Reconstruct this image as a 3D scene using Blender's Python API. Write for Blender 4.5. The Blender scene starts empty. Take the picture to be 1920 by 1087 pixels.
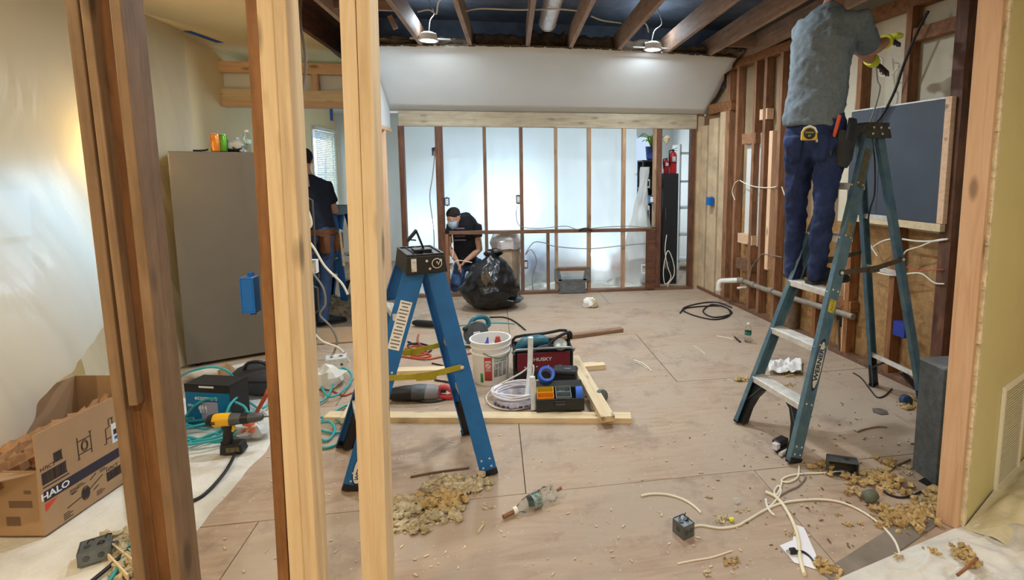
import bpy, bmesh, math, random
from mathutils import Vector as V, Matrix as MX, noise as NZ
random.seed(7)
SC=bpy.context.scene; COL=SC.collection
R=math.radians
def lin(r,g,b):
    f=lambda c:(c/255/12.92) if c<=10 else ((c/255+.055)/1.055)**2.4
    return (f(r),f(g),f(b),1)
# ------------------------------------------------ camera
FOC,CX,CY,EYE=1000.,1100.,436.,1.6
YAW,PIT=math.atan(.139),math.atan(.1176)
FW=V((math.sin(YAW)*math.cos(PIT),math.cos(YAW)*math.cos(PIT),-math.sin(PIT)))
RT=V((math.cos(YAW),-math.sin(YAW),0)); UP=RT.cross(FW)
cam=bpy.data.cameras.new('camera'); co=bpy.data.objects.new('camera',cam); COL.objects.link(co)
co.matrix_world=MX(((RT.x,UP.x,-FW.x,0),(RT.y,UP.y,-FW.y,0),(RT.z,UP.z,-FW.z,EYE),(0,0,0,1)))
cam.sensor_fit='HORIZONTAL'; cam.sensor_width=36; cam.lens=36*FOC/1920
cam.shift_x=-(CX-960)/1920; cam.shift_y=-(543.5-CY)/1920
cam.clip_start=.05; cam.clip_end=200
SC.camera=co
# ------------------------------------------------ world, light, exposure
w=bpy.data.worlds.new('sky'); SC.world=w; w.use_nodes=True
bg=w.node_tree.nodes['Background']; bg.inputs[0].default_value=(.62,.78,1,1); bg.inputs[1].default_value=.7
SC.view_settings.view_transform='Standard'; SC.view_settings.look='None'
SC.view_settings.gamma=1; SC.view_settings.use_curve_mapping=False; SC.view_settings.exposure=.46
def area(name,loc,direction,sx,sy,power,col,disk=False):
    l=bpy.data.lights.new(name,'AREA'); l.shape='DISK' if disk else 'RECTANGLE'; l.size=sx
    if not disk: l.size_y=sy
    l.energy=power; l.color=col
    o=bpy.data.objects.new(name,l); COL.objects.link(o); o.location=loc
    o.rotation_euler=V(direction).to_track_quat('-Z','Y').to_euler(); return o
COOL=(.86,.94,1.0); NEUT=(1.0,.95,.87)
# ceiling downlights: two in view, the others carry the row on; the warm last one is added fill
LAMPS=[(-.78,5.50,24,COOL),(1.47,5.58,24,COOL),(-.75,3.5,17,COOL),(1.15,3.75,22,COOL),(.35,1.5,8,NEUT),(-.3,-.4,23,NEUT),(1.9,-.4,25,NEUT),(-2.3,.9,25,(1,.80,.50))]
for i in (0,1):
    l=bpy.data.lights.new('attic_fill','POINT'); l.energy=3.2; l.color=(.75,.88,1); l.shadow_soft_size=.05; o=bpy.data.objects.new('attic_fill',l); COL.objects.link(o); o.location=(LAMPS[i][0],LAMPS[i][1]-.02,3.02)  # point lights added above the cans to lift the dark attic
for i,(x,y,e,c) in enumerate(LAMPS): area('downlight_and_fill',(x,y,2.80),(0,0,-1),.13,.13,e,c,True)
# daylight through the windows of the rear room and of the outer wall
area('daylight_rear_a',(-.2,9.5,1.25),(0,-1,-.05),1.6,1.1,14,(.60,.82,1))
area('daylight_rear_b',(1.9,9.5,1.4),(0,-1,-.1),1.3,1.3,15,(.8,.93,1))
area('daylight_side_a',(-3.12,3.58,1.15),(1,0,-.05),.7,.65,3.2,(.50,.75,1))
area('daylight_side_b',(-3.12,9.05,1.5),(1,0,-.1),.9,1.2,12,(.8,.92,1))
# ------------------------------------------------ pixel -> place
def ray(px,py): return FW+RT*((px-CX)/FOC)+UP*((CY-py)/FOC)
def G(px,py,z=0.):
    d=ray(px,py); t=(z-EYE)/d.z; return V((d.x*t,d.y*t,z))
def AY(px,py,Y):
    d=ray(px,py); t=Y/d.y; return V((d.x*t,Y,EYE+d.z*t))
def AX(px,py,X):
    d=ray(px,py); t=X/d.x; return V((X,d.y*t,EYE+d.z*t))
# ------------------------------------------------ mesh builder
def frame_of(t,hint=None):
    t=t.normalized()
    h=V(hint) if hint is not None else (V((0,0,1)) if abs(t.z)<.9 else V((1,0,0)))
    a=h-t*h.dot(t)
    if a.length<1e-5:
        h=V((0,1,0)); a=h-t*h.dot(t)
    a.normalize(); return a,t.cross(a)
def crom(P,k=5,closed=False):
    P=[V(p) for p in P]; n=len(P)
    if n<3 or k<2: return P
    o=[]
    for i in range(n if closed else n-1):
        g=(lambda j:P[j%n]) if closed else (lambda j:P[max(0,min(n-1,j))])
        a,b,c,d=g(i-1),g(i),g(i+1),g(i+2)
        for s in range(k):
            t=s/k
            o.append(.5*((2*b)+(c-a)*t+(2*a-5*b+4*c-d)*t*t+(3*b-a-3*c+d)*t**3))
    if not closed: o.append(P[-1])
    return o
class M:
    def __init__(s): s.v=[];s.f=[];s.m=[]
    def add(s,vs,fs,mi=0):
        k=len(s.v); s.v+=[V(v) for v in vs]; s.f+=[[i+k for i in f] for f in fs]; s.m+=[mi]*len(fs); return s
    def hexa(s,c8,mi=0):
        return s.add(c8,[(0,3,2,1),(4,5,6,7),(0,1,5,4),(1,2,6,5),(2,3,7,6),(3,0,4,7)],mi)
    def box(s,x0,x1,y0,y1,z0,z1,mi=0,mat=None):
        c=[(x0,y0,z0),(x1,y0,z0),(x1,y1,z0),(x0,y1,z0),(x0,y0,z1),(x1,y0,z1),(x1,y1,z1),(x0,y1,z1)]
        if mat is not None: c=[mat@V(q) for q in c]
        return s.hexa(c,mi)
    def beam(s,p0,p1,w,t,hint=None,mi=0,taper=1):
        p0,p1=V(p0),V(p1); a,b=frame_of(p1-p0,hint); a=a*w/2; b=b*t/2; A=a*taper;B=b*taper
        return s.hexa([p0-a-b,p0+a-b,p0+a+b,p0-a+b,p1-A-B,p1+A-B,p1+A+B,p1-A+B],mi)
    def tube(s,pts,r,n=8,k=1,cap=True,mi=0,closed=False):
        if k>1:
            if isinstance(r,(list,tuple)):
                rr=crom([V((q,0,0)) for q in r],k,closed); r=[q.x for q in rr]
            pts=crom(pts,k,closed)
        pts=[V(p) for p in pts]; N=len(pts); rs=r if isinstance(r,(list,tuple)) else [r]*N
        b0=len(s.v); a=None
        for i,p in enumerate(pts):
            t=(pts[(i+1)%N]-pts[i-1]) if closed else (pts[min(N-1,i+1)]-pts[max(0,i-1)])
            if t.length<1e-9: t=V((0,0,1))
            t.normalize()
            if a is None: a,_=frame_of(t)
            else:
                a=a-t*a.dot(t)
                if a.length<1e-6: a,_=frame_of(t)
                a.normalize()
            b=t.cross(a)
            for j in range(n):
                q=2*math.pi*j/n; s.v.append(p+(a*math.cos(q)+b*math.sin(q))*rs[i])
        for i in range(N if closed else N-1):
            i2=(i+1)%N
            for j in range(n):
                s.f.append([b0+i*n+j,b0+i*n+(j+1)%n,b0+i2*n+(j+1)%n,b0+i2*n+j]); s.m.append(mi)
        if cap and not closed:
            s.f.append([b0+j for j in range(n)][::-1]); s.f.append([b0+(N-1)*n+j for j in range(n)]); s.m+=[mi,mi]
        return s
    def etube(s,secs,side,n=16,mi=0):
        # secs: (point, half width along side, half depth)
        P=[V(q[0]) for q in secs]; N=len(P); b0=len(s.v)
        for i,p in enumerate(P):
            t=(P[min(N-1,i+1)]-P[max(0,i-1)]).normalized(); a,b=frame_of(t,side)
            for j in range(n):
                q=2*math.pi*j/n; s.v.append(p+a*math.cos(q)*secs[i][1]+b*math.sin(q)*secs[i][2])
        for i in range(N-1):
            for j in range(n): s.f.append([b0+i*n+j,b0+i*n+(j+1)%n,b0+(i+1)*n+(j+1)%n,b0+(i+1)*n+j]); s.m.append(mi)
        s.f.append([b0+j for j in range(n)][::-1]); s.f.append([b0+(N-1)*n+j for j in range(n)]); s.m+=[mi,mi]
        return s
    def lathe(s,prof,n=24,mat=None,mi=0):
        b0=len(s.v); N=len(prof)
        for r,z in prof:
            for j in range(n):
                q=2*math.pi*j/n; p=V((r*math.cos(q),r*math.sin(q),z)); s.v.append(mat@p if mat is not None else p)
        for i in range(N-1):
            for j in range(n): s.f.append([b0+i*n+j,b0+i*n+(j+1)%n,b0+(i+1)*n+(j+1)%n,b0+(i+1)*n+j]); s.m.append(mi)
        if prof[0]!=prof[-1]: s.f.append([b0+j for j in range(n)][::-1]); s.f.append([b0+(N-1)*n+j for j in range(n)]); s.m+=[mi,mi]
        return s
    def ball(s,c,r,n=12,mi=0,mat=None):
        c=V(c); rx,ry,rz=r if isinstance(r,(tuple,list)) else (r,r,r); h=n//2; b0=len(s.v)
        f=lambda p:c+(mat@p if mat is not None else p)
        s.v.append(f(V((0,0,-rz))))
        for i in range(1,h):
            a=-math.pi/2+math.pi*i/h
            for j in range(n):
                q=2*math.pi*j/n; s.v.append(f(V((rx*math.cos(a)*math.cos(q),ry*math.cos(a)*math.sin(q),rz*math.sin(a)))))
        s.v.append(f(V((0,0,rz)))); T=len(s.v)-1
        for j in range(n):
            s.f.append([b0,b0+1+(j+1)%n,b0+1+j]); s.m.append(mi)
            for i in range(h-2):
                u=b0+1+i*n; s.f.append([u+j,u+(j+1)%n,u+n+(j+1)%n,u+n+j]); s.m.append(mi)
            u=b0+1+(h-2)*n; s.f.append([u+j,u+(j+1)%n,T]); s.m.append(mi)
        return s
    def prism(s,poly,z0,z1,mat=None,mi=0):
        n=len(poly); f=lambda p:(mat@V(p) if mat is not None else V(p))
        vs=[f((x,y,z0)) for x,y in poly]+[f((x,y,z1)) for x,y in poly]
        fs=[list(range(n))[::-1],list(range(n,2*n))]+[[i,(i+1)%n,n+(i+1)%n,n+i] for i in range(n)]
        return s.add(vs,fs,mi)
    def grid(s,fn,nu,nv,mi=0):
        vs=[fn(i/nu,j/nv) for j in range(nv+1) for i in range(nu+1)]
        fs=[(j*(nu+1)+i,j*(nu+1)+i+1,(j+1)*(nu+1)+i+1,(j+1)*(nu+1)+i) for j in range(nv) for i in range(nu)]
        return s.add(vs,fs,mi)
WM={}
def setw(o,wm,parent=None):
    o.matrix_basis=wm
    if parent is not None: o.parent=parent; o.matrix_parent_inverse=WM[parent.name].inverted()
    WM[o.name]=wm
def T(o,label=None,cat=None,group=None,kind=None):
    for k,x in (('label',label),('category',cat),('group',group),('kind',kind)):
        if x: o[k]=x
    return o
def E(name,loc,label=None,cat=None,group=None,kind=None):
    o=bpy.data.objects.new(name,None); COL.objects.link(o); o.empty_display_size=.05
    setw(o,MX.Translation(V(loc))); return T(o,label,cat,group,kind)
def obj(name,m,ma,parent=None,smooth=35,bevel=0,frame=None,solid=0,sub=0,recalc=True):
    me=bpy.data.meshes.new(name); vs=m.v
    if frame is None:
        lo=[min(q[i] for q in vs) for i in range(3)]; hi=[max(q[i] for q in vs) for i in range(3)]
        c=V(((lo[0]+hi[0])/2,(lo[1]+hi[1])/2,lo[2])); frame=MX.Translation(c); vs=[q-c for q in vs]
    me.from_pydata([tuple(q) for q in vs],[],m.f)
    for x in (ma if isinstance(ma,(list,tuple)) else [ma]): me.materials.append(x)
    if any(m.m): me.polygons.foreach_set('material_index',m.m)
    if recalc:
        b=bmesh.new(); b.from_mesh(me); bmesh.ops.recalc_face_normals(b,faces=b.faces); b.to_mesh(me); b.free()
    if smooth:
        me.polygons.foreach_set('use_smooth',[True]*len(me.polygons)); me.set_sharp_from_angle(angle=R(smooth))
    me.update()
    o=bpy.data.objects.new(name,me); COL.objects.link(o); setw(o,frame,parent)
    if name in STUFF: o['kind']='stuff'
    if solid:
        q=o.modifiers.new('solid','SOLIDIFY'); q.thickness=solid; q.offset=0
    if bevel:
        q=o.modifiers.new('bevel','BEVEL'); q.width=bevel; q.segments=2; q.limit_method='ANGLE'; q.angle_limit=R(40)
    if sub:
        q=o.modifiers.new('sub','SUBSURF'); q.levels=sub; q.render_levels=sub
    return o
STUFF=set('screw_lug socket_slot knockout wire_end end_print barcode fine_print line_drawing bulb_picture vent_slot window_muntin rivet tread_rib sticker_print paint_spatter'.split())
def board(name,p0,p1,w,t,ma,parent=None,hint=None,bevel=.0015):
    """a length of timber: local X runs along the grain, w across, t thick"""
    p0,p1=V(p0),V(p1); x=(p1-p0).normalized(); a,_=frame_of(x,hint); b=x.cross(a); L=(p1-p0).length
    fr=MX(((x.x,a.x,b.x,p0.x),(x.y,a.y,b.y,p0.y),(x.z,a.z,b.z,p0.z),(0,0,0,1)))
    return obj(name,M().box(0,L,-w/2,w/2,-t/2,t/2),ma,parent,smooth=0,bevel=bevel,frame=fr)
def kids(o): return [c for c in bpy.data.objects if c.parent==o]
def copy_tree(o,wm=None,parent=None,label=None,group=None,_map=None):
    if _map is None:
        _map={}
        for c in bpy.data.objects:
            if c.parent: _map.setdefault(c.parent.name,[]).append(c)
    c=o.copy(); COL.objects.link(c)
    if parent is None: c.matrix_basis=wm; WM[c.name]=wm
    else:
        pi=o.matrix_parent_inverse.copy(); c.parent=parent; c.matrix_parent_inverse=pi; WM[c.name]=WM[parent.name]@c.matrix_parent_inverse@c.matrix_basis
    if label: c['label']=label
    if group: c['group']=group
    for ch in _map.get(o.name,[]): copy_tree(ch,None,c,None,None,_map)
    return c
def text(body,size,o,right,up,ma,parent,name='lettering',ext=.0005,shear=0,bold=0,sx=1):
    cu=bpy.data.curves.new(name,'FONT'); cu.body=body; cu.size=size; cu.align_x='CENTER'; cu.align_y='CENTER'; cu.extrude=ext; cu.shear=shear; cu.offset=bold; cu.resolution_u=2
    t=bpy.data.objects.new('t',cu); me=bpy.data.meshes.new_from_object(t); bpy.data.objects.remove(t); bpy.data.curves.remove(cu)
    me.name=name; me.materials.clear(); me.materials.append(ma)
    for q in me.vertices: q.co.x*=sx
    r=V(right).normalized(); u=V(up); u=(u-r*u.dot(r)).normalized(); n=r.cross(u)
    fr=MX(((r.x,u.x,n.x,o[0]),(r.y,u.y,n.y,o[1]),(r.z,u.z,n.z,o[2]),(0,0,0,1)))
    ob=bpy.data.objects.new(name,me); COL.objects.link(ob); setw(ob,fr,parent); return ob
def frame4(o,x,z):
    x=V(x).normalized(); z=V(z); z=(z-x*z.dot(x)).normalized(); y=z.cross(x)
    return MX(((x.x,y.x,z.x,o[0]),(x.y,y.y,z.y,o[1]),(x.z,y.z,z.z,o[2]),(0,0,0,1)))
def nz(x,y,z=0,s=1.): return NZ.noise(V((x*s,y*s,z*s)))
# ------------------------------------------------ materials
def nodes(name):
    m=bpy.data.materials.new(name); m.use_nodes=True; t=m.node_tree; return m,t,t.nodes['Principled BSDF']
def nn(t,kind,**kw):
    n=t.nodes.new(kind)
    for k,x in kw.items():
        if k.startswith('_'): n.inputs[k[1:].replace('_',' ')].default_value=x
        else: setattr(n,k,x)
    return n
def ramp(t,stops):
    n=t.nodes.new('ShaderNodeValToRGB'); e=n.color_ramp.elements
    e[0].position,e[0].color=stops[0]; e[1].position,e[1].color=stops[-1]
    for p,c in stops[1:-1]:
        q=e.new(p); q.color=c
    return n
def coords(t,scale=(1,1,1),rnd=True):
    tc=nn(t,'ShaderNodeTexCoord'); mp=nn(t,'ShaderNodeMapping'); mp.inputs['Scale'].default_value=scale
    t.links.new(tc.outputs['Object'],mp.inputs['Vector'])
    if rnd:
        oi=nn(t,'ShaderNodeObjectInfo'); mu=nn(t,'ShaderNodeMath',operation='MULTIPLY'); mu.inputs[1].default_value=37.
        t.links.new(oi.outputs['Random'],mu.inputs[0]); t.links.new(mu.outputs[0],mp.inputs['Location'])
    return mp.outputs['Vector']
def mul(c,k): return (min(1,c[0]*k),min(1,c[1]*k),min(1,c[2]*k),1)
def mat(name,rgb,rough=.6,metal=0.,var=.12,vs=6,bump=0.,bs=60,stretch=(1,1,1),coat=0.,spec=.5,rgb2=None,trans=0.,ior=1.45,thr=None,emit=0,detail=5):
    m,t,b=nodes(name); c=lin(*rgb); L=t.links.new
    b.inputs['Roughness'].default_value=rough; b.inputs['Metallic'].default_value=metal; b.inputs['Specular IOR Level'].default_value=spec
    b.inputs['Coat Weight'].default_value=coat; b.inputs['Transmission Weight'].default_value=trans; b.inputs['IOR'].default_value=ior
    v=coords(t,stretch)
    if var>0 or rgb2:
        n=nn(t,'ShaderNodeTexNoise',_Scale=vs,_Detail=detail,_Roughness=.6); L(v,n.inputs['Vector'])
        a,bb=thr or (.3,.7)
        r=ramp(t,[(a,mul(c,1-var)),(bb,lin(*rgb2) if rgb2 else mul(c,1+var))]); L(n.outputs['Fac'],r.inputs['Fac']); L(r.outputs['Color'],b.inputs['Base Color'])
    else: b.inputs['Base Color'].default_value=c
    if bump:
        n2=nn(t,'ShaderNodeTexNoise',_Scale=bs,_Detail=4); L(v,n2.inputs['Vector'])
        bp=nn(t,'ShaderNodeBump',_Strength=bump,_Distance=.01); L(n2.outputs['Fac'],bp.inputs['Height']); L(bp.outputs['Normal'],b.inputs['Normal'])
    if emit: b.inputs['Emission Color'].default_value=c; b.inputs['Emission Strength'].default_value=emit
    return m
def wood(name,light,dark,rough=.65,knots=.8,dirt=0.,gs=1.):
    m,t,b=nodes(name); L=t.links.new; v=coords(t,(1.1*gs,16*gs,16*gs)); b.inputs['Roughness'].default_value=rough
    n=nn(t,'ShaderNodeTexNoise',_Scale=2.2,_Detail=7,_Roughness=.62,_Distortion=.6); L(v,n.inputs['Vector'])
    r=ramp(t,[(.28,lin(*dark)),(.5,mul(lin(*[(a+c)/2 for a,c in zip(light,dark)]),1.05)),(.72,lin(*light))]); L(n.outputs['Fac'],r.inputs['Fac'])
    out=r.outputs['Color']
    # board to board tone
    oi=nn(t,'ShaderNodeObjectInfo'); hs=nn(t,'ShaderNodeHueSaturation'); mr=nn(t,'ShaderNodeMapRange'); mr.inputs['To Min'].default_value=.86; mr.inputs['To Max'].default_value=1.1
    L(oi.outputs['Random'],mr.inputs['Value']); L(mr.outputs[0],hs.inputs['Value']); L(out,hs.inputs['Color']); out=hs.outputs['Color']
    if knots:
        v2=coords(t,(3.0,9,9)); vo=nn(t,'ShaderNodeTexVoronoi',_Scale=1.0); L(v2,vo.inputs['Vector'])
        rk=ramp(t,[(.09,(1,1,1,1)),(.2,(0,0,0,1))]); L(vo.outputs['Distance'],rk.inputs['Fac'])
        mk=nn(t,'ShaderNodeMixRGB'); mk.inputs['Color2'].default_value=mul(lin(*dark),.35); k=nn(t,'ShaderNodeMath',operation='MULTIPLY'); k.inputs[1].default_value=knots
        L(rk.outputs['Color'],k.inputs[0]); L(k.outputs[0],mk.inputs['Fac']); L(out,mk.inputs['Color1']); out=mk.outputs['Color']
    if dirt:
        v3=coords(t,(2,4,4)); nd=nn(t,'ShaderNodeTexNoise',_Scale=3,_Detail=6,_Roughness=.7); L(v3,nd.inputs['Vector'])
        rd=ramp(t,[(.42,(0,0,0,1)),(.66,(dirt,dirt,dirt,1))]); L(nd.outputs['Fac'],rd.inputs['Fac'])
        md=nn(t,'ShaderNodeMixRGB'); md.inputs['Color2'].default_value=mul(lin(*dark),.4); L(rd.outputs['Color'],md.inputs['Fac']); L(out,md.inputs['Color1']); out=md.outputs['Color']
    L(out,b.inputs['Base Color'])
    bp=nn(t,'ShaderNodeBump',_Strength=.25,_Distance=.004); L(n.outputs['Fac'],bp.inputs['Height']); L(bp.outputs['Normal'],b.inputs['Normal'])
    return m
def film(name,rgb,clear=.12,milk=.6):
    """thin plastic film: light passes, scattered"""
    m,t,b=nodes(name); L=t.links.new; out=t.nodes['Material Output']; c=lin(*rgb)
    b.inputs['Base Color'].default_value=c; b.inputs['Roughness'].default_value=.28; b.inputs['Specular IOR Level'].default_value=.5
    tr=nn(t,'ShaderNodeBsdfTranslucent'); tr.inputs[0].default_value=c
    cl=nn(t,'ShaderNodeBsdfTransparent'); cl.inputs[0].default_value=(1,1,1,1)
    a=nn(t,'ShaderNodeMixShader'); a.inputs[0].default_value=milk; L(b.outputs[0],a.inputs[1]); L(tr.outputs[0],a.inputs[2])
    e=nn(t,'ShaderNodeMixShader'); e.inputs[0].default_value=clear; L(a.outputs[0],e.inputs[1]); L(cl.outputs[0],e.inputs[2])
    v=coords(t,(1,1,.35),False); n=nn(t,'ShaderNodeTexNoise',_Scale=4.5,_Detail=6,_Distortion=1.2); L(v,n.inputs['Vector'])
    bp=nn(t,'ShaderNodeBump',_Strength=.35,_Distance=.03); L(n.outputs['Fac'],bp.inputs['Height']); L(bp.outputs['Normal'],b.inputs['Normal'])
    L(e.outputs[0],out.inputs['Surface']); return m
PINE=wood('pine_new',(230,212,176),(204,178,136))
PINEP=wood('pine_pink',(232,198,162),(206,164,130))
DOUG=wood('fir_brown',(166,114,68),(112,70,38),knots=.6,dirt=.5)
DOUGD=wood('fir_dark',(126,82,58),(76,46,30),knots=.5,dirt=.6)
REDW=wood('redwood_stud',(172,124,88),(116,80,56),knots=.5,dirt=.35)
STUDB=wood('stud_weathered',(150,112,84),(96,66,48),knots=.5,dirt=.4)
HEAD=wood('header_dusty',(190,178,154),(154,140,114),knots=.5,dirt=.25)
JOIST=wood('joist',(184,152,128),(136,108,90),knots=.3,dirt=.4)
SHEATH=wood('sheathing',(188,150,100),(140,104,62),knots=.2,dirt=.3,gs=.6)
GREYW=wood('board_grey_brown',(160,128,100),(116,86,64),knots=.3,dirt=.3)
DARKW=mat('attic_deck',(104,116,132),.9,var=.35,vs=3,bump=.4,bs=15)
WHITE=mat('drywall_white',(220,225,227),.85,var=.03,vs=2,bump=.05,bs=120)
CREAM=mat('plaster_cream',(240,220,174),.85,var=.04,vs=2)
ROOMW=mat('rear_room_white',(232,234,232),.9,var=.02)
OLIVE=mat('paint_olive',(212,206,154),.75,var=.04,vs=3,bump=.05,bs=150)
GYPS=mat('gypsum_edge',(222,212,180),.95,var=.25,vs=30,bump=.6,bs=60)
FOAM=mat('wallboard_tan',(192,170,138),.9,var=.24,vs=5,bump=.5,bs=22,detail=8)
BLACKP=mat('black_plastic',(26,27,29),.45,var=.2)
GREYM=mat('grey_metal_box',(120,126,128),.45,.7,var=.25,vs=14,bump=.1)
DKGREY=mat('dark_grey_metal',(84,90,94),.5,.5,var=.25,vs=20,bump=.15)
FRIDGE=mat('fridge_grey',(122,116,106),.45,.25,var=.03,bump=.06,bs=400)
FRIDGED=mat('fridge_door',(92,88,82),.4,.3,var=.04)
LBLUE=mat('fibreglass_blue',(26,102,172),.42,var=.12,vs=9)
LTEAL=mat('fibreglass_worn',(66,110,138),.55,var=.3,vs=11,rgb2=(98,122,128),bump=.15,bs=40)
ALU=mat('aluminium_worn',(212,210,204),.45,.15,var=.22,vs=16,bump=.1)
BOXBLUE=mat('outlet_blue',(18,104,186),.45,var=.1)
BOXNAVY=mat('outlet_navy',(36,58,150),.45,var=.15)
WPLAST=mat('white_plastic',(232,232,228),.4,var=.05)
CABLEW=mat('cable_white',(224,218,200),.5,var=.08)
CABLEG=mat('cable_grey',(130,126,118),.55,var=.15)
CABLEK=mat('cable_black',(30,29,30),.5,var=.1)
CABLER=mat('cable_orange_red',(176,78,52),.5,var=.15)
HOSE=mat('hose_teal',(52,156,160),.4,var=.12)
TAPEB=mat('painters_tape',(40,96,196),.6,var=.08)
PAPER=mat('paper_white',(230,230,236),.8,var=.06,vs=4)
CANVAS=mat('drop_cloth',(206,202,190),.95,var=.14,vs=4,bump=.5,bs=40,rgb2=(224,222,214))
CARD=mat('cardboard',(172,140,106),.85,var=.06,vs=5,bump=.1,bs=90)
CARDD=mat('cardboard_inside',(150,112,78),.9,var=.1)
INK=mat('box_ink',(58,50,52),.8,var=0)
REDINK=mat('box_red',(206,72,50),.8,var=0)
STICK=mat('sticker_white',(226,230,232),.5,var=.03)
FILM=film('plastic_film',(236,236,230),.03,.66); FILMB=film('plastic_film_rear',(238,242,240),.10,.66); FILMW=film('plastic_wrap',(232,236,234),.05,.35)
INSUL=mat('insulation_yellow',(184,150,94),1,var=.3,vs=26,bump=1,bs=70,rgb2=(214,188,136))
INSULG=mat('insulation_straw',(186,170,136),1,var=.3,vs=26,bump=1,bs=70,rgb2=(218,206,174))
GLASSP=mat('clear_plastic',(240,246,246),.08,var=0,trans=1.,ior=1.2)
FOIL=mat('foil',(226,226,230),.32,.35,var=.1,vs=14,bump=1,bs=18)
def floor_mat():
    m,t,b=nodes('plywood_floor'); L=t.links.new; b.inputs['Roughness'].default_value=.72
    v=coords(t,(1.4,10,10)); n=nn(t,'ShaderNodeTexNoise',_Scale=1.6,_Detail=8,_Roughness=.62,_Distortion=1.4); L(v,n.inputs['Vector'])
    r=ramp(t,[(.3,lin(146,118,96)),(.52,lin(172,146,122)),(.75,lin(188,164,140))]); L(n.outputs['Fac'],r.inputs['Fac'])
    v2=coords(t,(1,1,1)); d=nn(t,'ShaderNodeTexNoise',_Scale=1.5,_Detail=7,_Roughness=.65); L(v2,d.inputs['Vector'])
    rd=ramp(t,[(.36,(.1,.1,.1,1)),(.56,(.92,.92,.92,1))]); L(d.outputs['Fac'],rd.inputs['Fac'])
    mx=nn(t,'ShaderNodeMixRGB'); mx.inputs['Color2'].default_value=lin(172,154,134); L(rd.outputs['Color'],mx.inputs['Fac']); L(r.outputs['Color'],mx.inputs['Color1'])
    s=nn(t,'ShaderNodeTexNoise',_Scale=2.6,_Detail=7,_Roughness=.72); L(v2,s.inputs['Vector'])
    rs=ramp(t,[(.54,(0,0,0,1)),(.70,(.62,.62,.62,1))]); L(s.outputs['Fac'],rs.inputs['Fac'])
    m2=nn(t,'ShaderNodeMixRGB'); m2.inputs['Color2'].default_value=lin(116,98,88); L(rs.outputs['Color'],m2.inputs['Fac']); L(mx.outputs['Color'],m2.inputs['Color1'])
    sp=nn(t,'ShaderNodeTexNoise',_Scale=55,_Detail=2); L(v2,sp.inputs['Vector']); rp=ramp(t,[(.68,(0,0,0,1)),(.74,(.6,.6,.6,1))]); L(sp.outputs['Fac'],rp.inputs['Fac'])
    m3=nn(t,'ShaderNodeMixRGB'); m3.inputs['Color2'].default_value=lin(216,204,190); L(rp.outputs['Color'],m3.inputs['Fac']); L(m2.outputs['Color'],m3.inputs['Color1'])
    L(m3.outputs['Color'],b.inputs['Base Color'])
    bp=nn(t,'ShaderNodeBump',_Strength=.12,_Distance=.005); L(n.outputs['Fac'],bp.inputs['Height']); L(bp.outputs['Normal'],b.inputs['Normal'])
    return m
FLOOR=floor_mat()
# ================================================= STRUCTURE
XL=-2.95                       # face of the outer (left) wall
YB=6.80                        # face of the rear stud wall
ZC=2.85                        # ceiling / underside of joists
# ---- floor: subfloor slab with plywood sheets laid on it
fl=T(obj('floor',M().box(-3.3,4.2,-2.2,9.8,-.12,-.02),mat('subfloor',(90,74,62),.9)),kind='structure')
th=R(2.0); RZ=MX.Rotation(th,4,'Z')
rows=[-2.36,-1.14,.08,1.30,2.50,3.72,4.94,6.16,7.38,8.60,9.8]
for i in range(len(rows)-1):
    x=-3.25+(0 if i%2 else -1.22)-.28
    while x<4.2:
        x0,x1=max(x,-3.28),min(x+2.44,4.15)
        if x1-x0>.1:
            dz=random.uniform(-.0012,.0012)
            fr=MX.Translation((0,0,0))@RZ@MX.Translation(((x0+x1)/2,(rows[i]+rows[i+1])/2,-.0095+dz))
            hx,hy=(x1-x0)/2-.002,(rows[i+1]-rows[i])/2-.002
            obj('plywood_sheet',M().box(-hx,hx,-hy,hy,-.009,.0095),FLOOR,fl,smooth=0,bevel=.002,frame=fr)
        x+=2.44
# ---- outer wall on the left with two windows
def wall_with_holes(name,axis,c0,c1,a0,a1,z0,z1,holes,ma,parent=None):
    m=M(); hs=sorted(holes); cuts=[a0]
    def put(u0,u1,v0,v1):
        if u1-u0<1e-4 or v1-v0<1e-4: return
        if axis=='X': m.box(c0,c1,u0,u1,v0,v1)
        else: m.box(u0,u1,c0,c1,v0,v1)
    p=a0
    for u0,u1,v0,v1 in hs:
        put(p,u0,z0,z1); put(u0,u1,z0,v0); put(u0,u1,v1,z1); p=u1
    put(p,a1,z0,z1)
    return obj(name,m,ma,parent,smooth=0)
wl=T(wall_with_holes('wall_left','X',XL-.12,XL,-2.2,9.8,0,3.35,[(3.2,3.95,.85,1.5),(8.58,9.5,.85,2.2)],CREAM),kind='structure')
def window(name,x,y0,y1,z0,z1):
    w_=T(E(name,(x,(y0+y1)/2,z0)),kind='structure')
    m=M()
    for a in ((y0-.05,y0,z0-.05,z1+.05),(y1,y1+.05,z0-.05,z1+.05),(y0,y1,z1,z1+.05),(y0,y1,z0-.05,z0)): m.box(x-.02,x+.012,*a)
    m.box(x-.09,x-.05,y0,y1,(z0+z1)/2-.02,(z0+z1)/2+.02)
    obj('window_frame',m,WPLAST,w_,smooth=0,bevel=.003)
    obj('window_pane',M().box(x-.075,x-.07,y0,y1,z0,z1),mat('pane',(240,248,250),.02,var=0,trans=1,ior=1.02),w_,smooth=0)
    return w_
window('window_1',XL,3.2,3.95,.85,1.5); w2=window('window_2',XL,8.58,9.5,.85,2.2)
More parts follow.
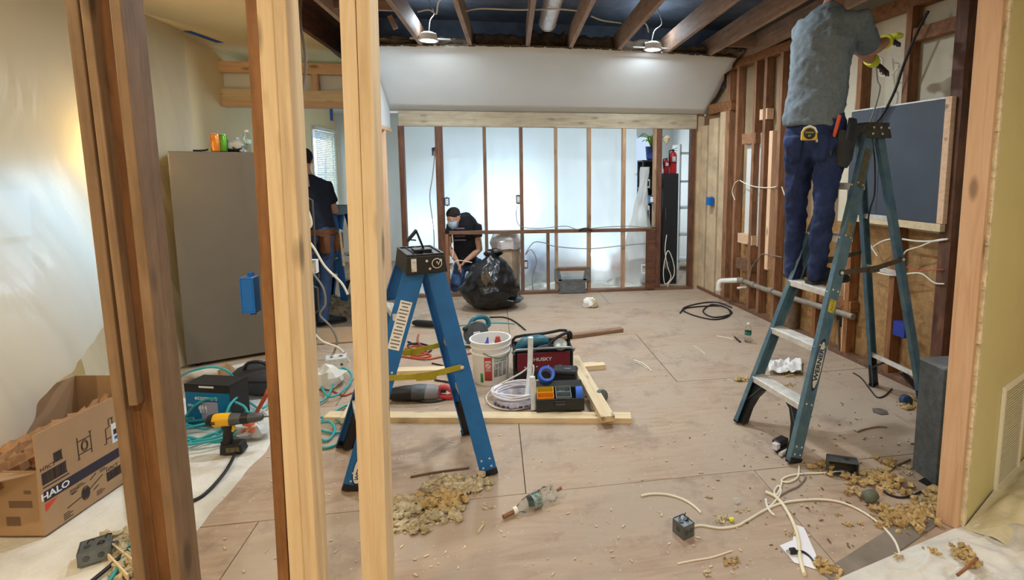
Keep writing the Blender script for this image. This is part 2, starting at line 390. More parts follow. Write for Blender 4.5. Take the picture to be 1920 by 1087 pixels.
# ---- rear room shell
wr=T(wall_with_holes('wall_rear_room','Y',9.7,9.8,-3.1,4.2,0,3.35,[(-1.2,.5,.85,2.2),(1.2,2.6,.85,2.2)],ROOMW),kind='structure')
obj('window_muntin',M().box(-.37,-.33,9.72,9.75,.85,2.2).box(1.88,1.92,9.72,9.75,.85,2.2).box(-1.2,.5,9.72,9.75,1.5,1.54).box(1.2,2.6,9.72,9.75,1.5,1.54),WPLAST,wr,smooth=0)
T(obj('wall_rear_side',M().box(2.95,3.05,6.95,9.7,0,3.35),ROOMW,smooth=0),kind='structure')
T(obj('ceiling_rear_room',M().box(-3.05,3.05,6.92,9.8,2.55,2.6),ROOMW,smooth=0),kind='structure')
T(obj('wall_behind',M().box(-3.05,4.3,-2.3,-2.2,0,3.35),CREAM,smooth=0),kind='structure')
T(obj('wall_right_front_room',M().box(4.2,4.3,-2.2,3.2,0,3.35),CREAM,smooth=0),kind='structure')
# ---- ceiling: drywall that is left, bare joists, deck above
ce=T(E('ceiling',(0,3,ZC)),kind='structure')
obj('roof_deck',M().box(-3.1,4.3,-2.3,9.8,3.28,3.34),DARKW,ce,smooth=0)
# warm drywall ceiling over the left strip, cut raggedly along the joists
pa,pb=G(553,40,ZC),G(640,112,ZC)
def xedge(y): return pa.x+(pb.x-pa.x)*(y-pa.y)/(pb.y-pa.y)
m=M(); N=40; y0,y1=.3,8.9
ys=[y0+(y1-y0)*i/N for i in range(N+1)]
xs=[min(-1.2,xedge(max(y,3.0)))+.012*random.uniform(-1,1) for y in ys]
vs=[(XL,y,ZC) for y in ys]+[(x,y,ZC) for x,y in zip(xs,ys)]+[(XL,y,ZC+.016) for y in ys]+[(x,y,ZC+.016) for x,y in zip(xs,ys)]
n=N+1; fs=[]
for i in range(N): fs+=[(i,n+i,n+i+1,i+1),(2*n+i,2*n+i+1,3*n+i+1,3*n+i),(n+i,3*n+i,3*n+i+1,n+i+1)]
m.add(vs,fs); obj('ceiling_drywall',m,CREAM,ce,smooth=0)
obj('ceiling_drywall',M().box(XL,4.2,-2.2,.9,ZC,ZC+.016),CREAM,ce,smooth=0)
# sloped white drywall above the rear wall
def slope_pt(u,v):
    x=-1.47+u*(2.52+1.47); e=.012*nz(x*9,3,v)+.01*nz(x*31,5)
    yt=5.66+.055*(x-.45)**2+e
    y=YB-.01+(yt-YB)*v; z=2.325+(ZC-2.325)*v-.035*math.sin(math.pi*v)*-1
    y+=(0.0 if v<1 else 0)
    if u==1: x+=.06*nz(1,v*9)
    return V((x,y,z))
obj('drywall_slope',M().grid(slope_pt,60,10),WHITE,ce,solid=.016,smooth=60)
m=M()
for i in range(70):    # ragged dark paper edge where the board was cut
    u=min(.985,(i+random.uniform(-.4,.4))/70); p=slope_pt(max(0,u),1); L_=random.uniform(.04,.09)
    m.beam(p+V((0,-.004,.001)),slope_pt(min(1,max(0,u)+L_/4),1)+V((0,-.004,.004*random.uniform(-1,1))),random.uniform(.012,.024),.008,(0,0,1))
obj('torn_edge',m,mat('torn_paper',(104,88,74),.95,var=.3,vs=20),ce,smooth=0)
for x,ye in ((-1.42,6.4),(-.89,6.05),(-.40,6.0),(.18,6.0),(.62,6.0),(1.13,6.05),(1.68,6.1),(2.18,6.2),(2.62,6.3)):
    board('joist',(x,.9,ZC+.095),(x,ye,ZC+.095),.19,.04,JOIST,ce,hint=(0,0,1))
for x0,x1,y in ((-1.40,-.91,4.75),(2.2,2.6,5.6)): board('blocking',(x0,y,ZC+.11),(x1,y,ZC+.11),.12,.04,JOIST,ce,hint=(0,0,1))
board('nailer',AY(731,30,4.7),AY(742,54,4.7),.04,.03,JOIST,ce)
INSULD=mat('insulation_old',(120,104,86),1,var=.4,vs=10,bump=1,bs=30)
for x0,x1 in ((-1.38,-.92),(-.86,-.43),(-.37,.15),(.21,.59),(.65,1.10),(1.16,1.65),(1.71,2.15),(2.21,2.59)):
    hh=random.uniform(.14,.24) if x0>-.4 and x0<1.2 else .10
    obj('insulation_batt',M().grid(lambda u,v:V((x0+(x1-x0)*u,5.95+.06*nz(x0*7+u*5,v*4)-.10*math.sin(math.pi*v)*(1+.4*nz(u*6,v*5,x0)),ZC+.02+hh*v*(1+.25*nz(u*5,x0*3)))),14,8),INSULD,ce,solid=.02,smooth=60)
obj('attic_end_board',M().box(-1.5,2.75,6.42,6.46,2.6,3.3),DARKW,ce,smooth=0)
# dark beam over the passage on the left
m=M(); 
board('joist',(pa.x+.03,.9,ZC+.12),(pb.x+.06,7.3,ZC+.12),.25,.05,DOUGD,ce,hint=(0,0,1))
for q in range(3): obj('roof_board',M().box(-2.0,-1.45,1.0+q*2.,2.98+q*2.,3.10,3.12),DOUGD,ce,smooth=0)
# ---- rear stud wall
wb=T(E('wall_back',(.5,YB,0)),kind='structure')
ym=YB+.045
def bz(py,px=1030): return AY(px,py,YB).z
zt0,zt1=bz(239),bz(211)
xl,xr=AY(750,300,YB).x,AY(1305,300,YB).x
board('header_beam',(xl,ym,(zt0+zt1)/2+.002),(xr,ym,(zt0+zt1)/2+.002),zt1-zt0,.09,HEAD,wb,hint=(0,0,1))
obj('filler_board',M().box(xl-.12,xr,YB+.02,YB+.05,zt1-.03,2.84),WHITE,wb,smooth=0)
obj('filler_board',M().box(stud_x(1298)+.02 if False else xr-.02,xr+.12,YB+.05,YB+.08,0,2.84),FOAM,wb,smooth=0)
board('bottom_plate',(xl,ym,.019),(xr,ym,.019),.089,.038,STUDB,wb,hint=(0,1,0))
def stud_x(px): return AY(px,360,YB).x
LAM=wood('stud_pale',(190,158,124),(140,106,78),knots=.5,dirt=.2)
for px,ma,wd in ((755,DOUGD,.06),(910,STUDB,.038),(978,STUDB,.045),(1043,LAM,.038),(1105,LAM,.045),(1170,LAM,.045)):
    board('stud',(stud_x(px),ym,.04),(stud_x(px),ym,zt0),wd,.089,ma,wb,hint=(1,0,0))
board('stud',(stud_x(825),ym,.04),(stud_x(825),ym,zt0),.085,.089,DOUGD,wb,hint=(1,0,0))
board('stud',(stud_x(834),ym+.01,.04),(stud_x(834),ym+.01,bz(437)),.05,.089,REDW,wb,hint=(1,0,0))
board('stud',(stud_x(1235),ym,.04),(stud_x(1235),ym,zt0),.075,.089,DOUGD,wb,hint=(1,0,0))
board('stud',(stud_x(1228),ym,bz(432)+.02),(stud_x(1228),ym,zt0),.03,.089,LAM,wb,hint=(1,0,0))
board('stud',(stud_x(1298),ym,.04),(stud_x(1298),ym,zt0),.06,.089,DOUGD,wb,hint=(1,0,0))
board('stud',(stud_x(1027),ym,.04),(stud_x(1027),ym,bz(434)),.038,.089,STUDB,wb,hint=(1,0,0))
board('mid_rail',(stud_x(840),ym-.002,bz(434)),(stud_x(1230),ym-.002,bz(434)),.09,.04,STUDB,wb,hint=(0,1,0))
obj('plywood_gusset',M().box(stud_x(1212),stud_x(1230),YB-.012,YB,.03,bz(434)),DOUGD,wb,smooth=0)
board('sill_block',(stud_x(1043),ym,bz(506)),(stud_x(1105),ym,bz(506)),.089,.04,STUDB,wb,hint=(0,1,0))
# ---- stud return wall beside the passage
wi=T(E('wall_left_inner',(-1.45,6.3,0)),kind='structure')
xi=-1.49
for y in (6.55,6.05,5.62): board('stud',(xi,y,.04),(xi,y,2.06),.038,.089,PINEP,wi,hint=(0,1,0))
board('bottom_plate',(xi,5.6,.019),(xi,YB+.08,.019),.089,.038,PINEP,wi,hint=(1,0,0))
board('top_plate',(xi,5.6,2.08),(xi,YB+.08,2.08),.089,.038,PINEP,wi,hint=(1,0,0))
obj('drywall',M().box(xi-.045,xi+.045,5.55,YB,2.10,ZC-.01),WHITE,wi,smooth=0)
obj('drywall',M().box(xi-.06,xi-.045,5.6,YB+.1,0,2.10),WHITE,wi,smooth=0)
# ---- framed opening across the passage
wp=T(E('wall_middle',(-2.2,6.1,0)),kind='structure')
yp=6.1
def pz(py): return AY(600,py,yp).z
board('top_plate',(XL,yp,(pz(120)+pz(140))/2),(-1.53,yp,(pz(120)+pz(140))/2),pz(120)-pz(140),.09,PINEP,wp,hint=(0,0,1))
board('header',(XL,yp,(pz(171)+pz(191))/2),(-1.53,yp,(pz(171)+pz(191))/2),pz(171)-pz(191),.09,PINE,wp,hint=(0,0,1))
board('header',(XL,yp+.005,(pz(191)+pz(203))/2),(-1.53,yp+.005,(pz(191)+pz(203))/2),pz(191)-pz(203),.10,PINEP,wp,hint=(0,0,1))
board('cripple_stud',(AY(592,150,yp).x,yp,pz(171)),(AY(592,150,yp).x,yp,pz(140)),.06,.085,PINEP,wp,hint=(1,0,0))
obj('drywall_backing',M().box(XL,-1.53,yp+.055,yp+.07,pz(171),pz(118)),ROOMW,wp,smooth=0)
# ---- right stud wall; runs slightly out of square
RA,RB=V((2.47,6.82,0)),V((2.92,3.1,0)); RD=(RB-RA).normalized(); RN=V((-RD.y,RD.x,0)).normalized()
if RN.x<0: RN=-RN          # points out of the room
def RW(px,py,off=0.):
    """point of the plane of the wall, off metres behind its face"""
    d=ray(px,py); n=RN; o=RA+RN*off; t=n.dot(o-V((0,0,EYE)))/n.dot(d); return V((0,0,EYE))+d*t
wq=T(E('wall_right',(2.7,5,0)),kind='structure')
def rwp(px,z,off): 
    p=RW(px,360,off); return V((p.x,p.y,z))
def rstud(px,z0,z1,ma,wd=.04,off=.045,dp=.089):
    p=rwp(px,0,off); return board('stud',(p.x,p.y,z0),(p.x,p.y,z1),wd,dp,ma,wq,hint=RD)
RE=RA+RD*5.0
def rbox(d0,d1,o0,o1,z0,z1):
    c=[RA+RD*d+RN*o for d,o in ((d0,o0),(d1,o0),(d1,o1),(d0,o1))]
    return M().hexa([V((q.x,q.y,z0)) for q in c]+[V((q.x,q.y,z1)) for q in c])
dist=lambda px:(RW(px,360)-RA).dot(RD)
obj('strip_backing',rbox(-.1,dist(1362),.05,.08,0,2.3),mat('strip_gap_brown',(120,88,58),.9,var=.3,vs=12),wq,smooth=0)  # brown backing shows as foam sealant lines in the strip gaps
obj('sheathing',rbox(-.1,5.0,.10,.13,0,1.15),SHEATH,wq,smooth=0)
obj('wallboard_back',rbox(-.1,dist(1555),.10,.13,1.15,3.3),mat('board_back_shaded',(150,130,102),.9,var=.2,vs=3),wq,smooth=0)  # tan, with the shadow between the studs put into the colour
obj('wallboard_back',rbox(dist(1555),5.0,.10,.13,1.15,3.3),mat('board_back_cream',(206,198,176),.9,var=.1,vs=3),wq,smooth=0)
obj('bottom_plate',rbox(-.1,5.0,0,.09,0,.04),STUDB,wq,smooth=0,bevel=.002)
obj('top_plate',rbox(-.1,5.0,0,.09,2.76,2.85),DOUG,wq,smooth=0,bevel=.002)
ZT=2.76
for a,b,t0 in ((1305,1322,2.17),(1325.5,1342,2.24),(1345.5,1360,2.30)):
    d0,d1=dist(a),dist(b)
    o=obj('wallboard_strip',rbox(d0,d1,.005,.09,.04,t0),FOAM,wq,smooth=0,bevel=.006)
obj('blocking',rbox(dist(1325),dist(1366),.0,.08,2.30,2.42),DOUG,wq,smooth=0,bevel=.002)
for px,ma,z0,z1,wd in ((1366,REDW,.04,ZT,.09),(1383,REDW,.04,ZT,.045),(1415,REDW,.04,ZT,.05),(1434,REDW,.04,ZT,.05),(1463,REDW,.04,ZT,.05),(1500,REDW,.04,ZT,.05),(1545,DOUG,.04,ZT,.05),(1607,DOUG,.04,ZT,.05),(1692,DOUG,.04,ZT,.05),(1788,DOUGD,.04,ZT,.09)):
    rstud(px,z0,z1,ma,wd)
rstud(1446,.55,2.0,PINEP,.06,.02,.06); rstud(1600,.04,2.2,PINEP,.03,.03,.05)
def rblock(pa,pb,py0,py1,ma):
    z1,z0=RW((pa+pb)/2,py0).z,RW((pa+pb)/2,py1).z
    obj('blocking',rbox(dist(pa),dist(pb),.004,.085,z0,z1),ma,wq,smooth=0,bevel=.002)
rblock(1387,1412,250,270,REDW); rblock(1385,1412,440,458,PINEP); rblock(1383,1412,488,508,STUDB); rblock(1418,1432,205,225,PINEP); rblock(1690,1788,45,70,DOUG); rblock(1545,1607,560,580,DOUG)
obj('white_panel',rbox(dist(1388),dist(1413),.07,.098,.75,2.0),mat('pvc_panel',(214,216,214),.5,var=.03),wq,smooth=0)
for px in (1400,1407): obj('panel_groove',rbox(dist(px),dist(px)+.02,.066,.07,.75,2.0),BLACKP,wq,smooth=0)
# ---- olive wall end at the right: end stud, gypsum edge, painted face
OC=V((1.985,1.985,0)); OD=V((.876,.482,0)).normalized(); ON=V((-.482,.876,0)).normalized()
wf=T(E('wall_front',OC),kind='structure')
def oq(a,b,z): q=OC+OD*a+ON*b; return V((q.x,q.y,z))
def obox(a0,a1,b0,b1,z0,z1): return M().hexa([oq(a0,b0,z0),oq(a1,b0,z0),oq(a1,b1,z0),oq(a0,b1,z0),oq(a0,b0,z1),oq(a1,b0,z1),oq(a1,b1,z1),oq(a0,b1,z1)])
obj('drywall',obox(.006,2.6,-.012,.015,0,ZC),OLIVE,wf,smooth=0)
m=M(); NN=60
for i in range(NN):
    z0,z1=i*ZC/NN,(i+1)*ZC/NN; e=.006*random.uniform(-1,1.2)
    c=[oq(-.006+e,-.0135+e*.3,z0),oq(.012,-.0135+e*.3,z0),oq(.012,.0155,z0),oq(-.006+e,.0155,z0)]
    m.hexa(c+[V((q.x,q.y,z1)) for q in c])
obj('gypsum_edge',m,GYPS,wf,smooth=0)
obj('drywall',obox(.25,2.6,.108,.122,0,ZC),WHITE,wf,smooth=0)
board('top_plate',oq(.04,.062,ZC-.02),oq(2.6,.062,ZC-.02),.089,.038,PINE,wf,hint=ON)
# ================================================= POSTS
def post(name,label,boards,Y0):
    """boards: (top left px, top right px, bottom left px, bottom right px, depth behind Y0, material, z0, z1)"""
    g=E(name,(AY((boards[0][0]+boards[-1][1])/2,500,Y0).x,Y0+.045,0),label,'post')
    for ta,tb,ba,bb,dy,ma,z0,z1 in boards:
        Y=Y0+dy; t0,t1,b0,b1=[AY(px,py,Y) for px,py in ((ta,15),(tb,15),(ba,1080),(bb,1080))]
        tc,bc=(t0+t1)/2,(b0+b1)/2; wd=((t1-t0).length+(b1-b0).length)/2
        d=(tc-bc)/(tc.z-bc.z); P=lambda z:bc+d*(z-bc.z)+V((0,.0445,0))
        board('stud',P(z0),P(z1),wd,.089,ma,g,hint=(1,0,0),bevel=.0025)
    return g
PD=wood('post_brown',(158,112,68),(112,74,42),knots=.7,dirt=.35)
PG=wood('post_weathered',(166,138,106),(126,100,74),knots=.7,dirt=.3)
post('framing_post','weathered brown post of four old studs beside the cardboard box',[
 (122,146,250,272,.012,PG,0,ZC),(150,168,280,296,0,PG,.98,ZC),(172,206,300,324,.03,PD,0,ZC),(204,227,320,338,-.002,PG,0,ZC),(152,172,276,300,.03,PD,0,ZC)],1.5)
post('framing_post','doubled pale pine post with one dark brown stud and a blue outlet box',[
 (461,482,519,542,.0,PD,0,ZC),(482,509,542,570,-.004,PINE,0,ZC),(508,535,570,596,0.004,PINE,0,ZC)],1.5)
post('framing_post','clean pale pine post of two studs beside the blue stepladder',[
 (634,668,680,703,0,PINE,0,ZC),(668,693,703,727,-.003,PINE,0,ZC)],1.45)
b=board('framing_post',oq(.0,.045,0),oq(.0,.045,ZC),.089,.04,PINEP,None,hint=ON,bevel=.003)
b.location-=OD*.022; WM[b.name]=b.matrix_basis.copy()
T(b,'pinkish new end stud of the olive painted wall','post')
# ---- outlet boxes (nail-on)
def outlet_box(c,x,z,wd,ht,dp,ma,label,open_=True,name='outlet_box',group=None,device=None,lugs=True):
    """c centre of the open face, x = width direction, z = up; the box goes back along z x x"""
    f=frame4(c,x,z); g=E(name,c,label,'electrical box',group)
    m=M(); t=.004
    # frame4: x width, y = z cross x (towards the back), z up
    for a in ((-wd/2,-wd/2+t,0,dp,-ht/2,ht/2),(wd/2-t,wd/2,0,dp,-ht/2,ht/2),(-wd/2+t,wd/2-t,0,dp,-ht/2,-ht/2+t),(-wd/2+t,wd/2-t,0,dp,ht/2-t,ht/2),(-wd/2+t,wd/2-t,dp-t,dp,-ht/2+t,ht/2-t)): m.box(*a,mat=f)
    obj('box_body',m,ma,g,smooth=0,bevel=.0015)
    if lugs:
        m=M(); 
        for s in (-1,1): m.box(-.006,.006,.001,.012,s*(ht/2+.004)-.006,s*(ht/2+.004)+.006,mat=f)
        obj('screw_lug',m,ma,g,smooth=0)
    if device:
        obj('socket',M().box(-wd*.32,wd*.32,-.004,.012,-ht*.36,ht*.36,mat=f),device,g,smooth=0,bevel=.002)
        m=M()
        for s in (-1,1):
            for k in (-1,1): m.box(k*wd*.12-.0015,k*wd*.12+.0015,-.006,-.003,s*ht*.18-.006,s*ht*.18+.006,mat=f)
        obj('socket_slot',m,BLACKP,g,smooth=0)
    return g
c=AY(475,549,1.555)
outlet_box(c,(-1,0,0),(0,0,1),.036,.098,.035,BOXBLUE,'bright blue outlet box nailed on the dark stud before the fridge')
c=AY(723,383,5.56); c.x=-1.412; outlet_box(c,(1,0,0),(0,0,1),.06,.14,.06,BLACKP,'black switch box on the pinkish stud of the passage wall',device=mat('device_yellowed',(150,140,90),.6))
for px,py,wd,ht,ma,lab,dev in ((838,378,.055,.10,BOXBLUE,'blue outlet box with white socket on the doubled dark stud',WPLAST),(815,284,.07,.10,GREYM,'grey metal box high on the doubled dark stud, trailing a cable',None),
  (972,374,.06,.11,GREYM,'grey metal switch box halfway up the slim rear stud',STICK),(986,496,.055,.10,BOXNAVY,'navy outlet box with pale socket low beside the foil roll',WPLAST),
  (1222,374,.06,.10,BOXBLUE,'blue box with white switch on the stud before the plant',WPLAST),(845,500,.055,.10,WPLAST,'white outlet box low beside the kneeling person',None),(1208,505,.06,.11,WPLAST,'white junction box at the foot of the plywood gusset',None),(1252,498,.05,.08,GREYM,'small grey box with looped white cable before the black cabinet',None)):
    Yb=YB+(.02 if px!=1252 else .05); outlet_box(AY(px,py,Yb),(1,0,0),(0,0,1),wd,ht,.06,ma,lab,device=dev)
p=RW(1337,377,.0); outlet_box(p-RN*.012,RD*-1,(0,0,1),.09,.10,.06,BOXBLUE,'blue outlet box set in the tan wallboard strips',device=WPLAST)
p=RW(1700,616,.0); outlet_box(p-RN*.012,RD*-1,(0,0,1),.105,.105,.06,BOXNAVY,'navy double outlet box on a stud behind the worn ladder',device=mat('dev_tan',(150,140,120),.6))
# ================================================= FRIDGE AND WHAT STANDS ON IT
FA=V((-2.63,4.56,0)); FU=V((.893,.45,0)).normalized(); FV=V((-FU.y,FU.x,0)); FLn=.97; FD=.28; FH=1.745
def fq(a,b,z): q=FA+FU*a+FV*b; return V((q.x,q.y,z))
def fbox(a0,a1,b0,b1,z0,z1): return M().hexa([fq(a0,b0,z0),fq(a1,b0,z0),fq(a1,b1,z0),fq(a0,b1,z0),fq(a0,b0,z1),fq(a1,b0,z1),fq(a1,b1,z1),fq(a0,b1,z1)])
FD=.60
fr=E('refrigerator',fq(.45,.3,0),'tall grey refrigerator behind the posts, its side turned to the room','refrigerator')
obj('body',fbox(0,.86,0,FD,.03,FH),FRIDGE,fr,smooth=0,bevel=.008)
obj('door',fbox(.872,.955,-.004,FD+.004,.62,FH),FRIDGED,fr,smooth=0,bevel=.012)
obj('freezer_door',fbox(.872,.955,-.004,FD+.004,.06,.61),FRIDGED,fr,smooth=0,bevel=.012)
obj('door_seal',fbox(.86,.872,.01,FD-.01,.06,FH-.01),BLACKP,fr,smooth=0)
obj('hinge_cover',fbox(.80,.93,.02,.09,FH,FH+.025),BLACKP,fr,smooth=0,bevel=.004)
for a in (.08,.80):
    for b_ in (.06,FD-.06): obj('foot',M().lathe([(.02,0),(.025,.03)],10,MX.Translation(fq(a,b_,0))),BLACKP,fr)
for z0,z1 in ((.85,1.35),(.30,.55)): obj('handle',M().tube([fq(.955,.07,z0),fq(.99,.07,z0+.02),fq(.99,.07,z1-.02),fq(.955,.07,z1)],.011,8),FRIDGED,fr)
def ftop(px,b=.06):
    """spot on the fridge's top on the image column px"""
    best=min((abs(proj(fq(a/100,b,FH))[0]-px),a/100) for a in range(0,90)); return fq(best[1],b,FH)
def proj(p):
    q=p-V((0,0,EYE)); d=q.dot(FW); return (CX+FOC*q.dot(RT)/d,CY-FOC*q.dot(UP)/d)
def can(px,ma,label,b=.05):
    p=ftop(px,b); g=E('drink_can',p,label,'can'); tr=MX.Translation(p); 
    obj('can_body',M().lathe([(.024,0),(.032,.008),(.033,.02),(.033,.128),(.027,.142)],20,tr),ma,g)
    obj('can_lid',M().lathe([(.027,.141),(.0265,.145),(.024,.1435),(.024,.1425)],20,tr),ALU,g)
    obj('pull_tab',M().box(p.x-.008,p.x+.008,p.y-.014,p.y+.004,FH+.1435,FH+.1455),ALU,g,smooth=0)
can(406,mat('can_orange',(214,132,52),.3,.4,var=.25,vs=30),'orange drink can standing on the refrigerator')
can(420,mat('can_green',(96,160,44),.3,.4,var=.3,vs=30),'green drink can between the orange can and the bag',.07)
def bottle(name,loc,h,label,rot=None,crush=0,liquid=.0,ma_label=None,cap=WPLAST):
    """clear drinking bottle"""
    g=E(name,loc,label,'bottle'); f=MX.Translation(V(loc))@(rot if rot is not None else MX.Identity(4)); s=h/.2
    prof=[(.022,0),(.031,.004),(.032,.02),(.0300,.03),(.032,.04),(.0305,.05),(.032,.06),(.032,.11),(.031,.125),(.026,.145),(.016,.165),(.0125,.175),(.0125,.186)]
    m=M().lathe([(r*s,z*s) for r,z in prof],20)
    if crush:
        for q in m.v:
            k=crush*max(0,1-abs(q.z/s-.06)/.06)
            q.x*=1-.55*k; q.y*=1+.25*k; q.x+=.012*k*math.sin(q.z*90)
            q+=V((1,1,0))*.006*crush*NZ.noise(q*60)
    m.v=[f@q for q in m.v]; obj('bottle_shell',m,GLASSP,g,smooth=50 if not crush else 25)
    obj('cap',M().lathe([(.0145*s,.178*s),(.0148*s,.19*s),(.0135*s,.193*s)],16,f),cap,g)
    obj('paper_label',M().lathe([(.0328*s,.075*s),(.0328*s,.112*s),(.0322*s,.112*s),(.0322*s,.075*s),(.0328*s,.075*s)],20,f),ma_label or mat('label_green',(40,110,96),.5,var=.5,vs=40),g)
    return g
bottle('water_bottle',ftop(464,.07),.19,'clear water bottle standing on the refrigerator beside the bag',ma_label=mat('label_pale',(170,196,180),.5,var=.3,vs=40))
p=ftop(440,.10); m=M()
def lump(c,r,k=.35,n=16,s=9,mi=0):
    m=M().ball((0,0,0),1,n); c=V(c); r=V(r) if isinstance(r,(tuple,list)) else V((r,r,r)); out=M()
    vs=[]
    for q in m.v:
        q=q*(1+k*NZ.noise(q*1.9+c*s)+k*.5*NZ.noise(q*4.3+c*s)); vs.append(c+V((q.x*r.x,q.y*r.y,q.z*r.z)))
    out.add(vs,m.f,mi); return out
g=E('plastic_bag',p,'clear plastic bag with dark gloves on top of the refrigerator','bag')
obj('glove',lump(p+V((0,0,.028)),(.075,.05,.030),.5),mat('glove_dark',(40,38,34),.9,var=.4,vs=30),g)
obj('bag_film',lump(p+V((.01,.01,.055)),(.085,.065,.06),.35),FILMW,g)
p=ftop(377,.05); T(obj('pry_bar',M().tube([p+FU*-.05+V((0,0,.008)),p+V((0,0,.008)),p+FU*.035+V((0,0,.012)),p+FU*.05+V((0,0,.02))],.007,8),BLACKP),'thin dark pry bar lying on the refrigerator edge','pry bar')
# ================================================= PLASTIC SHEETS, LAMP, TAPE
def lerp(a,b,t): return a+(b-a)*t
hem=[AX(-420,1010,-2.62),AY(-130,985,2.42),AY(0,868,2.58),AY(42,803,2.74),AY(130,690,3.05),AX(205,592,-2.50),AX(262,520,-2.7)]
hem[0].z=max(hem[0].z,.03); hem[1].z=max(hem[1].z,.03)
hemc=crom(hem,8)
def sheetA(u,v):
    i=u*(len(hemc)-1); k=min(int(i),len(hemc)-2); h=hemc[k].lerp(hemc[k+1],i-k)
    top=V((XL+.05,h.y+.12+.55*u**3,2.80)); p=h.lerp(top,v**.9); w_=(1-v)
    k=max(0.,1-v/.45); xm=XL+.05+.24*max(0,1-v)**.8
    p.x=xm+(h.x-xm)*k*k*(3-2*k)
    p.x+=w_**2*(.05*nz(p.y*4+p.z*1.2,p.z*.6)+.02*nz(p.y*12+p.z*2,p.z*1.5,2))
    p.x=max(p.x,XL+.015); p.z+=.03*w_**2*nz(p.y*9,2)
    return p
T(obj('plastic_sheet',M().grid(sheetA,110,60),FILM,smooth=80,recalc=False),'milky plastic sheet hung over the outer wall, its hem on the cardboard box','plastic sheet')
def sheetB(u,v):
    y=3.7+u*1.75; z=.015+v*2.83; w_=(1-v)
    x=XL+.03+.24*w_**2.2+w_*(.07*nz(y*7+z*1.6,z*.9,4)+.03*nz(y*19+z*4,z*2,6)); return V((max(x,XL+.012),y,z))
T(obj('plastic_sheet',M().grid(sheetB,90,50),film('plastic_film_cream',(236,230,210),.08,.5),smooth=80,recalc=False),'cream plastic sheet hanging in folds beside the refrigerator','plastic sheet')
lp=AX(158,312,XL+.02); g=E('wall_lamp',lp,'glowing warm wall lamp behind the milky plastic sheet','lamp')
obj('back_plate',M().lathe([(.05,0),(.05,.015),(.03,.02)],20,MX.Translation(lp+V((-.02,0,-.0)))@MX.Rotation(R(90),4,'Y')),ALU,g)
obj('lamp_arm',M().tube([lp,lp+V((.03,0,0)),lp+V((.035,0,.01))],.008,8),ALU,g)
obj('bulb',M().ball(lp+V((.04,0,.035)),.028,16),mat('bulb_glow',(255,206,120),.4,var=0,emit=25),g)
l=bpy.data.lights.new('wall_lamp_light','POINT'); l.energy=11; l.color=(1,.70,.28); l.shadow_soft_size=.05
lo=bpy.data.objects.new('wall_lamp_light',l); COL.objects.link(lo); lo.location=lp+V((.075,0,.04))
l=bpy.data.lights.new('ceiling_warm','POINT'); 
def tape(p0,p1,wd,n,label,name='tape_strip'):
    b=board(name,p0,p1,.002,wd,TAPEB,None,hint=n,bevel=0); return T(b,label,'tape')
q0,q1=AX(350,60,XL+.003),AX(412,79,XL+.003)
q0,q1=G(350,58,ZC-.003),G(412,80,ZC-.003); d_=max(0,XL+.04-min(q0.x,q1.x)); q0.x+=d_; q1.x+=d_; tape(q0,q1,.07,(0,0,1),'blue painter tape strip along the warm ceiling edge')
q0,q1=AX(263,12,XL+.003),AX(276,20,XL+.003); tape(q0,q1,.04,(1,0,0),'short blue tape end where the old post meets the ceiling')
obj_=T(obj('cable_line',M().tube([AX(x,y,XL+.006) for x,y in ((268,34),(330,62),(400,92),(462,116))],.004,6),CABLEW),'thin white cord pinned below the warm ceiling edge','cable')
q0,q1=AY(621,204,6.09),AY(622,226,6.09); tape(q0,q1,.03,(0,1,0),'blue tape tail hanging under the passage header')
# ================================================= CARDBOARD BOX
BC=V((-2.04,2.46,0)); BU=V((.055,.42,0)).normalized(); BW=V((-BU.y,BU.x,0)); BL,BWd,BH=.68,.46,.475
def bq(a,b,z): q=BC+BU*a+BW*b; return V((q.x,q.y,z))
def bbox(a0,a1,b0,b1,z0,z1): return M().hexa([bq(a0,b0,z0),bq(a1,b0,z0),bq(a1,b1,z0),bq(a0,b1,z0),bq(a0,b0,z1),bq(a1,b0,z1),bq(a1,b1,z1),bq(a0,b1,z1)])
BZ=.012
cb=E('cardboard_box',bq(.4,.2,BZ),'big open cardboard box of light fittings on the drop cloth','box')
obj('side_panel',bbox(0,BL,0,.005,BZ,BH),CARD,cb,smooth=0); obj('side_panel',bbox(0,BL,BWd-.005,BWd,BZ,BH),CARD,cb,smooth=0)
obj('end_panel',bbox(0,.005,.005,BWd-.005,BZ,BH-.16),CARD,cb,smooth=0); obj('end_panel',bbox(BL-.005,BL,.005,BWd-.005,BZ,BH),CARD,cb,smooth=0)
obj('box_bottom',bbox(0,BL,0,BWd,BZ,BZ+.005),CARDD,cb,smooth=0)
m=M().hexa([bq(0,0.006,BH-.17),bq(-.16,.02,BH-.12),bq(-.19,BWd-.02,BH-.12),bq(0,BWd-.006,BH-.17),bq(0,0.006,BH-.165),bq(-.16,.02,BH-.115),bq(-.19,BWd-.02,BH-.115),bq(0,BWd-.006,BH-.165)]); obj('flap',m,CARD,cb,smooth=0)
m=M()
for i in range(7):
    a=.10+.075*i; m2=lump(bq(a,.22+.06*nz(i*3,1),BH-.20+.04*nz(i,4)),(.07,.14,.10),.6,20,3); m.add(m2.v,m2.f)
obj('packing_paper',m,mat('kraft_paper',(158,118,80),.9,var=.2,vs=10),cb,smooth=20)
bq0=bq
def bq(a,b,z): return bq0(a*.66,b,z*1.05)
BN=-BW; e=.0012
def bt(s,size,a,z,ma=INK,b=-e,sx=1,bold=0,sh=0): return text(s,size,bq(a,b,z),BU,(0,0,1),ma,cb,'print',.0003,sh,bold,sx)
def bp_(a0,a1,z0,z1,ma,name='print'): return obj(name,bbox(a0,a1,-e,0,z0,z1),ma,cb,smooth=0)
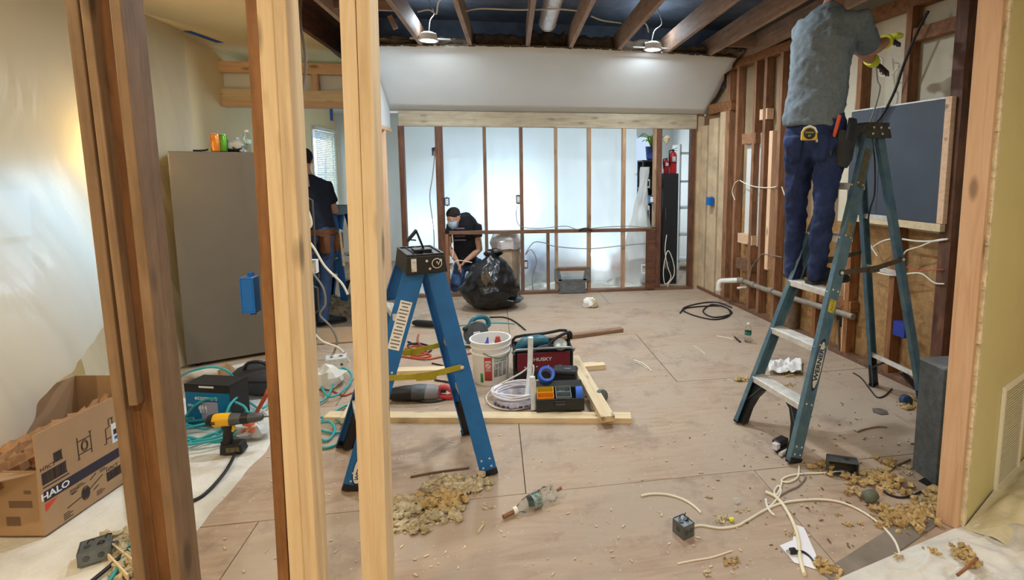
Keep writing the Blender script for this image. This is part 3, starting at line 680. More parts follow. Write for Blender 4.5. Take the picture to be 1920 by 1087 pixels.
bp_(.02,BL/.66-.01,.155,.20,mat('box_band',(52,46,60),.8,var=0)); bt('HALO',.042,.095,.178,STICK,-e*2,1.15,.001)
m=M().prism([(.014,.118),(.07,.155),(.014,.155)],0,e,MX(((BU.x,0,BN.x,BC.x),(BU.y,0,BN.y,BC.y),(0,1,0,0),(0,0,0,1)))); obj('print',m,REDINK,cb,smooth=0)
bt('H7ICT',.024,.065,.295,INK); bt('H7ICT',.024,.52,.125,INK)
def barcode(a0,a1,z0,z1):
    m=M(); a=a0; rr=random.Random(int(a0*1000))
    m.hexa([bq(a0,-e,z1),bq(a1,-e,z1),bq(a1,0,z1),bq(a0,0,z1),bq(a0,-e,z1+.004),bq(a1,-e,z1+.004),bq(a1,0,z1+.004),bq(a0,0,z1+.004)])
    while a<a1-.004:
        w_=rr.choice((.002,.003,.005)); q=bbox(a,a+w_,-e,0,z0,z1); m.add(q.v,q.f); a+=w_+rr.choice((.002,.003))
    q=bbox(a0,a1,-e,0,z0-.004,z0); m.add(q.v,q.f); obj('barcode',m,INK,cb,smooth=0)
barcode(.02,.19,.232,.275); barcode(.11,.17,.30,.335); barcode(.47,.60,.075,.11)
bp_(.02,.20,.214,.219,INK)
def ring(a,z,r,t=.003,n=18):
    m=M()
    for i in range(n):
        q0,q1=2*math.pi*i/n,2*math.pi*(i+1)/n
        m.beam(bq(a+r*math.cos(q0),-e/2,z+r*math.sin(q0)),bq(a+r*math.cos(q1),-e/2,z+r*math.sin(q1)),t,e,BU if abs(math.sin(q0))>.7 else (0,0,1))
    return m
m=ring(.33,.30,.025); m.add(*[getattr(ring(.33,.30,.018),k) for k in 'vf'])
for a,b_,c,d in ((.28,.25,.28,.35),(.38,.25,.38,.35),(.28,.27,.38,.27),(.28,.33,.38,.33),(.27,.25,.29,.25),(.37,.35,.39,.35),(.50,.25,.50,.32),(.58,.25,.58,.33),(.50,.32,.58,.33),(.50,.27,.58,.27),(.53,.33,.53,.36),(.56,.33,.56,.36),(.53,.36,.57,.36),(.48,.25,.50,.25)):
    m.beam(bq(a,-e/2,b_),bq(c,-e/2,d),.004,e,BU if abs(d-b_)>abs(a-c) else (0,0,1))
obj('line_drawing',m,INK,cb,smooth=0)
m=ring(.30,.085,.03,.004)
for q in (.022,.014,.007): k=ring(.30,.085,q,.007); m.add(k.v,k.f)
for a,b_,c,d in ((.16,.07,.27,.08),(.33,.09,.44,.12),(.20,.115,.24,.12),(.34,.13,.39,.145),(.36,.075,.40,.085)): m.beam(bq(a,-e/2,b_),bq(c,-e/2,d),.004,e,(0,0,1))
obj('line_drawing',m,INK,cb,smooth=0)
m=M()
for a0,z0,nl in ((.13,.05,4),(.19,.135,3),(.42,.145,2),(.38,.055,3),(.24,.138,2)):
    for i in range(nl): q=bbox(a0,a0+.045+.02*(i%2),-e,0,z0-i*.008,z0-i*.008+.003); m.add(q.v,q.f)
obj('fine_print',m,INK,cb,smooth=0)
obj('sticker',bbox(.545,.63,-e*1.5,0,.235,.33),STICK,cb,smooth=0); obj('sticker_band',bbox(.56,.62,-e*2.2,-e*1.4,.275,.30),INK,cb,smooth=0); obj('sticker_band',bbox(.565,.60,-e*2.2,-e*1.4,.25,.265),BOXBLUE,cb,smooth=0)
m=M()
for b0,b1,z0,z1 in ((.04,.14,.14,.17),(.20,.30,.13,.16),(.10,.16,.06,.10),(.30,.40,.05,.09),(.04,.07,.20,.215)):
    q=M().hexa([bq(-e,b0,z0),bq(0,b0,z0),bq(0,b1,z0),bq(-e,b1,z0),bq(-e,b0,z1),bq(0,b0,z1),bq(0,b1,z1),bq(-e,b1,z1)]); m.add(q.v,q.f)
obj('end_print',m,mat('ink_soft',(118,94,74),.9,var=0),cb,smooth=0)
# ================================================= DROP CLOTH, LEFT
DC=[V((-2.93,1.2,0)),V((-1.72,1.5,0)),G(346,1020),G(512,832),V((-2.93,4.0,0)),V((-1.35,3.9,0))]
def cloth1(u,v):
    # lower edge -> upper edge; the free edge follows the photographed hem
    y=1.2+v*2.75; edge=[(1.2,-1.5),(2.16,-1.54),(2.34,-1.42),(3.18,-1.43),(4.0,-1.5)]
    for (ya,xa),(yb,xb) in zip(edge,edge[1:]):
        if ya<=y<=yb: xe=xa+(xb-xa)*(y-ya)/(yb-ya); break
    else: xe=-1.5
    xe+=.02*nz(y*6,1); x=lerp(-2.94,xe,u)
    z=.005+.009*max(0,.25+nz(x*4,y*4,1))+.012*max(0,nz(x*9,y*7,5))**1.2
    if u>.999 : z=.001
    return V((x,y,z))
T(obj('drop_cloth',M().grid(cloth1,90,130),CANVAS,smooth=80,recalc=False),'dusty white drop cloth spread under the cardboard box','drop cloth')
def strand(pts,r,ma,label,cat='cable',name='cable',k=6,n=8,z=None,group=None):
    P=[G(*p,) if len(p)==2 else V(p) for p in pts]
    for p in P:
        if p.z<r: p.z=r
    return T(obj(name,M().tube(P,r,n,k),ma,smooth=60),label,cat,group)
def GZ(px,py,z): return G(px,py,z)
CZ=.016
# teal air hose, loops
rr=random.Random(3); P=[]
c0=G(398,835); c0=V((-1.92,3.32,0))
for i in range(58):
    a=i*.62; r_=.20+.07*math.sin(i*.9)+.03*rr.uniform(-1,1); P.append(V((c0.x+.05*math.sin(i*.31)+r_*1.1*math.cos(a),c0.y+.05*math.cos(i*.23)+r_*.75*math.sin(a),.03+.04*abs(math.sin(i*1.3))+(.14*max(0,math.sin(a+.6))**2 if 20<i<34 else 0))))
P+=[GZ(480,770,.05),GZ(515,745,.03),GZ(560,790,.02),GZ(640,810,.015),GZ(652,760,.02),GZ(600,790,.02)]
T(obj('air_hose',M().tube(P,.008,7,5),HOSE,smooth=60),'teal air hose coiled around the blue bulb box','hose')
P=[GZ(338,706,.15),GZ(360,695,.25),GZ(400,688,.27),GZ(432,700,.22),GZ(452,740,.05),GZ(490,770,.03)]
T(obj('air_hose',M().tube(P,.008,7,6),HOSE,smooth=60),'teal hose loop arching over the blue bulb box','hose')
P=[G(x,y,z) for x,y,z in ((590,690,.02),(608,735,.03),(628,742,.04),(655,720,.03),(658,700,.05),(640,690,.06),(628,715,.04),(612,745,.03),(592,760,.02),(580,790,.02),(604,782,.02),(640,790,.02),(652,808,.015),(636,830,.015),(600,838,.012),(590,800,.02),(616,790,.03),(628,806,.02),(612,826,.015),(590,815,.012))]
T(obj('air_hose',M().tube(P,.008,7,6),HOSE,smooth=60),'teal hose loops on the floor beside the doubled pine post','hose')
strand([(238,905,CZ),(243,940,CZ),(250,985,CZ),(238,1035,CZ),(205,1090,CZ)] and [tuple(GZ(x,y,.022)) for x,y in ((236,880),(243,940),(251,985),(238,1035),(200,1095))],.008,HOSE,'teal hose run on the drop cloth beside the insulation scraps','hose','air_hose')
strand([tuple(GZ(x,y,.024)) for x,y in ((455,800),(448,832),(425,880),(385,925),(350,945),(300,985),(250,1022),(205,1062),(165,1095))],.0085,CABLEK,'thick black power cord crossing the drop cloth below the drill')
# blue bulb box
e0=G(352,797,.012); e1=G(436,802,.012); eu=(e1-e0); eu.z=0; L_=eu.length; eu.normalize(); ev=V((-eu.y,eu.x,0)); eh=.27; ed=.15
def epos(a,b,z): q=e0+eu*a+ev*b; return V((q.x,q.y,z+.012))
def ebox(a0,a1,b0,b1,z0,z1): return M().hexa([epos(a0,b0,z0),epos(a1,b0,z0),epos(a1,b1,z0),epos(a0,b1,z0),epos(a0,b0,z1),epos(a1,b0,z1),epos(a1,b1,z1),epos(a0,b1,z1)])
BULB=mat('carton_blue',(0,112,168),.5,var=.06); BULK=mat('carton_black',(34,33,36),.5,var=.05)
g=E('bulb_box',epos(L_/2,ed/2,0),'blue and black light bulb carton behind the yellow drill','box')
obj('carton',ebox(0,L_,0,ed,0,eh),BULB,g,smooth=0,bevel=.002); obj('carton_top',ebox(-.001,L_+.001,-.001,ed+.001,eh-.004,eh+.001),BULK,g,smooth=0)
obj('carton_side',ebox(L_-.002,L_+.001,0,ed,.0,eh),BULK,g,smooth=0); obj('carton_band',ebox(0,L_,-.001,.001,eh-.05,eh),BULK,g,smooth=0)
text('ecosmart',.040,epos(L_*.46,-.0015,eh-.085),eu,(0,0,1),STICK,g,'brand_lettering',.0004,0,.0006)
text('60w',.026,epos(L_*.12,-.0015,eh-.135),eu,(0,0,1),STICK,g,'brand_lettering',.0004)
m=M()
for a in (.07,.105,.14): m.ball(epos(L_*.2+a*.6,-.001,.12),(.016,.002,.018),10); m.ball(epos(L_*.2+a*.6,-.001,.098),(.009,.002,.014),10)
obj('bulb_picture',m,STICK,g); obj('carton_mark',ebox(.03,.05,-.0015,0,.03,.055),STICK,g,smooth=0); obj('carton_mark',ebox(.1,.20,-.0015,0,eh-.02,eh-.008),STICK,g,smooth=0)
obj('price_label',ebox(L_*.35,L_*.72,-.003,-.001,.05,.16),mat('label_lilac',(150,150,178),.6,var=.1),g,smooth=0)
# black tool case
t0=G(442,755,.012); m=lump(t0+V((.10,.17,.10)),(.21,.14,.12),.12,16,2)
g=E('tool_case',t0+V((.1,.17,0)),'soft black tool case slumped beside the bulb carton','tool case')
for q in m.v: q.z=max(q.z,.012)
obj('case_body',m,mat('case_black',(52,52,54),.7,var=.15,vs=9,bump=.2),g,smooth=50)
obj('zip',M().tube([t0+V((-.09,.08,.12)),t0+V((.05,.03,.135)),t0+V((.2,.05,.12)),t0+V((.29,.1,.11))],.006,6,4),BLACKP,g)
obj('handle',M().tube([t0+V((.02,.10,.20)),t0+V((.06,.08,.25)),t0+V((.14,.09,.25)),t0+V((.18,.12,.20))],.012,8,4),BLACKP,g)
# canvas roll along the refrigerator
P=[G(x,y,.05) for x,y in ((356,702),(400,700),(445,697),(490,692),(520,688),(565,678))]
m=M().tube(P,[.035,.05,.06,.065,.06,.04],14,5)
for q in m.v: q+=V((1,1,1))*.022*NZ.noise(q*13); q.z=max(.003,q.z)
T(obj('canvas_heap',m,CANVAS,smooth=70),'cream canvas rolled along the foot of the refrigerator','drop cloth')
m=lump(G(425,706,.06),(.06,.04,.10),.4,12,3)
for q in m.v: q.z=max(.004,q.z)
T(obj('paper_bag',m,CARD,smooth=25),'crumpled brown paper bag between canvas roll and tool case','bag')
m=lump(G(610,712,.05),(.13,.10,.09),.6,16,5)
for q in m.v: q.z=max(.004,q.z)
T(obj('rag_heap',m,CANVAS,smooth=25),'white rag heap under the hose by the doubled post','rag')
# drill
dp=G(434,846,.016); Du=V((.98,.05,0)).normalized(); Dv=V((-Du.y,Du.x,0))
def dq(a,b,z): q=dp+Du*a+Dv*b; return V((q.x,q.y,.016+z))
YEL=mat('drill_yellow',(232,178,28),.4,var=.05)
g=E('cordless_drill',dp,'yellow and black cordless drill standing on its battery','drill')
m=M().hexa([dq(-.045,-.04,0),dq(.075,-.04,0),dq(.075,.04,0),dq(-.045,.04,0),dq(-.042,-.036,.055),dq(.06,-.036,.055),dq(.06,.036,.055),dq(-.042,.036,.055)]); obj('battery',m,BLACKP,g,smooth=0,bevel=.006)
obj('battery_label',M().hexa([dq(-.01,-.0405,.014),dq(.06,-.0405,.014),dq(.06,-.036,.014),dq(-.01,-.036,.014),dq(-.01,-.039,.04),dq(.055,-.039,.04),dq(.055,-.035,.04),dq(-.01,-.035,.04)]),mat('bat_lbl',(96,90,60),.5,var=.4,vs=60),g,smooth=0)
obj('grip',M().etube([(dq(-.02,0,.05),.032,.03),(dq(-.012,0,.075),.026,.024),(dq(-.01,0,.13),.024,.022),(dq(-.018,0,.165),.03,.026)],Du,14),BLACKP,g)
obj('motor_housing',M().tube([dq(-.10,0,.19),dq(-.085,0,.19),dq(-.05,0,.19),dq(.01,0,.19)],[.026,.034,.038,.036],18),YEL,g)
obj('rear_cap',M().tube([dq(-.112,0,.19),dq(-.10,0,.19),dq(-.075,0,.19)],[.02,.034,.0385],18),BLACKP,g)
obj('vent_slot',M().box(-.03,-.005,-.002,.002,-.012,-.008,mat=frame4(dq(-.05,-.0385,.195),Du,(0,0,1))).box(-.03,-.005,-.002,.002,-.002,.002,mat=frame4(dq(-.05,-.0385,.195),Du,(0,0,1))),BLACKP,g,smooth=0)
obj('trigger',M().tube([dq(.018,0,.155),dq(.022,0,.14),dq(.012,0,.12)],.009,8),YEL,g)
obj('gearbox',M().tube([dq(.01,0,.19),dq(.03,0,.19),dq(.065,0,.19)],[.034,.034,.028],18),DKGREY,g)
obj('clutch_ring',M().tube([dq(.065,0,.19),dq(.10,0,.19)],[.031,.031],18),BLACKP,g); obj('chuck',M().tube([dq(.10,0,.19),dq(.13,0,.19),dq(.165,0,.19),dq(.175,0,.19)],[.027,.027,.022,.014],18),DKGREY,g)
obj('bit',M().tube([dq(.17,0,.19),dq(.23,0,.19)],.004,6),DKGREY,g)
# orange-red handled pole with torn packaging
T(obj('pole_handle',M().tube([G(462,808,.03),G(480,775,.13),G(500,738,.26),G(512,705,.33)],[.011,.012,.012,.011],10,3),mat('handle_red',(168,72,44),.5,var=.15)),'orange red tool handle leaning behind the dark stud','tool handle')
m=lump(G(470,808,.05),(.085,.05,.05),.8,16,8)
for q in m.v: q.z=max(.014,q.z)
g=E('torn_packaging',G(470,812,.014),'torn clear packaging with orange sleeve beside the drill','packaging'); obj('wrapper',m,FILMW,g,smooth=20)
obj('orange_sleeve',lump(G(468,800,.085),(.04,.025,.035),.8,12,4),mat('sleeve_orange',(238,128,84),.6,var=.2),g,smooth=15)
obj('paper_tag',lump(G(486,778,.10),(.045,.012,.035),.4,10,4),PAPER,g,smooth=15)
# junction box, sticks and insulation on the cloth
def junction(c,s,rot,label,ma=GREYM,cat='electrical box',tilt=0):
    g=E('junction_box',c,label,cat); f=MX.Translation(V(c)+V((0,0,s[2]/2)))@MX.Rotation(rot,4,'Z')@MX.Rotation(tilt,4,'X'); a,b_,h=s[0]/2,s[1]/2,s[2]/2; t=.003
    m=M()
    for q in ((-a,a,-b_,b_,-h,-h+t),(-a,-a+t,-b_,b_,-h+t,h),(a-t,a,-b_,b_,-h+t,h),(-a+t,a-t,-b_,-b_+t,-h+t,h),(-a+t,a-t,b_-t,b_,-h+t,h),(-a+.004,a-.004,-b_+.004,b_-.004,h*.82,h*.9)): m.box(*q,mat=f)
    obj('box_shell',m,ma,g,smooth=0,bevel=.0015)
    m=M()
    for k in (-.45,.45):
        m.lathe([(.011,0),(.011,.0015)],14,f@MX.Translation((k*a,-b_-.001,0))@MX.Rotation(R(90),4,'X'))
        m.lathe([(.011,0),(.011,.0015)],14,f@MX.Translation((k*a,0,h-.001)))
    m.lathe([(.011,0),(.011,.0015)],14,f@MX.Translation((a-.001,0,0))@MX.Rotation(R(90),4,'Y')); m.lathe([(.011,0),(.011,.0015)],14,f@MX.Translation((-a-.001,0,0))@MX.Rotation(R(90),4,'Y'))
    obj('knockout',m,DKGREY,g); 
    m=M(); 
    for k,l in ((-.5,.4),(.2,-.3),(.6,.5)): m.tube([f@V((k*a,l*b_,h)),f@V((k*a+.01,l*b_,h+.012)),f@V((k*a+.02,l*b_+.01,h+.002))],.0022,6,3)
    obj('wire_end',m,BLACKP,g); return g
junction(G(180,1042,.018),(.10,.10,.055),.5,'grey metal junction box lying on the drop cloth')
for i,(a,b_) in enumerate((((200,1015),(262,1062)),((190,1028),(240,1082)))):
    p0,p1=G(*a,.028),G(*b_,.028); T(board('wood_shim',p0,p1,.022,.006,PINE,None,hint=(0,0,1),bevel=0),('pale wood shim' if i else 'second pale wood shim, the upper one,')+' by the junction box on the cloth','wood shim')
# ================================================= STEPLADDERS
def ladder(name,label,A,B,Cn,Cf,TOP,rail_ma,step_ma,cap_ma,steps,rear_bars,spread_z,spread_ma,cap=(.17,.16,.09),rw=.078,flange=.028,logo=None,extra=True,rear_w=.062):
    """A,B front feet (near, far); Cn,Cf rear feet (near, far); TOP centre of the cap's top"""
    e=(B-A); e.z=0; e.normalize(); s=((Cn+Cf)/2-(A+B)/2); s.z=0; s.normalize(); TOP=V(TOP)
    g=E(name,(A+B+Cn+Cf)/4,label,'ladder'); hc,dc,zc=cap
    tops={}
    rails={}
    for key,foot,so,eo,wd in (('A',A,-1,-1,rw),('B',B,-1,1,rw),('C',Cn,1,-1,rear_w),('D',Cf,1,1,rear_w)):
        top=TOP+s*so*dc*.24+e*eo*(hc-.02)-V((0,0,zc*.6)); f=foot+V((0,0,.0)); d=(top-f).normalized()
        rails[key]=(f,top)
        m=M(); wv=(s-d*s.dot(d)).normalized()
        fo=f+V((0,0,.012))
        m.beam(fo,top,wd,.006,wv)
        for k in (-1,1): m.beam(fo+wv*k*(wd/2-.003)-e*eo*flange/2,top+wv*k*(wd/2-.003)-e*eo*flange/2,.006,flange,wv)
        r=obj('rail',m,rail_ma,g,smooth=0,bevel=.0015)
        m=M().beam(f+V((0,0,.0)),f+d*.035,wd+.008,.012,wv).beam(f-e*eo*flange/2,f-e*eo*flange/2+d*.02,wd+.006,flange+.006,wv)
        for q in m.v: q.z=max(q.z,0.0)
        obj('foot',m,BLACKP,g,smooth=0,bevel=.002)
        m=M(); en=-e if eo<0 else e
        for hz in (.05,.09)+tuple(steps if so<0 else ()):
            p=f+d*(hz/d.z)
            for k in (-.25,.25): m.lathe([(.006,0),(.0055,.003),(.002,.0045)],8,MX.Translation(p+wv*k*wd+en*.003)@en.to_track_quat('Z','Y').to_matrix().to_4x4())
        obj('rivet',m,ALU,g)
    def at(k,z): f,t=rails[k]; return f+(t-f)*((z-f.z)/(t.z-f.z))
    for z in steps:
        a,b=at('A',z),at('B',z); m=M()
        o=(a+b)/2; fr_=frame4(o,e,(0,0,1)); L=(b-a).length/2-.004
        m.box(-L,L,-.045,.05,-.036,0,mat=fr_); st=obj('step',m,step_ma,g,smooth=0,bevel=.003)
        m=M()
        for k in range(5): m.box(-L+.02,L-.02,-.034+k*.016,-.030+k*.016,0,.002,mat=fr_)
        obj('tread_rib',m,ALU,st,smooth=0)
    for k0,k1,z in (('A','B',steps[0]),):
        for ka,sg in (('A',1),('B',-1)):
            p=at(ka,steps[0]-.16)+e*sg*.01; q=at(ka,steps[0]-.02)+e*sg*.12
            obj('step_brace',M().beam(p,q,.05,.006,s),cap_ma if not extra else DKGREY,g,smooth=0)
    for z in rear_bars:
        a,b=at('C',z),at('D',z); obj('rear_bar',M().beam(a,b,.03,.02,(0,0,1)),step_ma,g,smooth=0,bevel=.002)
    for k in ('A','B'):   # curved gusset under the lowest step
        sg=1 if k=='A' else -1; z=steps[0]; o_=e*sg*.010; ps=[at(k,.015)+o_,at(k,.015)+o_+e*sg*.055,at(k,z*.35)+o_+e*sg*.05,at(k,z*.6)+o_+e*sg*.068,at(k,z*.8)+o_+e*sg*.105,at(k,z-.04)+o_+e*sg*.15,at(k,z-.04)+o_]
        n_=len(ps); m=M().add([q-s*.022 for q in ps]+[q+s*.022 for q in ps],[list(range(n_))[::-1],list(range(n_,2*n_))]+[[i,(i+1)%n_,n_+(i+1)%n_,n_+i] for i in range(n_)]); obj('foot_brace',m,BLACKP,g,smooth=0)
    for k in ('C','D'):   # moulded brace at the rear foot
        sg=1 if k=='C' else -1; p=at(k,.02)+e*sg*.012; q=at(k,.22)+e*sg*.012
        m=M().beam(p,q,rear_w*.9,.02,s); m.beam(at(k,.16)+e*sg*.012,at(k,rear_bars[0]-.02)+e*sg*.13,.05,.012,s); obj('foot_brace',m,BLACKP,g,smooth=0)
    for (k0,k1,eo) in (('A','C',-1),('B','D',1)):
        p,q=at(k0,spread_z)+e*eo*.008,at(k1,spread_z+.03)+e*eo*.008; mid=(p+q)/2+V((0,0,-.02))
        sp=obj('spreader',M().beam(p,mid,.03,.004,(0,0,1)),spread_ma,g,smooth=0,bevel=.001); obj('spreader',M().beam(mid+e*eo*.005,q+e*eo*.005,.03,.004,(0,0,1)),spread_ma,g,smooth=0,bevel=.001)
        obj('hinge_plate',M().beam(mid-s*.04+e*eo*.008,mid+s*.06+e*eo*.008,.042,.003,(0,0,1)),spread_ma,g,smooth=0,bevel=.001)
        for p_ in (p,q): obj('pivot_bolt',M().lathe([(.010,0),(.009,.006),(.004,.008)],10,MX.Translation(p_+e*eo*.012)@(e*eo).to_track_quat('Z','Y').to_matrix().to_4x4()),ALU,g)
    # cap: a tapered moulded tray
    fr_=frame4(TOP,e,(0,0,1)); h,d_,z=hc,dc/2,zc
    c=[(-h-.012,-d_-.012,-z),(h+.012,-d_-.012,-z),(h+.012,d_+.012,-z),(-h-.012,d_+.012,-z),(-h,-d_,-.008),(h,-d_,-.008),(h,d_,-.008),(-h,d_,-.008)]
    cp=obj('cap',M().hexa([fr_@V(q) for q in c]),cap_ma,g,smooth=0,bevel=.006)
    m=M().box(-h,h,-d_,-d_+.012,-.009,0,mat=fr_).box(-h,h,d_-.012,d_,-.009,0,mat=fr_).box(-h,-h+.012,-d_+.012,d_-.012,-.009,0,mat=fr_).box(h-.012,h,-d_+.012,d_-.012,-.009,0,mat=fr_)
    for q in range(3): m.box(-h+.012,h-.012,-d_*.5+q*d_*.5-.003,-d_*.5+q*d_*.5+.003,-.009,-.002,mat=fr_)
    obj('cap_rim',m,cap_ma,cp,smooth=0,bevel=.002)
    m=M()
    for a,b_ in ((-.5,-.35),(0,-.35),(.45,-.35),(-.1,-.75),(.5,-.75)):
        m.lathe([(.007,0),(.006,.004)],8,MX.Translation(fr_@V((-h-.0125+abs(b_)*-.003,a*d_*1.5,b_*z)))@(-e).to_track_quat('Z','Y').to_matrix().to_4x4())
    obj('rivet',m,ALU,cp)
    return g,rails,at,e,s,fr_
def sticker(g,at,k,z0,z1,wd,e,s,eo,ma,lines=0,off=.0052):
    p,q=at(k,z0)+e*eo*off,at(k,z1)+e*eo*off; d=(q-p).normalized(); wv=(s-d*s.dot(d)).normalized()
    o=obj('warning_sticker',M().beam(p,q,wd,.001,wv),ma,g,smooth=0)
    if lines:
        m=M(); L=(q-p).length
        for i in range(lines):
            t=(i+.7)/(lines+.4); w_=wd*(.78 if i%3 else .5); m.beam(p+d*(t*L-L*.2/lines)+e*eo*.0006,p+d*(t*L+L*.2/lines)+e*eo*.0006,w_,.0006,wv)
        obj('sticker_print',m,mat('print_grey',(120,120,120),.8,var=0),o,smooth=0)
    return o
def oval_logo(g,at,k,z,txt,size,e,s,eo,ra,rb,back,ink,ring_ma,face):
    p=at(k,z)+e*eo*.006; f,t=at(k,0),at(k,1); d=(t-f).normalized(); wv=(s-d*s.dot(d)).normalized(); n=e*eo
    fr_=MX(((d.x,wv.x,n.x,p.x),(d.y,wv.y,n.y,p.y),(d.z,wv.z,n.z,p.z),(0,0,0,1)))
    pl=lambda k_:[(ra*k_*math.cos(q*2*math.pi/28),rb*k_*math.sin(q*2*math.pi/28)) for q in range(28)]
    lg=obj('maker_badge',M().prism(pl(1),0,.001,fr_),ring_ma,g,smooth=0); obj('badge_face',M().prism(pl(.88),.001,.0014,fr_),back,lg,smooth=0)
    u=wv if (d.cross(wv)).dot(n)>0 else -wv
    text(txt,size,p+n*.0018,d,u,ink,lg,'badge_lettering',.0003,0,size*.03,.95)
LOGOB=mat('logo_blue',(24,40,96),.5,var=0)
SPREADY=mat('spreader_zinc',(176,170,62),.35,.55,var=.15,vs=9)
g2,ra2,at2,e2,s2,fr2=ladder('stepladder','clean blue fibreglass stepladder with black cap beside the white bucket',G(662,922),G(648,838),G(918,892),G(880,812),AY(787,468,2.90)+V((0,.0,0)),LBLUE,ALU,BLACKP,(.30,.59,.88),(.33,.62),.56,SPREADY,cap=(.16,.185,.10),rw=.10,rear_w=.085)
sticker(g2,at2,'A',.70,.94,.058,e2,s2,-1,STICK,14)
oval_logo(g2,at2,'A',.115,'WERNER',.030,e2,s2,-1,.085,.030,STICK,LOGOB,LOGOB,e2)
p=fr2@V((-.172,-.050,-.05)); 
m=M().lathe([(.026,0),(.026,.002)],20,MX.Translation(p)@(-e2).to_track_quat('Z','Y').to_matrix().to_4x4()); bd=obj('cap_badge',m,STICK,g2)
obj('cap_badge_face',M().lathe([(.022,.002),(.022,.003)],20,MX.Translation(p)@(-e2).to_track_quat('Z','Y').to_matrix().to_4x4()),BLACKP,bd); text('W',.03,p-e2*.0034,s2,(0,0,1),STICK,bd,'badge_lettering')
obj('bar_code_sticker',M().box(-.1705,-.166,.05,.075,-.085,-.02,mat=fr2),STICK,g2,smooth=0)
# folding bracket on the cap
q0=fr2@V((-.05,.0,0)); g=E('folding_clamp',q0,'black folding clamp standing on the cap of the clean blue stepladder','clamp')
obj('clamp_base',M().box(-.09,0,-.045,.045,.0,.014,mat=fr2),BLACKP,g,smooth=0,bevel=.003)
for k in (-.014,.014): obj('clamp_arm',M().beam(fr2@V((-.05+k,-.01,.012)),fr2@V((-.06+k,.028,.115)),.012,.006,e2),BLACKP,g,smooth=0,bevel=.001)
obj('clamp_jaw',M().beam(fr2@V((-.06,.025,.11)),fr2@V((-.06,.075,.055)),.04,.012,e2),BLACKP,g,smooth=0,bevel=.002)
obj('clamp_brace',M().beam(fr2@V((-.06,.03,.06)),fr2@V((-.06,.066,.066)),.03,.006,e2),BLACKP,g,smooth=0)
CAPW=mat('cap_worn',(72,66,56),.75,var=.5,vs=22,bump=.4,bs=60)
g1,ra1,at1,e1_,s1,fr1=ladder('stepladder','paint-worn teal blue stepladder with the person standing on it',G(1490,870),G(1385,790),G(1738,778)+V((-.01,0,0)),G(1640,722)+V((-.02,0,0)),AY(1622,232,3.02),LTEAL,ALU,CAPW,(.31,.62,.92,1.22,1.52),(.27,.95,1.30),1.02,mat('spreader_worn',(96,84,64),.6,.4,var=.3,vs=14),cap=(.105,.16,.09),rw=.086)
oval_logo(g1,at1,'A',.52,'WERNER',.048,e1_,s1,-1,.15,.030,mat('badge_cream',(206,204,176),.6,var=.15,vs=30),LOGOB,LOGOB,e1_)
sticker(g1,at1,'A',1.22,1.30,.05,e1_,s1,-1,mat('sticker_worn',(178,168,120),.7,var=.4,vs=30,rgb2=(120,100,70)))
sticker(g1,at1,'A',.80,.87,.055,e1_,s1,-1,mat('sticker_yellow',(200,180,60),.7,var=.5,vs=40))
sticker(g1,at1,'A',1.50,1.72,.05,e1_,s1,-1,mat('sticker_peeled',(150,140,110),.8,var=.5,vs=30,rgb2=(84,76,60)))
# third ladder: a copy of the clean one by the rear window
D=MX.Translation(V((-2.12,6.72,0)))@MX.Rotation(R(-38),4,'Z')
g3=copy_tree(g2,D,label='blue stepladder in the passage before the window with blinds')
# ================================================= PEOPLE
def fuse(o,vox,it=6,wr=0,ws=.1):
    q=o.modifiers.new('remesh','REMESH'); q.mode='VOXEL'; q.voxel_size=vox; q.use_smooth_shade=True
    if it: q=o.modifiers.new('smooth','SMOOTH'); q.factor=.5; q.iterations=it
    if wr:
        t=bpy.data.textures.new('folds','CLOUDS'); t.noise_scale=ws; t.noise_depth=3
        q=o.modifiers.new('folds','DISPLACE'); q.texture=t; q.strength=wr; q.mid_level=.5; q.texture_coords='LOCAL'
    return o
SKIN=mat('skin',(186,134,106),.55,var=.08,vs=12); SKIN2=mat('skin_pale',(196,150,124),.55,var=.08,vs=12)
JEAN=mat('denim_dark',(20,32,68),.85,var=.3,vs=7,bump=.5,bs=24,rgb2=(34,52,98)); JEANL=mat('denim_mid',(62,86,124),.85,var=.25,vs=8,bump=.4,bs=24)
TEE=mat('tee_heather',(104,116,124),.9,var=.18,vs=60,bump=.35,bs=14); NAVY=mat('tee_navy',(28,32,46),.9,var=.2,vs=20,bump=.4,bs=16); TEEK=mat('tee_black',(26,27,34),.9,var=.2,vs=20,bump=.4,bs=16)
SHOEK=mat('shoe_black',(34,34,36),.7,var=.3,vs=20); HAIR=mat('hair_dark',(34,28,26),.7,var=.3,vs=50,bump=.6,bs=90)
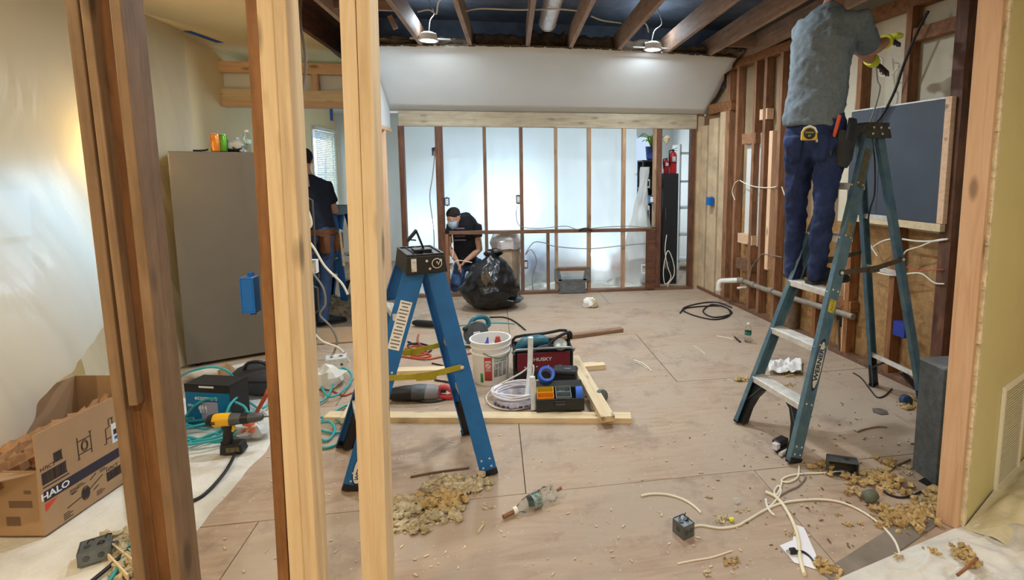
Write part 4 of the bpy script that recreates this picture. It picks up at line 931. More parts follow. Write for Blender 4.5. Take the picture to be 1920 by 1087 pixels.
def hand(m,w,d,n,s=1.,curl=.5,thumb=1):
    w,d,n=V(w),V(d).normalized(),V(n); n=(n-d*n.dot(d)).normalized(); sd=d.cross(n)*thumb
    m.etube([(w-d*.02,.024*s,.018*s),(w+d*.02*s,.030*s,.017*s),(w+d*.06*s,.040*s,.015*s),(w+d*.092*s,.038*s,.013*s)],sd,12)
    for k,(o,L) in enumerate(((.030,.070),(.010,.080),(-.010,.074),(-.029,.058))):
        p=w+d*.082*s+sd*o*s; pts=[p-d*.02*s]; dd=V(d); 
        for j,f in enumerate((.45,.32,.25)):
            pts.append(p.copy()); p=p+dd*L*f*s; dd=(dd*math.cos(curl*(1+.1*k))+n*math.sin(curl*(1+.1*k))).normalized()
            nn_=n; n2=(nn_*math.cos(curl)-d*math.sin(curl)) 
        pts.append(p); m.tube(pts,[.009*s,.0092*s,.0088*s,.008*s,.0065*s],8)
    p=w+d*.02*s+sd*.026*s; t1=p+(d*.6+sd*.75+n*.25).normalized()*.04*s; t2=t1+(d*.85+sd*.3+n*.4).normalized()*.034*s
    m.tube([p-sd*.012*s,p,t1,t2],[.012*s,.0125*s,.0105*s,.008*s],8)
    return m
def head_mesh(m,c,f,u,s=1.):
    """c centre of the skull, f facing, u up"""
    f=V(f).normalized(); u=V(u); u=(u-f*u.dot(f)).normalized(); r=f.cross(u)
    q=lambda a,b,z:V(c)+(r*a+f*b+u*z)*s
    R3=MX((( r.x,f.x,u.x),(r.y,f.y,u.y),(r.z,f.z,u.z)))
    m.ball(q(0,-.008,.025),(.075*s,.094*s,.092*s),18,0,R3)
    m.etube([(q(0,.035,-.115),.028*s,.030*s),(q(0,.035,-.09),.046*s,.046*s),(q(0,.025,-.05),.060*s,.066*s),(q(0,.012,0),.068*s,.082*s)],r,16)
    m.tube([q(0,.088,.012),q(0,.104,-.022),q(0,.110,-.032),q(0,.094,-.042)],[.008*s,.012*s,.015*s,.010*s],8)   # nose
    for k in (-1,1):
        m.ball(q(k*.076,-.006,-.01),(.012*s,.022*s,.032*s),10,0,R3); m.ball(q(k*.032,.080,.022),(.022*s,.012*s,.008*s),8,0,R3)
    m.ball(q(0,.090,-.066),(.024*s,.010*s,.009*s),8,0,R3)
    return q,R3,r
def face_bits(g,q,R3,s=1.):
    for k in (-1,1):
        e_=obj('eye',M().ball(q(k*.031,.080,.004),(.013*s,.010*s,.010*s),10,0,R3),WPLAST,g); obj('iris',M().ball(q(k*.031,.088,.004),(.006*s,.003*s,.006*s),8,0,R3),HAIR,e_)
def shoe(g,heel,d,ma=SHOEK,L=.28,up=V((0,0,1))):
    d=V(d); d.z=0; d.normalize(); fr_=frame4(heel,d,(0,0,1)); f=lambda x,y,z:fr_@V((x,y,z))
    m=M().etube([(f(-.015,0,.05),.03,.038),(f(.02,0,.055),.04,.052),(f(.09,0,.055),.042,.05),(f(.16,0,.042),.046,.037),(f(.22,0,.033),.046,.028),(f(L-.02,0,.028),.034,.02),(f(L,0,.026),.016,.012)],fr_.col[1].xyz,16)
    m.etube([(f(.02,0,.05),.04,.045),(f(.028,0,.12),.042,.05)],d,14)
    for q in m.v: q.z=max(q.z,heel[2]+.012)
    o=fuse(obj('shoe',m,ma,g),.008,5)
    obj('sole',M().prism([(-.02,-.03),(.05,-.034),(.11,-.032),(.18,-.045),(.24,-.042),(L,-.02),(L+.005,0),(L,.02),(.24,.042),(.18,.045),(.11,.032),(.05,.034),(-.02,.03)],0,.022,fr_),mat('sole_dark',(50,50,50),.8),o,smooth=0,bevel=.004)
    return o
# ---------- person on the worn ladder
zs=at1('A',.92).z+.003
g=E('person',AY(1520,525,2.98),'person in grey T-shirt and jeans standing on the worn stepladder, reaching into the studs','person')
fd=V((.86,.51,0)).normalized(); sd=V((fd.y,-fd.x,0))   # facing, own right-hand side
LK,RK_=AY(1492,392,3.10),AY(1545,395,2.90); LA,RA_=AY(1487,508,3.12),AY(1530,510,2.92)
LH,RH=AY(1503,268,3.09),AY(1556,268,2.95); WA=AY(1530,214,3.03)
m=M()
for h,k,a in ((LH,LK,LA),(RH,RK_,RA_)):
    up_=h+V((0,0,.09))
    m.etube([(up_,.088,.10),(h,.092,.105),(h.lerp(k,.35),.082,.092),(h.lerp(k,.8),.064,.070),(k,.060,.064),(k.lerp(a,.3),.060,.066),(k.lerp(a,.7),.054,.058),(a,.052,.060),(a-V((0,0,.045)),.054,.066)],sd,16)
m.etube([(AY(1530,292,3.02),.11,.10),(AY(1530,268,3.02),.165,.13),(AY(1531,240,3.02),.172,.135),(WA,.163,.115)],sd,20)
for k,b_ in ((-1,1),(1,1)): m.ball(AY(1530,268,3.02)+sd*k*.075-fd*.045,(.095,.095,.105),14)
fuse(obj('jeans',m,JEAN,g),.012,4,.042,.07)
jo=[c for c in bpy.data.objects if c.parent==g and c.name.startswith('jeans')][0]
for k in (-1,1):
    c=AY(1530,278,3.02)+sd*k*.078-fd*.13; 
    o=obj('back_pocket',M().grid(lambda u,v:c+sd*(u-.5)*.13*(1-.12*(1-v))+V((0,0,(v-.5)*.15-(.02*(1-abs(u-.5)*2) if v<.05 else 0))),8,8),mat('denim_pocket',(30,46,88),.85,var=.2,vs=12,bump=.3,bs=30),g,recalc=False)
    q=o.modifiers.new('wrap','SHRINKWRAP'); q.target=jo; q.offset=.006; q.wrap_mode='ABOVE_SURFACE'; q.wrap_method='NEAREST_SURFACEPOINT'
    q=o.modifiers.new('solid','SOLIDIFY'); q.thickness=.004
# T-shirt: torso leaning to the wall, right arm forward and up, left arm across
SH=AY(1553,48,3.05); SR=SH+sd*.165+V((.0,0,-.015)); SL=SH-sd*.165
ER=AY(1632,92,3.06); HR=AY(1664,76,3.34); EL=AY(1612,92,3.38); HL=AY(1640,118,3.50)
m=M().etube([(AY(1521,240,3.03),.178,.135),(AY(1525,215,3.03),.176,.135),(AY(1532,170,3.03),.172,.128),(AY(1537,120,3.03),.180,.130),(AY(1541,85,3.035),.188,.128),(AY(1548,55,3.045),.180,.112),(AY(1553,32,3.05),.130,.088),(AY(1560,14,3.06),.072,.07)],sd,24)
m.etube([(SR-sd*.05,.075,.085),(SR,.078,.088),(SR.lerp(ER,.5),.070,.076),(SR.lerp(ER,.92),.066,.07)],(0,0,1),14)
m.etube([(SL+sd*.05,.075,.085),(SL,.078,.085),(SL.lerp(EL,.5),.068,.072),(SL.lerp(EL,.8),.064,.066)],(0,0,1),14)
for q in m.v:      # the hem hangs lower on the far side
    if q.z<2.0: q.z-=.06*max(0,(1.68-q.x))*2
fuse(obj('t_shirt',m,TEE,g),.012,4,.032,.07)
# body: arms, neck, head (continuous under the clothes)
NK=AY(1562,8,3.07); HD=NK+fd*.05+V((0,0,.165))
m=M().etube([(WA+V((0,0,-.1)),.13,.09),(AY(1537,120,3.03),.14,.10),(SH,.13,.085),(NK,.056,.058),(HD-V((0,0,.06)),.052,.056)],sd,16)
for s_,e_,h_ in ((SR,ER,HR),(SL,EL,HL)):
    m.tube([SH,s_,s_.lerp(e_,.5),e_,e_.lerp(h_,.3),e_.lerp(h_,.75),h_],[.06,.054,.05,.043,.046,.034,.028],12)
q,R3,r=head_mesh(m,HD,fd+V((0,0,.25)),(0,0,1))
fuse(obj('body',m,SKIN,g),.009,4)
obj('hair',M().ball(HD+V((0,0,.03))-fd*.018,(.082,.100,.094),18,0,R3),HAIR,g); face_bits(g,q,R3)
GLV=mat('glove_work',(56,46,44),.85,var=.3,vs=20); GLY=mat('glove_yellow',(222,226,74),.7,var=.1)
for h_,e_,th in ((HR,ER,1),(HL,EL,-1)):
    d=(h_-e_).normalized(); d=(d+V((.5,.1,-.15))).normalized(); m=hand(M(),h_,d,V((-.2,.5,-.9)),1.12,.42,th)
    gl=fuse(obj('glove',m,GLV,g),.0055,3)
    obj('glove_cuff',M().tube([h_-(h_-e_).normalized()*.075,h_-(h_-e_).normalized()*.03,h_],[.047,.044,.036],14),GLY,gl)
obj('glove_back',lump(HR+V((.075,.01,.035)),(.045,.035,.022),.2,12),GLY,g)
for a,x in ((LA,0),(RA_,.02)): shoe(g,V((a.x-.03,a.y,zs)),(fd.x+.35,fd.y*.45,0))
p=AY(1517,251,2.845); n_=(V((0,0,0))+(-fd*.75+sd*.55)).normalized()
tm=E('tape_measure',p,'yellow and black tape measure clipped on the back of the jeans','tape measure')
fr_=frame4(p,V((-n_.y,n_.x,0)) if False else n_.cross(V((0,0,1)))*-1,(0,0,1)); y_=fr_.col[1].xyz
mm=MX(((fr_.col[0].x,0,n_.x,p.x),(fr_.col[0].y,0,n_.y,p.y),(0,1,n_.z,p.z),(0,0,0,1)))
body=[(-.042,-.036),(.040,-.036),(.043,-.022),(.040,.010),(.026,.036),(.0,.046),(-.026,.037),(-.041,.012)]
obj('case',M().prism(body,-.02,.02,mm),mat('tape_case',(206,178,52),.45,var=.1),tm,smooth=0,bevel=.006)
obj('side_disc',M().lathe([(.031,.019),(.031,.023),(.028,.024)],24,mm),BLACKP,tm); obj('top_grip',M().prism([(-.030,.036),(0,.048),(.03,.036),(.044,.006),(.036,.004),(.022,.028),(0,.038),(-.022,.028)],-.021,.021,mm),STICK,tm,smooth=0,bevel=.002)
text('STANLEY',.011,mm@V((0,.006,.0246)),mm.col[0].xyz,(0,0,1),GLY,tm,'tape_lettering',.0003); text("25'",.013,mm@V((0,-.012,.0246)),mm.col[0].xyz,(0,0,1),STICK,tm,'tape_lettering',.0003)
obj('blade_hook',M().prism([(.038,-.046),(.046,-.046),(.046,-.030),(.038,-.030)],-.011,.011,mm),ALU,tm,smooth=0)
# tool pouch on the hip
p=AY(1583,270,2.86); pg=E('tool_pouch',p+V((0,0,-.15)),'dark tool pouch with orange pliers hanging from the hip','tool pouch')
obj('pouch_body',M().etube([(p+V((-.01,0,-.13)),.035,.03),(p+V((0,0,-.08)),.058,.04),(p+V((.01,0,.03)),.066,.042),(p+V((.015,0,.07)),.066,.04)],(1,.3,0),14),mat('pouch_dark',(46,48,50),.8,var=.3,vs=20,bump=.3),pg)
obj('pouch_flap',M().etube([(p+V((.02,-.03,.02)),.05,.012),(p+V((.025,-.03,.10)),.042,.012),(p+V((.03,-.02,.14)),.03,.014)],(1,.3,0),12),BLACKP,pg)
obj('pliers_handle',M().tube([p+V((-.07,.0,.03)),p+V((-.06,-.01,.09)),p+V((-.045,-.01,.16))],.011,8,3),mat('plier_orange',(206,80,44),.45),pg)
obj('screwdriver_handle',M().tube([p+V((-.085,.0,-.07)),p+V((-.07,.0,.02)),p+V((-.06,.0,.05))],.013,8,3),BLACKP,pg)
# ---------- person in the passage (seen from behind, tool belt)
g=E('person',V((-1.98,5.75,0)),'person in navy shirt and cap with leather tool belt, back turned, by the refrigerator','person')
fd=V((-.25,.97,0)).normalized(); sd=V((fd.y,-fd.x,0)); B0=AY(600,480,5.72); B0.z=0; 
Hh=V((B0.x,5.72,.92)); m=M()
for k,ax in ((1,AY(606,590,5.68)),(-1,AY(590,588,5.86))):
    h=Hh+sd*.085*k; a=V((ax.x,ax.y,.10)); kn=h.lerp(a,.5)+fd*.03
    m.etube([(h+V((0,0,.05)),.088,.10),(h.lerp(kn,.4),.08,.09),(kn,.062,.068),(kn.lerp(a,.4),.062,.068),(a,.056,.065),(a-V((0,0,.05)),.06,.07)],sd,16)
    shoe(g,V((a.x-.05,a.y,.0)),(.8 if k>0 else -.1,.6,0))
m.etube([(Hh+V((0,0,-.06)),.12,.10),(Hh+V((0,0,.0)),.165,.13),(Hh+V((0,0,.12)),.155,.115)],sd,18)
fuse(obj('jeans',m,JEANL,g),.014,5,.02,.07)
C1=AY(592,430,5.74); S1=AY(574,330,5.8); S1.z=1.48
m=M().etube([(Hh+V((0,0,.06)),.165,.125),(V((C1.x,5.74,1.15)),.165,.12),(V((S1.x+.03,5.77,1.33)),.185,.125),(S1,.17,.10),(S1+V((-.01,.02,.06)),.08,.075)],sd,20)
for k in (1,-1):
    s_=S1+sd*.17*k-V((0,0,.04)); e_=s_+V((.05*k,.10,-.26)); m.etube([(s_-sd*k*.05,.07,.07),(s_,.072,.075),(s_.lerp(e_,.7),.064,.066)],fd,14)
fuse(obj('t_shirt',m,NAVY,g),.014,5,.02,.08)
N1=S1+V((-.015,.03,.09)); H1=N1+V((-.03,.06,.13)); m=M().etube([(V((S1.x,5.78,1.2)),.13,.09),(S1,.12,.08),(N1,.055,.057),(H1-V((0,0,.05)),.052,.055)],sd,14)
for k in (1,-1):
    s_=S1+sd*.17*k-V((0,0,.04)); e_=s_+V((.05*k,.10,-.28)); h_=e_+fd*.22+V((-.03*k,0,.05)); m.tube([S1,s_,s_.lerp(e_,.5),e_,e_.lerp(h_,.3),h_],[.055,.052,.046,.040,.042,.028],12); hand(m,h_,fd,V((-k,0,-.3)),1.,.4,k)
q,R3,r=head_mesh(m,H1,fd+V((0,0,-.25)),(0,0,1)); fuse(obj('body',m,SKIN2,g),.009,4); face_bits(g,q,R3)
cp=obj('cap',M().ball(H1+V((0,0,.035)),(.088,.104,.096),18,0,R3),TEEK,g); obj('cap_brim',M().ball(q(0,.12,.035),(.07,.07,.008),14,0,R3),TEEK,cp)
LEA=mat('leather_brown',(108,66,38),.7,var=.3,vs=14,bump=.3)
tb=obj('tool_belt',M().etube([(Hh+V((0,0,.03)),.178,.138),(Hh+V((0,0,.085)),.176,.136)],sd,22),LEA,g)
for k,off in ((1,.0),(.35,-.12),(-.7,-.1)):
    p=Hh+sd*.17*k+fd*off+V((0,0,-.06)); obj('belt_pouch',M().etube([(p+V((0,0,-.09)),.06,.045),(p+V((0,0,-.06)),.075,.055),(p+V((0,0,.09)),.08,.055)],fd,14),LEA,tb)
obj('hammer_handle',M().tube([Hh+sd*.2-fd*.06+V((0,0,.06)),Hh+sd*.22-fd*.08+V((0,0,-.30))],.013,8),PINE,tb)
# ---------- kneeling person behind the rear studs
Yk=7.08
g=E('person',AY(868,548,Yk),'kneeling person in black T-shirt, dark beanie and face mask behind the rear studs','person')
fd=V((-.35,-.9,0)).normalized(); sd=V((-.93,.36,0)).normalized()
P_=lambda px,py,Y=Yk:AY(px,py,Y)
hip=P_(880,525,7.26); hip.z=.34
m=M().etube([(P_(872,490,7.14),.155,.12),(P_(872,462,7.10),.165,.12),(P_(871,438,7.06),.18,.12),(P_(872,415,7.03),.165,.105),(P_(868,402,7.0),.09,.08)],sd,20)
for s_,e_ in ((P_(893,425,7.03),P_(898,470,6.98)),(P_(846,425,7.0),P_(842,462,6.96))): m.etube([(s_.lerp(P_(871,425,7.02),.35),.07,.075),(s_,.072,.076),(s_.lerp(e_,.45),.064,.068)],fd,14)
fuse(obj('t_shirt',m,TEEK,g),.013,5,.02,.07)
m=M()
for hp,kn,an in ((hip+V((.09,0,0)),P_(893,536,7.0),hip+V((.10,.22,-.24))),(hip+V((-.09,0,0)),P_(852,540,6.98),hip+V((-.10,.22,-.24)))):
    kn.z=.085; an.z=.085; m.etube([(hp+V((0,0,.04)),.095,.10),(hp.lerp(kn,.5),.085,.09),(kn,.068,.07)],sd,14); m.etube([(kn,.066,.068),(kn.lerp(an,.5),.062,.066),(an,.05,.05)],sd,14)
    shoe(g,V((an.x,an.y+.12,.0)),(0,-1,0),L=.22)
m.etube([(hip+V((0,0,-.06)),.15,.12),(hip,.17,.14),(P_(872,488,7.14),.15,.12)],sd,18)
fuse(obj('jeans',m,JEANL,g),.014,5,.02,.07)
hc=P_(851,408,6.97); u_=V((-.25,-.2,1)); m=M().etube([(P_(872,480,7.12),.12,.09),(P_(871,425,7.03),.13,.08),(P_(864,410,7.0),.056,.058),(hc-V((0,-.02,.03)),.054,.056)],sd,14)
hh=[]
for s_,e_,h_ in ((P_(893,425,7.03),P_(899,468,6.98),P_(872,490,6.93)),(P_(846,425,7.0),P_(840,462,6.97),P_(858,492,6.92))):
    m.tube([P_(871,425,7.02),s_,s_.lerp(e_,.5),e_,e_.lerp(h_,.3),h_],[.055,.052,.047,.042,.043,.028],12); hand(m,h_,(h_-e_)+V((0,-.05,-.05)),V((-.3,-.4,-.8)),1.,.5,1 if h_.x>-.7 else -1)
q,R3,r=head_mesh(m,hc,V((-.55,-.75,-.45)),u_); fuse(obj('body',m,SKIN2,g),.009,4); face_bits(g,q,R3)
obj('beanie',M().ball(q(0,-.018,.050),(.086,.096,.082),18,0,R3),mat('beanie',(40,36,34),.95,var=.2,vs=60,bump=.4),g)
mk=obj('face_mask',M().etube([(q(0,.060,-.11),.030,.045),(q(0,.064,-.085),.056,.052),(q(0,.066,-.05),.064,.058),(q(0,.062,-.02),.060,.052)],r,14),mat('mask_blue',(176,206,226),.8,var=.05),g)
for k in (-1,1): obj('mask_strap',M().tube([q(k*.06,.06,-.05),q(k*.078,.0,-.02),q(k*.08,-.01,.01)],.003,6),WPLAST,mk)
text('CONSTRUCTION',.026,P_(862,432,6.905),(1,0,-.1),(0,0,1),mat('tee_print',(132,120,140),.8,var=0),g,'shirt_lettering',.0006) if False else None
m=M()
for i,(w_,z_) in enumerate(((.12,.0),(.16,-.05),(.13,-.10),(.15,-.15))): p=P_(862,428,6.925)+V((0,0,z_)); m.box(p.x-w_/2,p.x+w_/2,p.y-.003,p.y+.003,p.z-.010,p.z+.008)
SPR=obj('shirt_print',m,mat('tee_print',(112,104,124),.8,var=.5,vs=80),g,smooth=0); SPR['kind']='stuff'
# ================================================= REAR: SHEET AND WHAT STANDS BY IT
YS=7.52
def rsheet(u,v):
    x=-1.46+u*(AY(1192,400,YS).x+1.46); z=.012+2.36*v; w_=1-v
    y=YS+.05*nz(x*2.2,z*.5)+.035*w_*nz(x*8+z*2,z)+.03*w_*nz(x*6-z*6,x*.8+z*.8,3)
    if z<.16: y-=(.16-z)*1.4*(1+.5*nz(x*6,1)); z+=.03*max(0,nz(x*9,z*9))
    return V((x,y,z))
T(obj('plastic_sheet',M().grid(rsheet,120,60),FILMB,smooth=80,recalc=False),'wide plastic sheet closing the room behind the rear studs','plastic sheet')
def foldcloth(u,v):
    x=-1.40+u*3.15; y=6.98+v*.50; return V((x,y,.008+.10*max(0,.25+nz(x*4,y*5,2))*math.sin(math.pi*v)+.06*max(0,nz(x*11,y*9))*math.sin(math.pi*v)))
T(obj('drop_cloth',M().grid(foldcloth,110,14),CANVAS,smooth=80,recalc=False),'rumpled pale drop cloth along the foot of the rear plastic sheet','drop cloth')
# things behind the sheet, dim through the film
for px,py,wd,hh,col,lab in ((1010,505,.45,.55,(70,110,190),'blue storage crate dimly seen through the rear plastic'),(1150,500,.30,.34,(206,96,84),'red storage crate dimly seen through the rear plastic'),(1085,505,.40,.30,(220,170,120),'tan carton dimly seen through the rear plastic')):
    p=AY(px,py,YS+.35); g=E('storage_crate',V((p.x,p.y,0)),lab,'crate'); mm=mat('crate',col,.6,var=.05); f=MX.Translation((p.x,p.y,0))
    m=M(); a,b_,t=wd/2,.16,.012
    for q in ((-a,a,-b_,-b_+t),(-a,a,b_-t,b_),(-a,-a+t,-b_+t,b_-t),(a-t,a,-b_+t,b_-t)): m.box(*q,0,hh,mat=f)
    m.box(-a+t,a-t,-b_+t,b_-t,0,t,mat=f); obj('crate_body',m,mm,g,smooth=0,bevel=.006); obj('crate_rim',M().box(-a-.012,a+.012,-b_-.012,-b_+.01,hh-.03,hh,mat=f).box(-a-.012,a+.012,b_-.01,b_+.012,hh-.03,hh,mat=f),mm,g,smooth=0,bevel=.003)
# unseen work lamps added in the closed off room to make the film glow
LEDM=mat('led_panel',(214,236,255),.4,var=0,emit=30)
for px,py,e_,lab in ((955,385,4.5,'bright added work lamp on a stand glowing through the middle of the rear plastic'),(1120,480,3.,'low added work lamp glowing through the rear plastic near the duct boot'),(800,420,2,'added work lamp glowing through the rear plastic beside the passage')):
    p=AY(px,py,8.15); g=E('added_work_lamp',V((p.x,p.y,0)),lab,'work lamp'); m=M()
    for q in (0,2.1,4.2): m.tube([V((p.x,p.y,.25)),V((p.x+.25*math.cos(q),p.y+.25*math.sin(q),0))],.012,6)
    obj('tripod',m,CABK if 'CABK' in globals() else BLACKP,g)['kind']='stuff'; obj('mast',M().tube([V((p.x,p.y,.2)),V((p.x,p.y,p.z-.08))],.012,8),BLACKP,g)
    obj('lamp_housing',M().box(p.x-.13,p.x+.13,p.y,p.y+.05,p.z-.09,p.z+.09),BLACKP,g,smooth=0,bevel=.006); obj('led_panel',M().box(p.x-.115,p.x+.115,p.y-.006,p.y-.001,p.z-.075,p.z+.075),LEDM,g,smooth=0)
    area('added_work_lamp_beam',(p.x,p.y-.02,p.z),(0,-1,0),.22,.14,e_,(.50,.80,1))
# black cabinet and the extinguishers
Yc=7.15; x0,x1=AY(1243,430,Yc).x,AY(1271,430,Yc).x; zc=AY(1256,325,Yc).z; CABK=mat('cabinet_black',(32,34,38),.55,var=.1)
g=E('tall_cabinet',V(((x0+x1)/2,Yc+.18,0)),'tall narrow black cabinet behind the rear wall, red extinguishers on top','cabinet')
obj('cabinet_body',M().box(x0,x1,Yc+.02,Yc+.36,.0,zc),CABK,g,smooth=0,bevel=.003); obj('cabinet_door',M().box(x0+.004,x1-.004,Yc,Yc+.018,.06,zc-.01),CABK,g,smooth=0,bevel=.003)
obj('handle',M().tube([(x0+.03,Yc,.9),(x0+.03,Yc-.025,.92),(x0+.03,Yc-.025,1.06),(x0+.03,Yc,1.08)],.005,6),DKGREY,g)
RED=mat('extinguisher_red',(188,34,42),.35,var=.06)
def extinguisher(px,r,h,label,Y):
    p=AY(px,325,Y); p.z=zc; g=E('fire_extinguisher',p,label,'fire extinguisher'); tr=MX.Translation(p)
    obj('cylinder',M().lathe([(r*.9,0),(r,.012),(r,h*.74),(r*.86,h*.83),(r*.5,h*.90),(r*.32,h*.92)],20,tr),RED,g)
    obj('valve',M().lathe([(r*.3,h*.91),(r*.34,h*.98),(r*.2,h)],12,tr),BLACKP,g); obj('band',M().lathe([(r*1.01,h*.42),(r*1.01,h*.46)],20,tr),BLACKP,g)
    obj('lever',M().beam(p+V((-.01,0,h)),p+V((r*1.1,-.01,h*1.06)),.014,.006,(0,1,0)).beam(p+V((-.01,0,h*.96)),p+V((r*1.1,-.01,h*.95)),.014,.006,(0,1,0)),BLACKP,g,smooth=0)
    obj('hose',M().tube([p+V((-r*.3,0,h*.96)),p+V((-r*1.1,-.01,h*.92)),p+V((-r*1.12,-.015,h*.6)),p+V((-r*1.05,-.02,h*.3))],.008,7,4),BLACKP,g)
    obj('instruction_label',M().box(p.x-r*.5,p.x+r*.4,p.y-r*1.02,p.y-r*.8,p.z+h*.5,p.z+h*.7),STICK,g,smooth=0)
extinguisher(1261.5,.052,.33,'larger red fire extinguisher standing on the black cabinet',Yc+.10); extinguisher(1249,.042,.21,'smaller red fire extinguisher beside the larger one on the black cabinet',Yc+.26)
# white shelf in the far corner
xs0=AY(1274,400,8.2).x
g=E('white_shelf',V((xs0+.35,8.4,0)),'white shelf unit in the room behind the black cabinet','shelf')
for z in (.12,.55,.98,1.40,1.85): obj('shelf_board',M().box(xs0,xs0+.7,8.2,8.6,z,z+.03),ROOMW,g,smooth=0)
for x in (xs0,xs0+.7): obj('shelf_side',M().box(x-.015,x+.015,8.2,8.6,0,2.0),ROOMW,g,smooth=0)
# open black rack with devices, pot plant and a plastic wrap over it
Yr=7.30; xa,xb=AY(1205,400,Yr).x,AY(1233,400,Yr).x
g=E('device_rack',V(((xa+xb)/2,Yr+.15,0)),'open black rack with devices half wrapped in plastic','rack')
RH=AY(1220,300,Yr).z
for x in (xa,xb):
    for y in (Yr,Yr+.3): obj('rack_post',M().box(x-.012,x+.012,y-.012,y+.012,0,RH),CABK,g,smooth=0)
SZ=[.12,.45,AY(1220,425,Yr).z,AY(1220,352,Yr).z,RH]
for z in SZ: obj('shelf_board',M().box(xa-.01,xb+.01,Yr-.01,Yr+.31,z-.02,z),CABK,g,smooth=0)
obj('back_panel',M().box(xa,xb,Yr+.30,Yr+.31,.1,RH),CABK,g,smooth=0)
def device(px0,px1,zb,h,label,ma,name,cat,Y=Yr-.03,dp=.2):
    a,b_=AY(px0,400,Y).x,AY(px1,400,Y).x; g=E(name,V(((a+b_)/2,Y+dp/2,zb)),label,cat)
    obj('housing',M().box(a,b_,Y,Y+dp,zb,zb+h),ma,g,smooth=0,bevel=.006); obj('front_panel',M().box(a+.012,b_-.012,Y-.003,Y,zb+h*.2,zb+h*.8),CABK if ma is WPLAST else DKGREY,g,smooth=0)
    m=M()
    for k in range(3): m.lathe([(.006,0),(.005,.004)],8,MX.Translation((a+.03+k*.02,Y-.003,zb+h*.12))@MX.Rotation(R(90),4,'X'))
    obj('button',m,STICK,g)['kind']='stuff'; return g
device(1203,1218,SZ[2],.30,'pale narrow printer standing in the black rack',WPLAST,'printer','printer'); device(1206,1224,SZ[1],.16,'grey router box on the lower rack shelf',GREYM,'router','router'); device(1206,1218,SZ[3],.12,'white speaker box on the upper rack shelf',WPLAST,'speaker_box','speaker')
pp=AY(1221,318,Yr+.12); pp.z=RH
g=E('potted_plant',pp,'bright green plant in a blue pot on top of the black rack','plant')
obj('pot',M().lathe([(.055,0),(.075,.02),(.088,.17),(.092,.19),(.082,.19),(.078,.17)],20,MX.Translation(pp)),mat('pot_blue',(36,72,140),.4,var=.1),g)
obj('soil',M().lathe([(.077,.165),(.077,.172)],18,MX.Translation(pp)),mat('soil',(50,36,26),.95),g)
GRN=mat('leaf_green',(142,190,64),.5,var=.15); rr=random.Random(5)
for i in range(14):
    a=i*2.4; t=V((math.cos(a),math.sin(a),0)); L=.10+.10*rr.random(); b0=pp+V((0,0,.17)); up=.10+.12*rr.random()
    w_=.022; pts=[b0,b0+t*L*.35+V((0,0,up*.8)),b0+t*L*.75+V((0,0,up)),b0+t*L*1.15+V((0,0,up*.75))]; n_=V((-t.y,t.x,0))
    vs=[]
    for q,k in zip(pts,(.2,.8,1,.1)): vs+=[q-n_*w_*k,q+V((0,0,-.006)),q+n_*w_*k]
    m=M().add(vs,[(3*j+k,3*j+k+1,3*j+k+4,3*j+k+3) for j in range(3) for k in (0,1)]); obj('leaf',m,GRN,g,solid=.0015)
def wrapf(u,v):
    z=.02+v*1.62; cxp=AY(1200,400,7.25).x; wd=.13*(1+.5*math.sin(v*5+.6))*(1.15-.55*v**4)+.02; a=-2.6+u*3.0
    x=cxp-.03+wd*math.cos(a)+.02*nz(u*6,z*4)+.10*v*v; y=7.33+.14*math.sin(a)*(1+.3*nz(z*3,1))+.03*nz(u*7,z*5,2)
    return V((x,y,z))
T(obj('plastic_wrap',M().grid(wrapf,40,60),film('wrap_milky',(242,244,242),.05,.45),smooth=80,recalc=False),'lumpy clear plastic wrap hanging over the side of the black rack','plastic wrap')
# trash bag
bgp=G(920,578); m=M().ball((0,0,0),1,72); vs=[]
for q in m.v:
    z=q.z; r_=.31*(1-.16*max(0,z))*(1+.10*(z<0)); k=1+.12*NZ.noise(q*2.1+V((3,1,2)))-.16*abs(NZ.noise(q*3.2+V((1,5,0))))-.10*abs(NZ.noise(q*7+V((2,0,9))))+.05
    x,y=q.x*r_*k,q.y*r_*.85*k
    if z>.72: x*=(1-.5*(z-.72)/.28); x+=.03
    if z<-.5 and q.x>.4: x+=.10
    zz=.29+z*.30*(1+.06*NZ.noise(q*4)); vs.append(bgp+V((x,y,max(.004,zz+(.06*max(0,z-.6)*2.5)))))
m.v=vs; BAG=mat('bag_black',(14,17,20),.3,var=.2,vs=9,bump=.6,bs=7,coat=.1)
g=E('trash_bag',bgp,'full black trash bag slumped on the floor before the rear studs','trash bag'); obj('bag_body',m,BAG,g,smooth=60)
tp=AY(923,474,bgp.y); m=lump(tp,(.10,.06,.045),.8,14,4); obj('bag_mouth',m,BAG,g,smooth=30)
obj('rubble_tear',lump(AY(912,525,bgp.y-.245),(.045,.02,.10),.6,12,5),mat('tear_brown',(92,80,62),.8,var=.4,vs=14),g,smooth=25)
# insulation roll with foil
rp=AY(948,545,7.05); rp.z=.02; m=M().etube([(rp,.20,.17),(rp+V((0,0,.15)),.19,.17),(rp+V((.01,0,.45)),.20,.17),(rp+V((.015,0,.62)),.17,.15)],(1,0,0),20)
for q in m.v: q+=V((1,.6,.5))*.04*NZ.noise(q*6)
g=E('insulation_roll',rp,'paper faced insulation roll topped with shiny foil behind the trash bag','insulation'); obj('paper_facing',m,mat('kraft_grey',(168,148,124),.8,var=.2,vs=7,bump=.5,bs=12),g,smooth=35)
m=M().etube([(rp+V((.015,-.01,.56)),.20,.175),(rp+V((.02,-.01,.66)),.215,.18),(rp+V((.02,0,.75)),.17,.14)],(1,0,0),24)
for q in m.v: q+=V((1,.7,.8))*.06*NZ.noise(q*9+V((2,0,0)))
obj('foil_cover',m,FOIL,g,smooth=25)
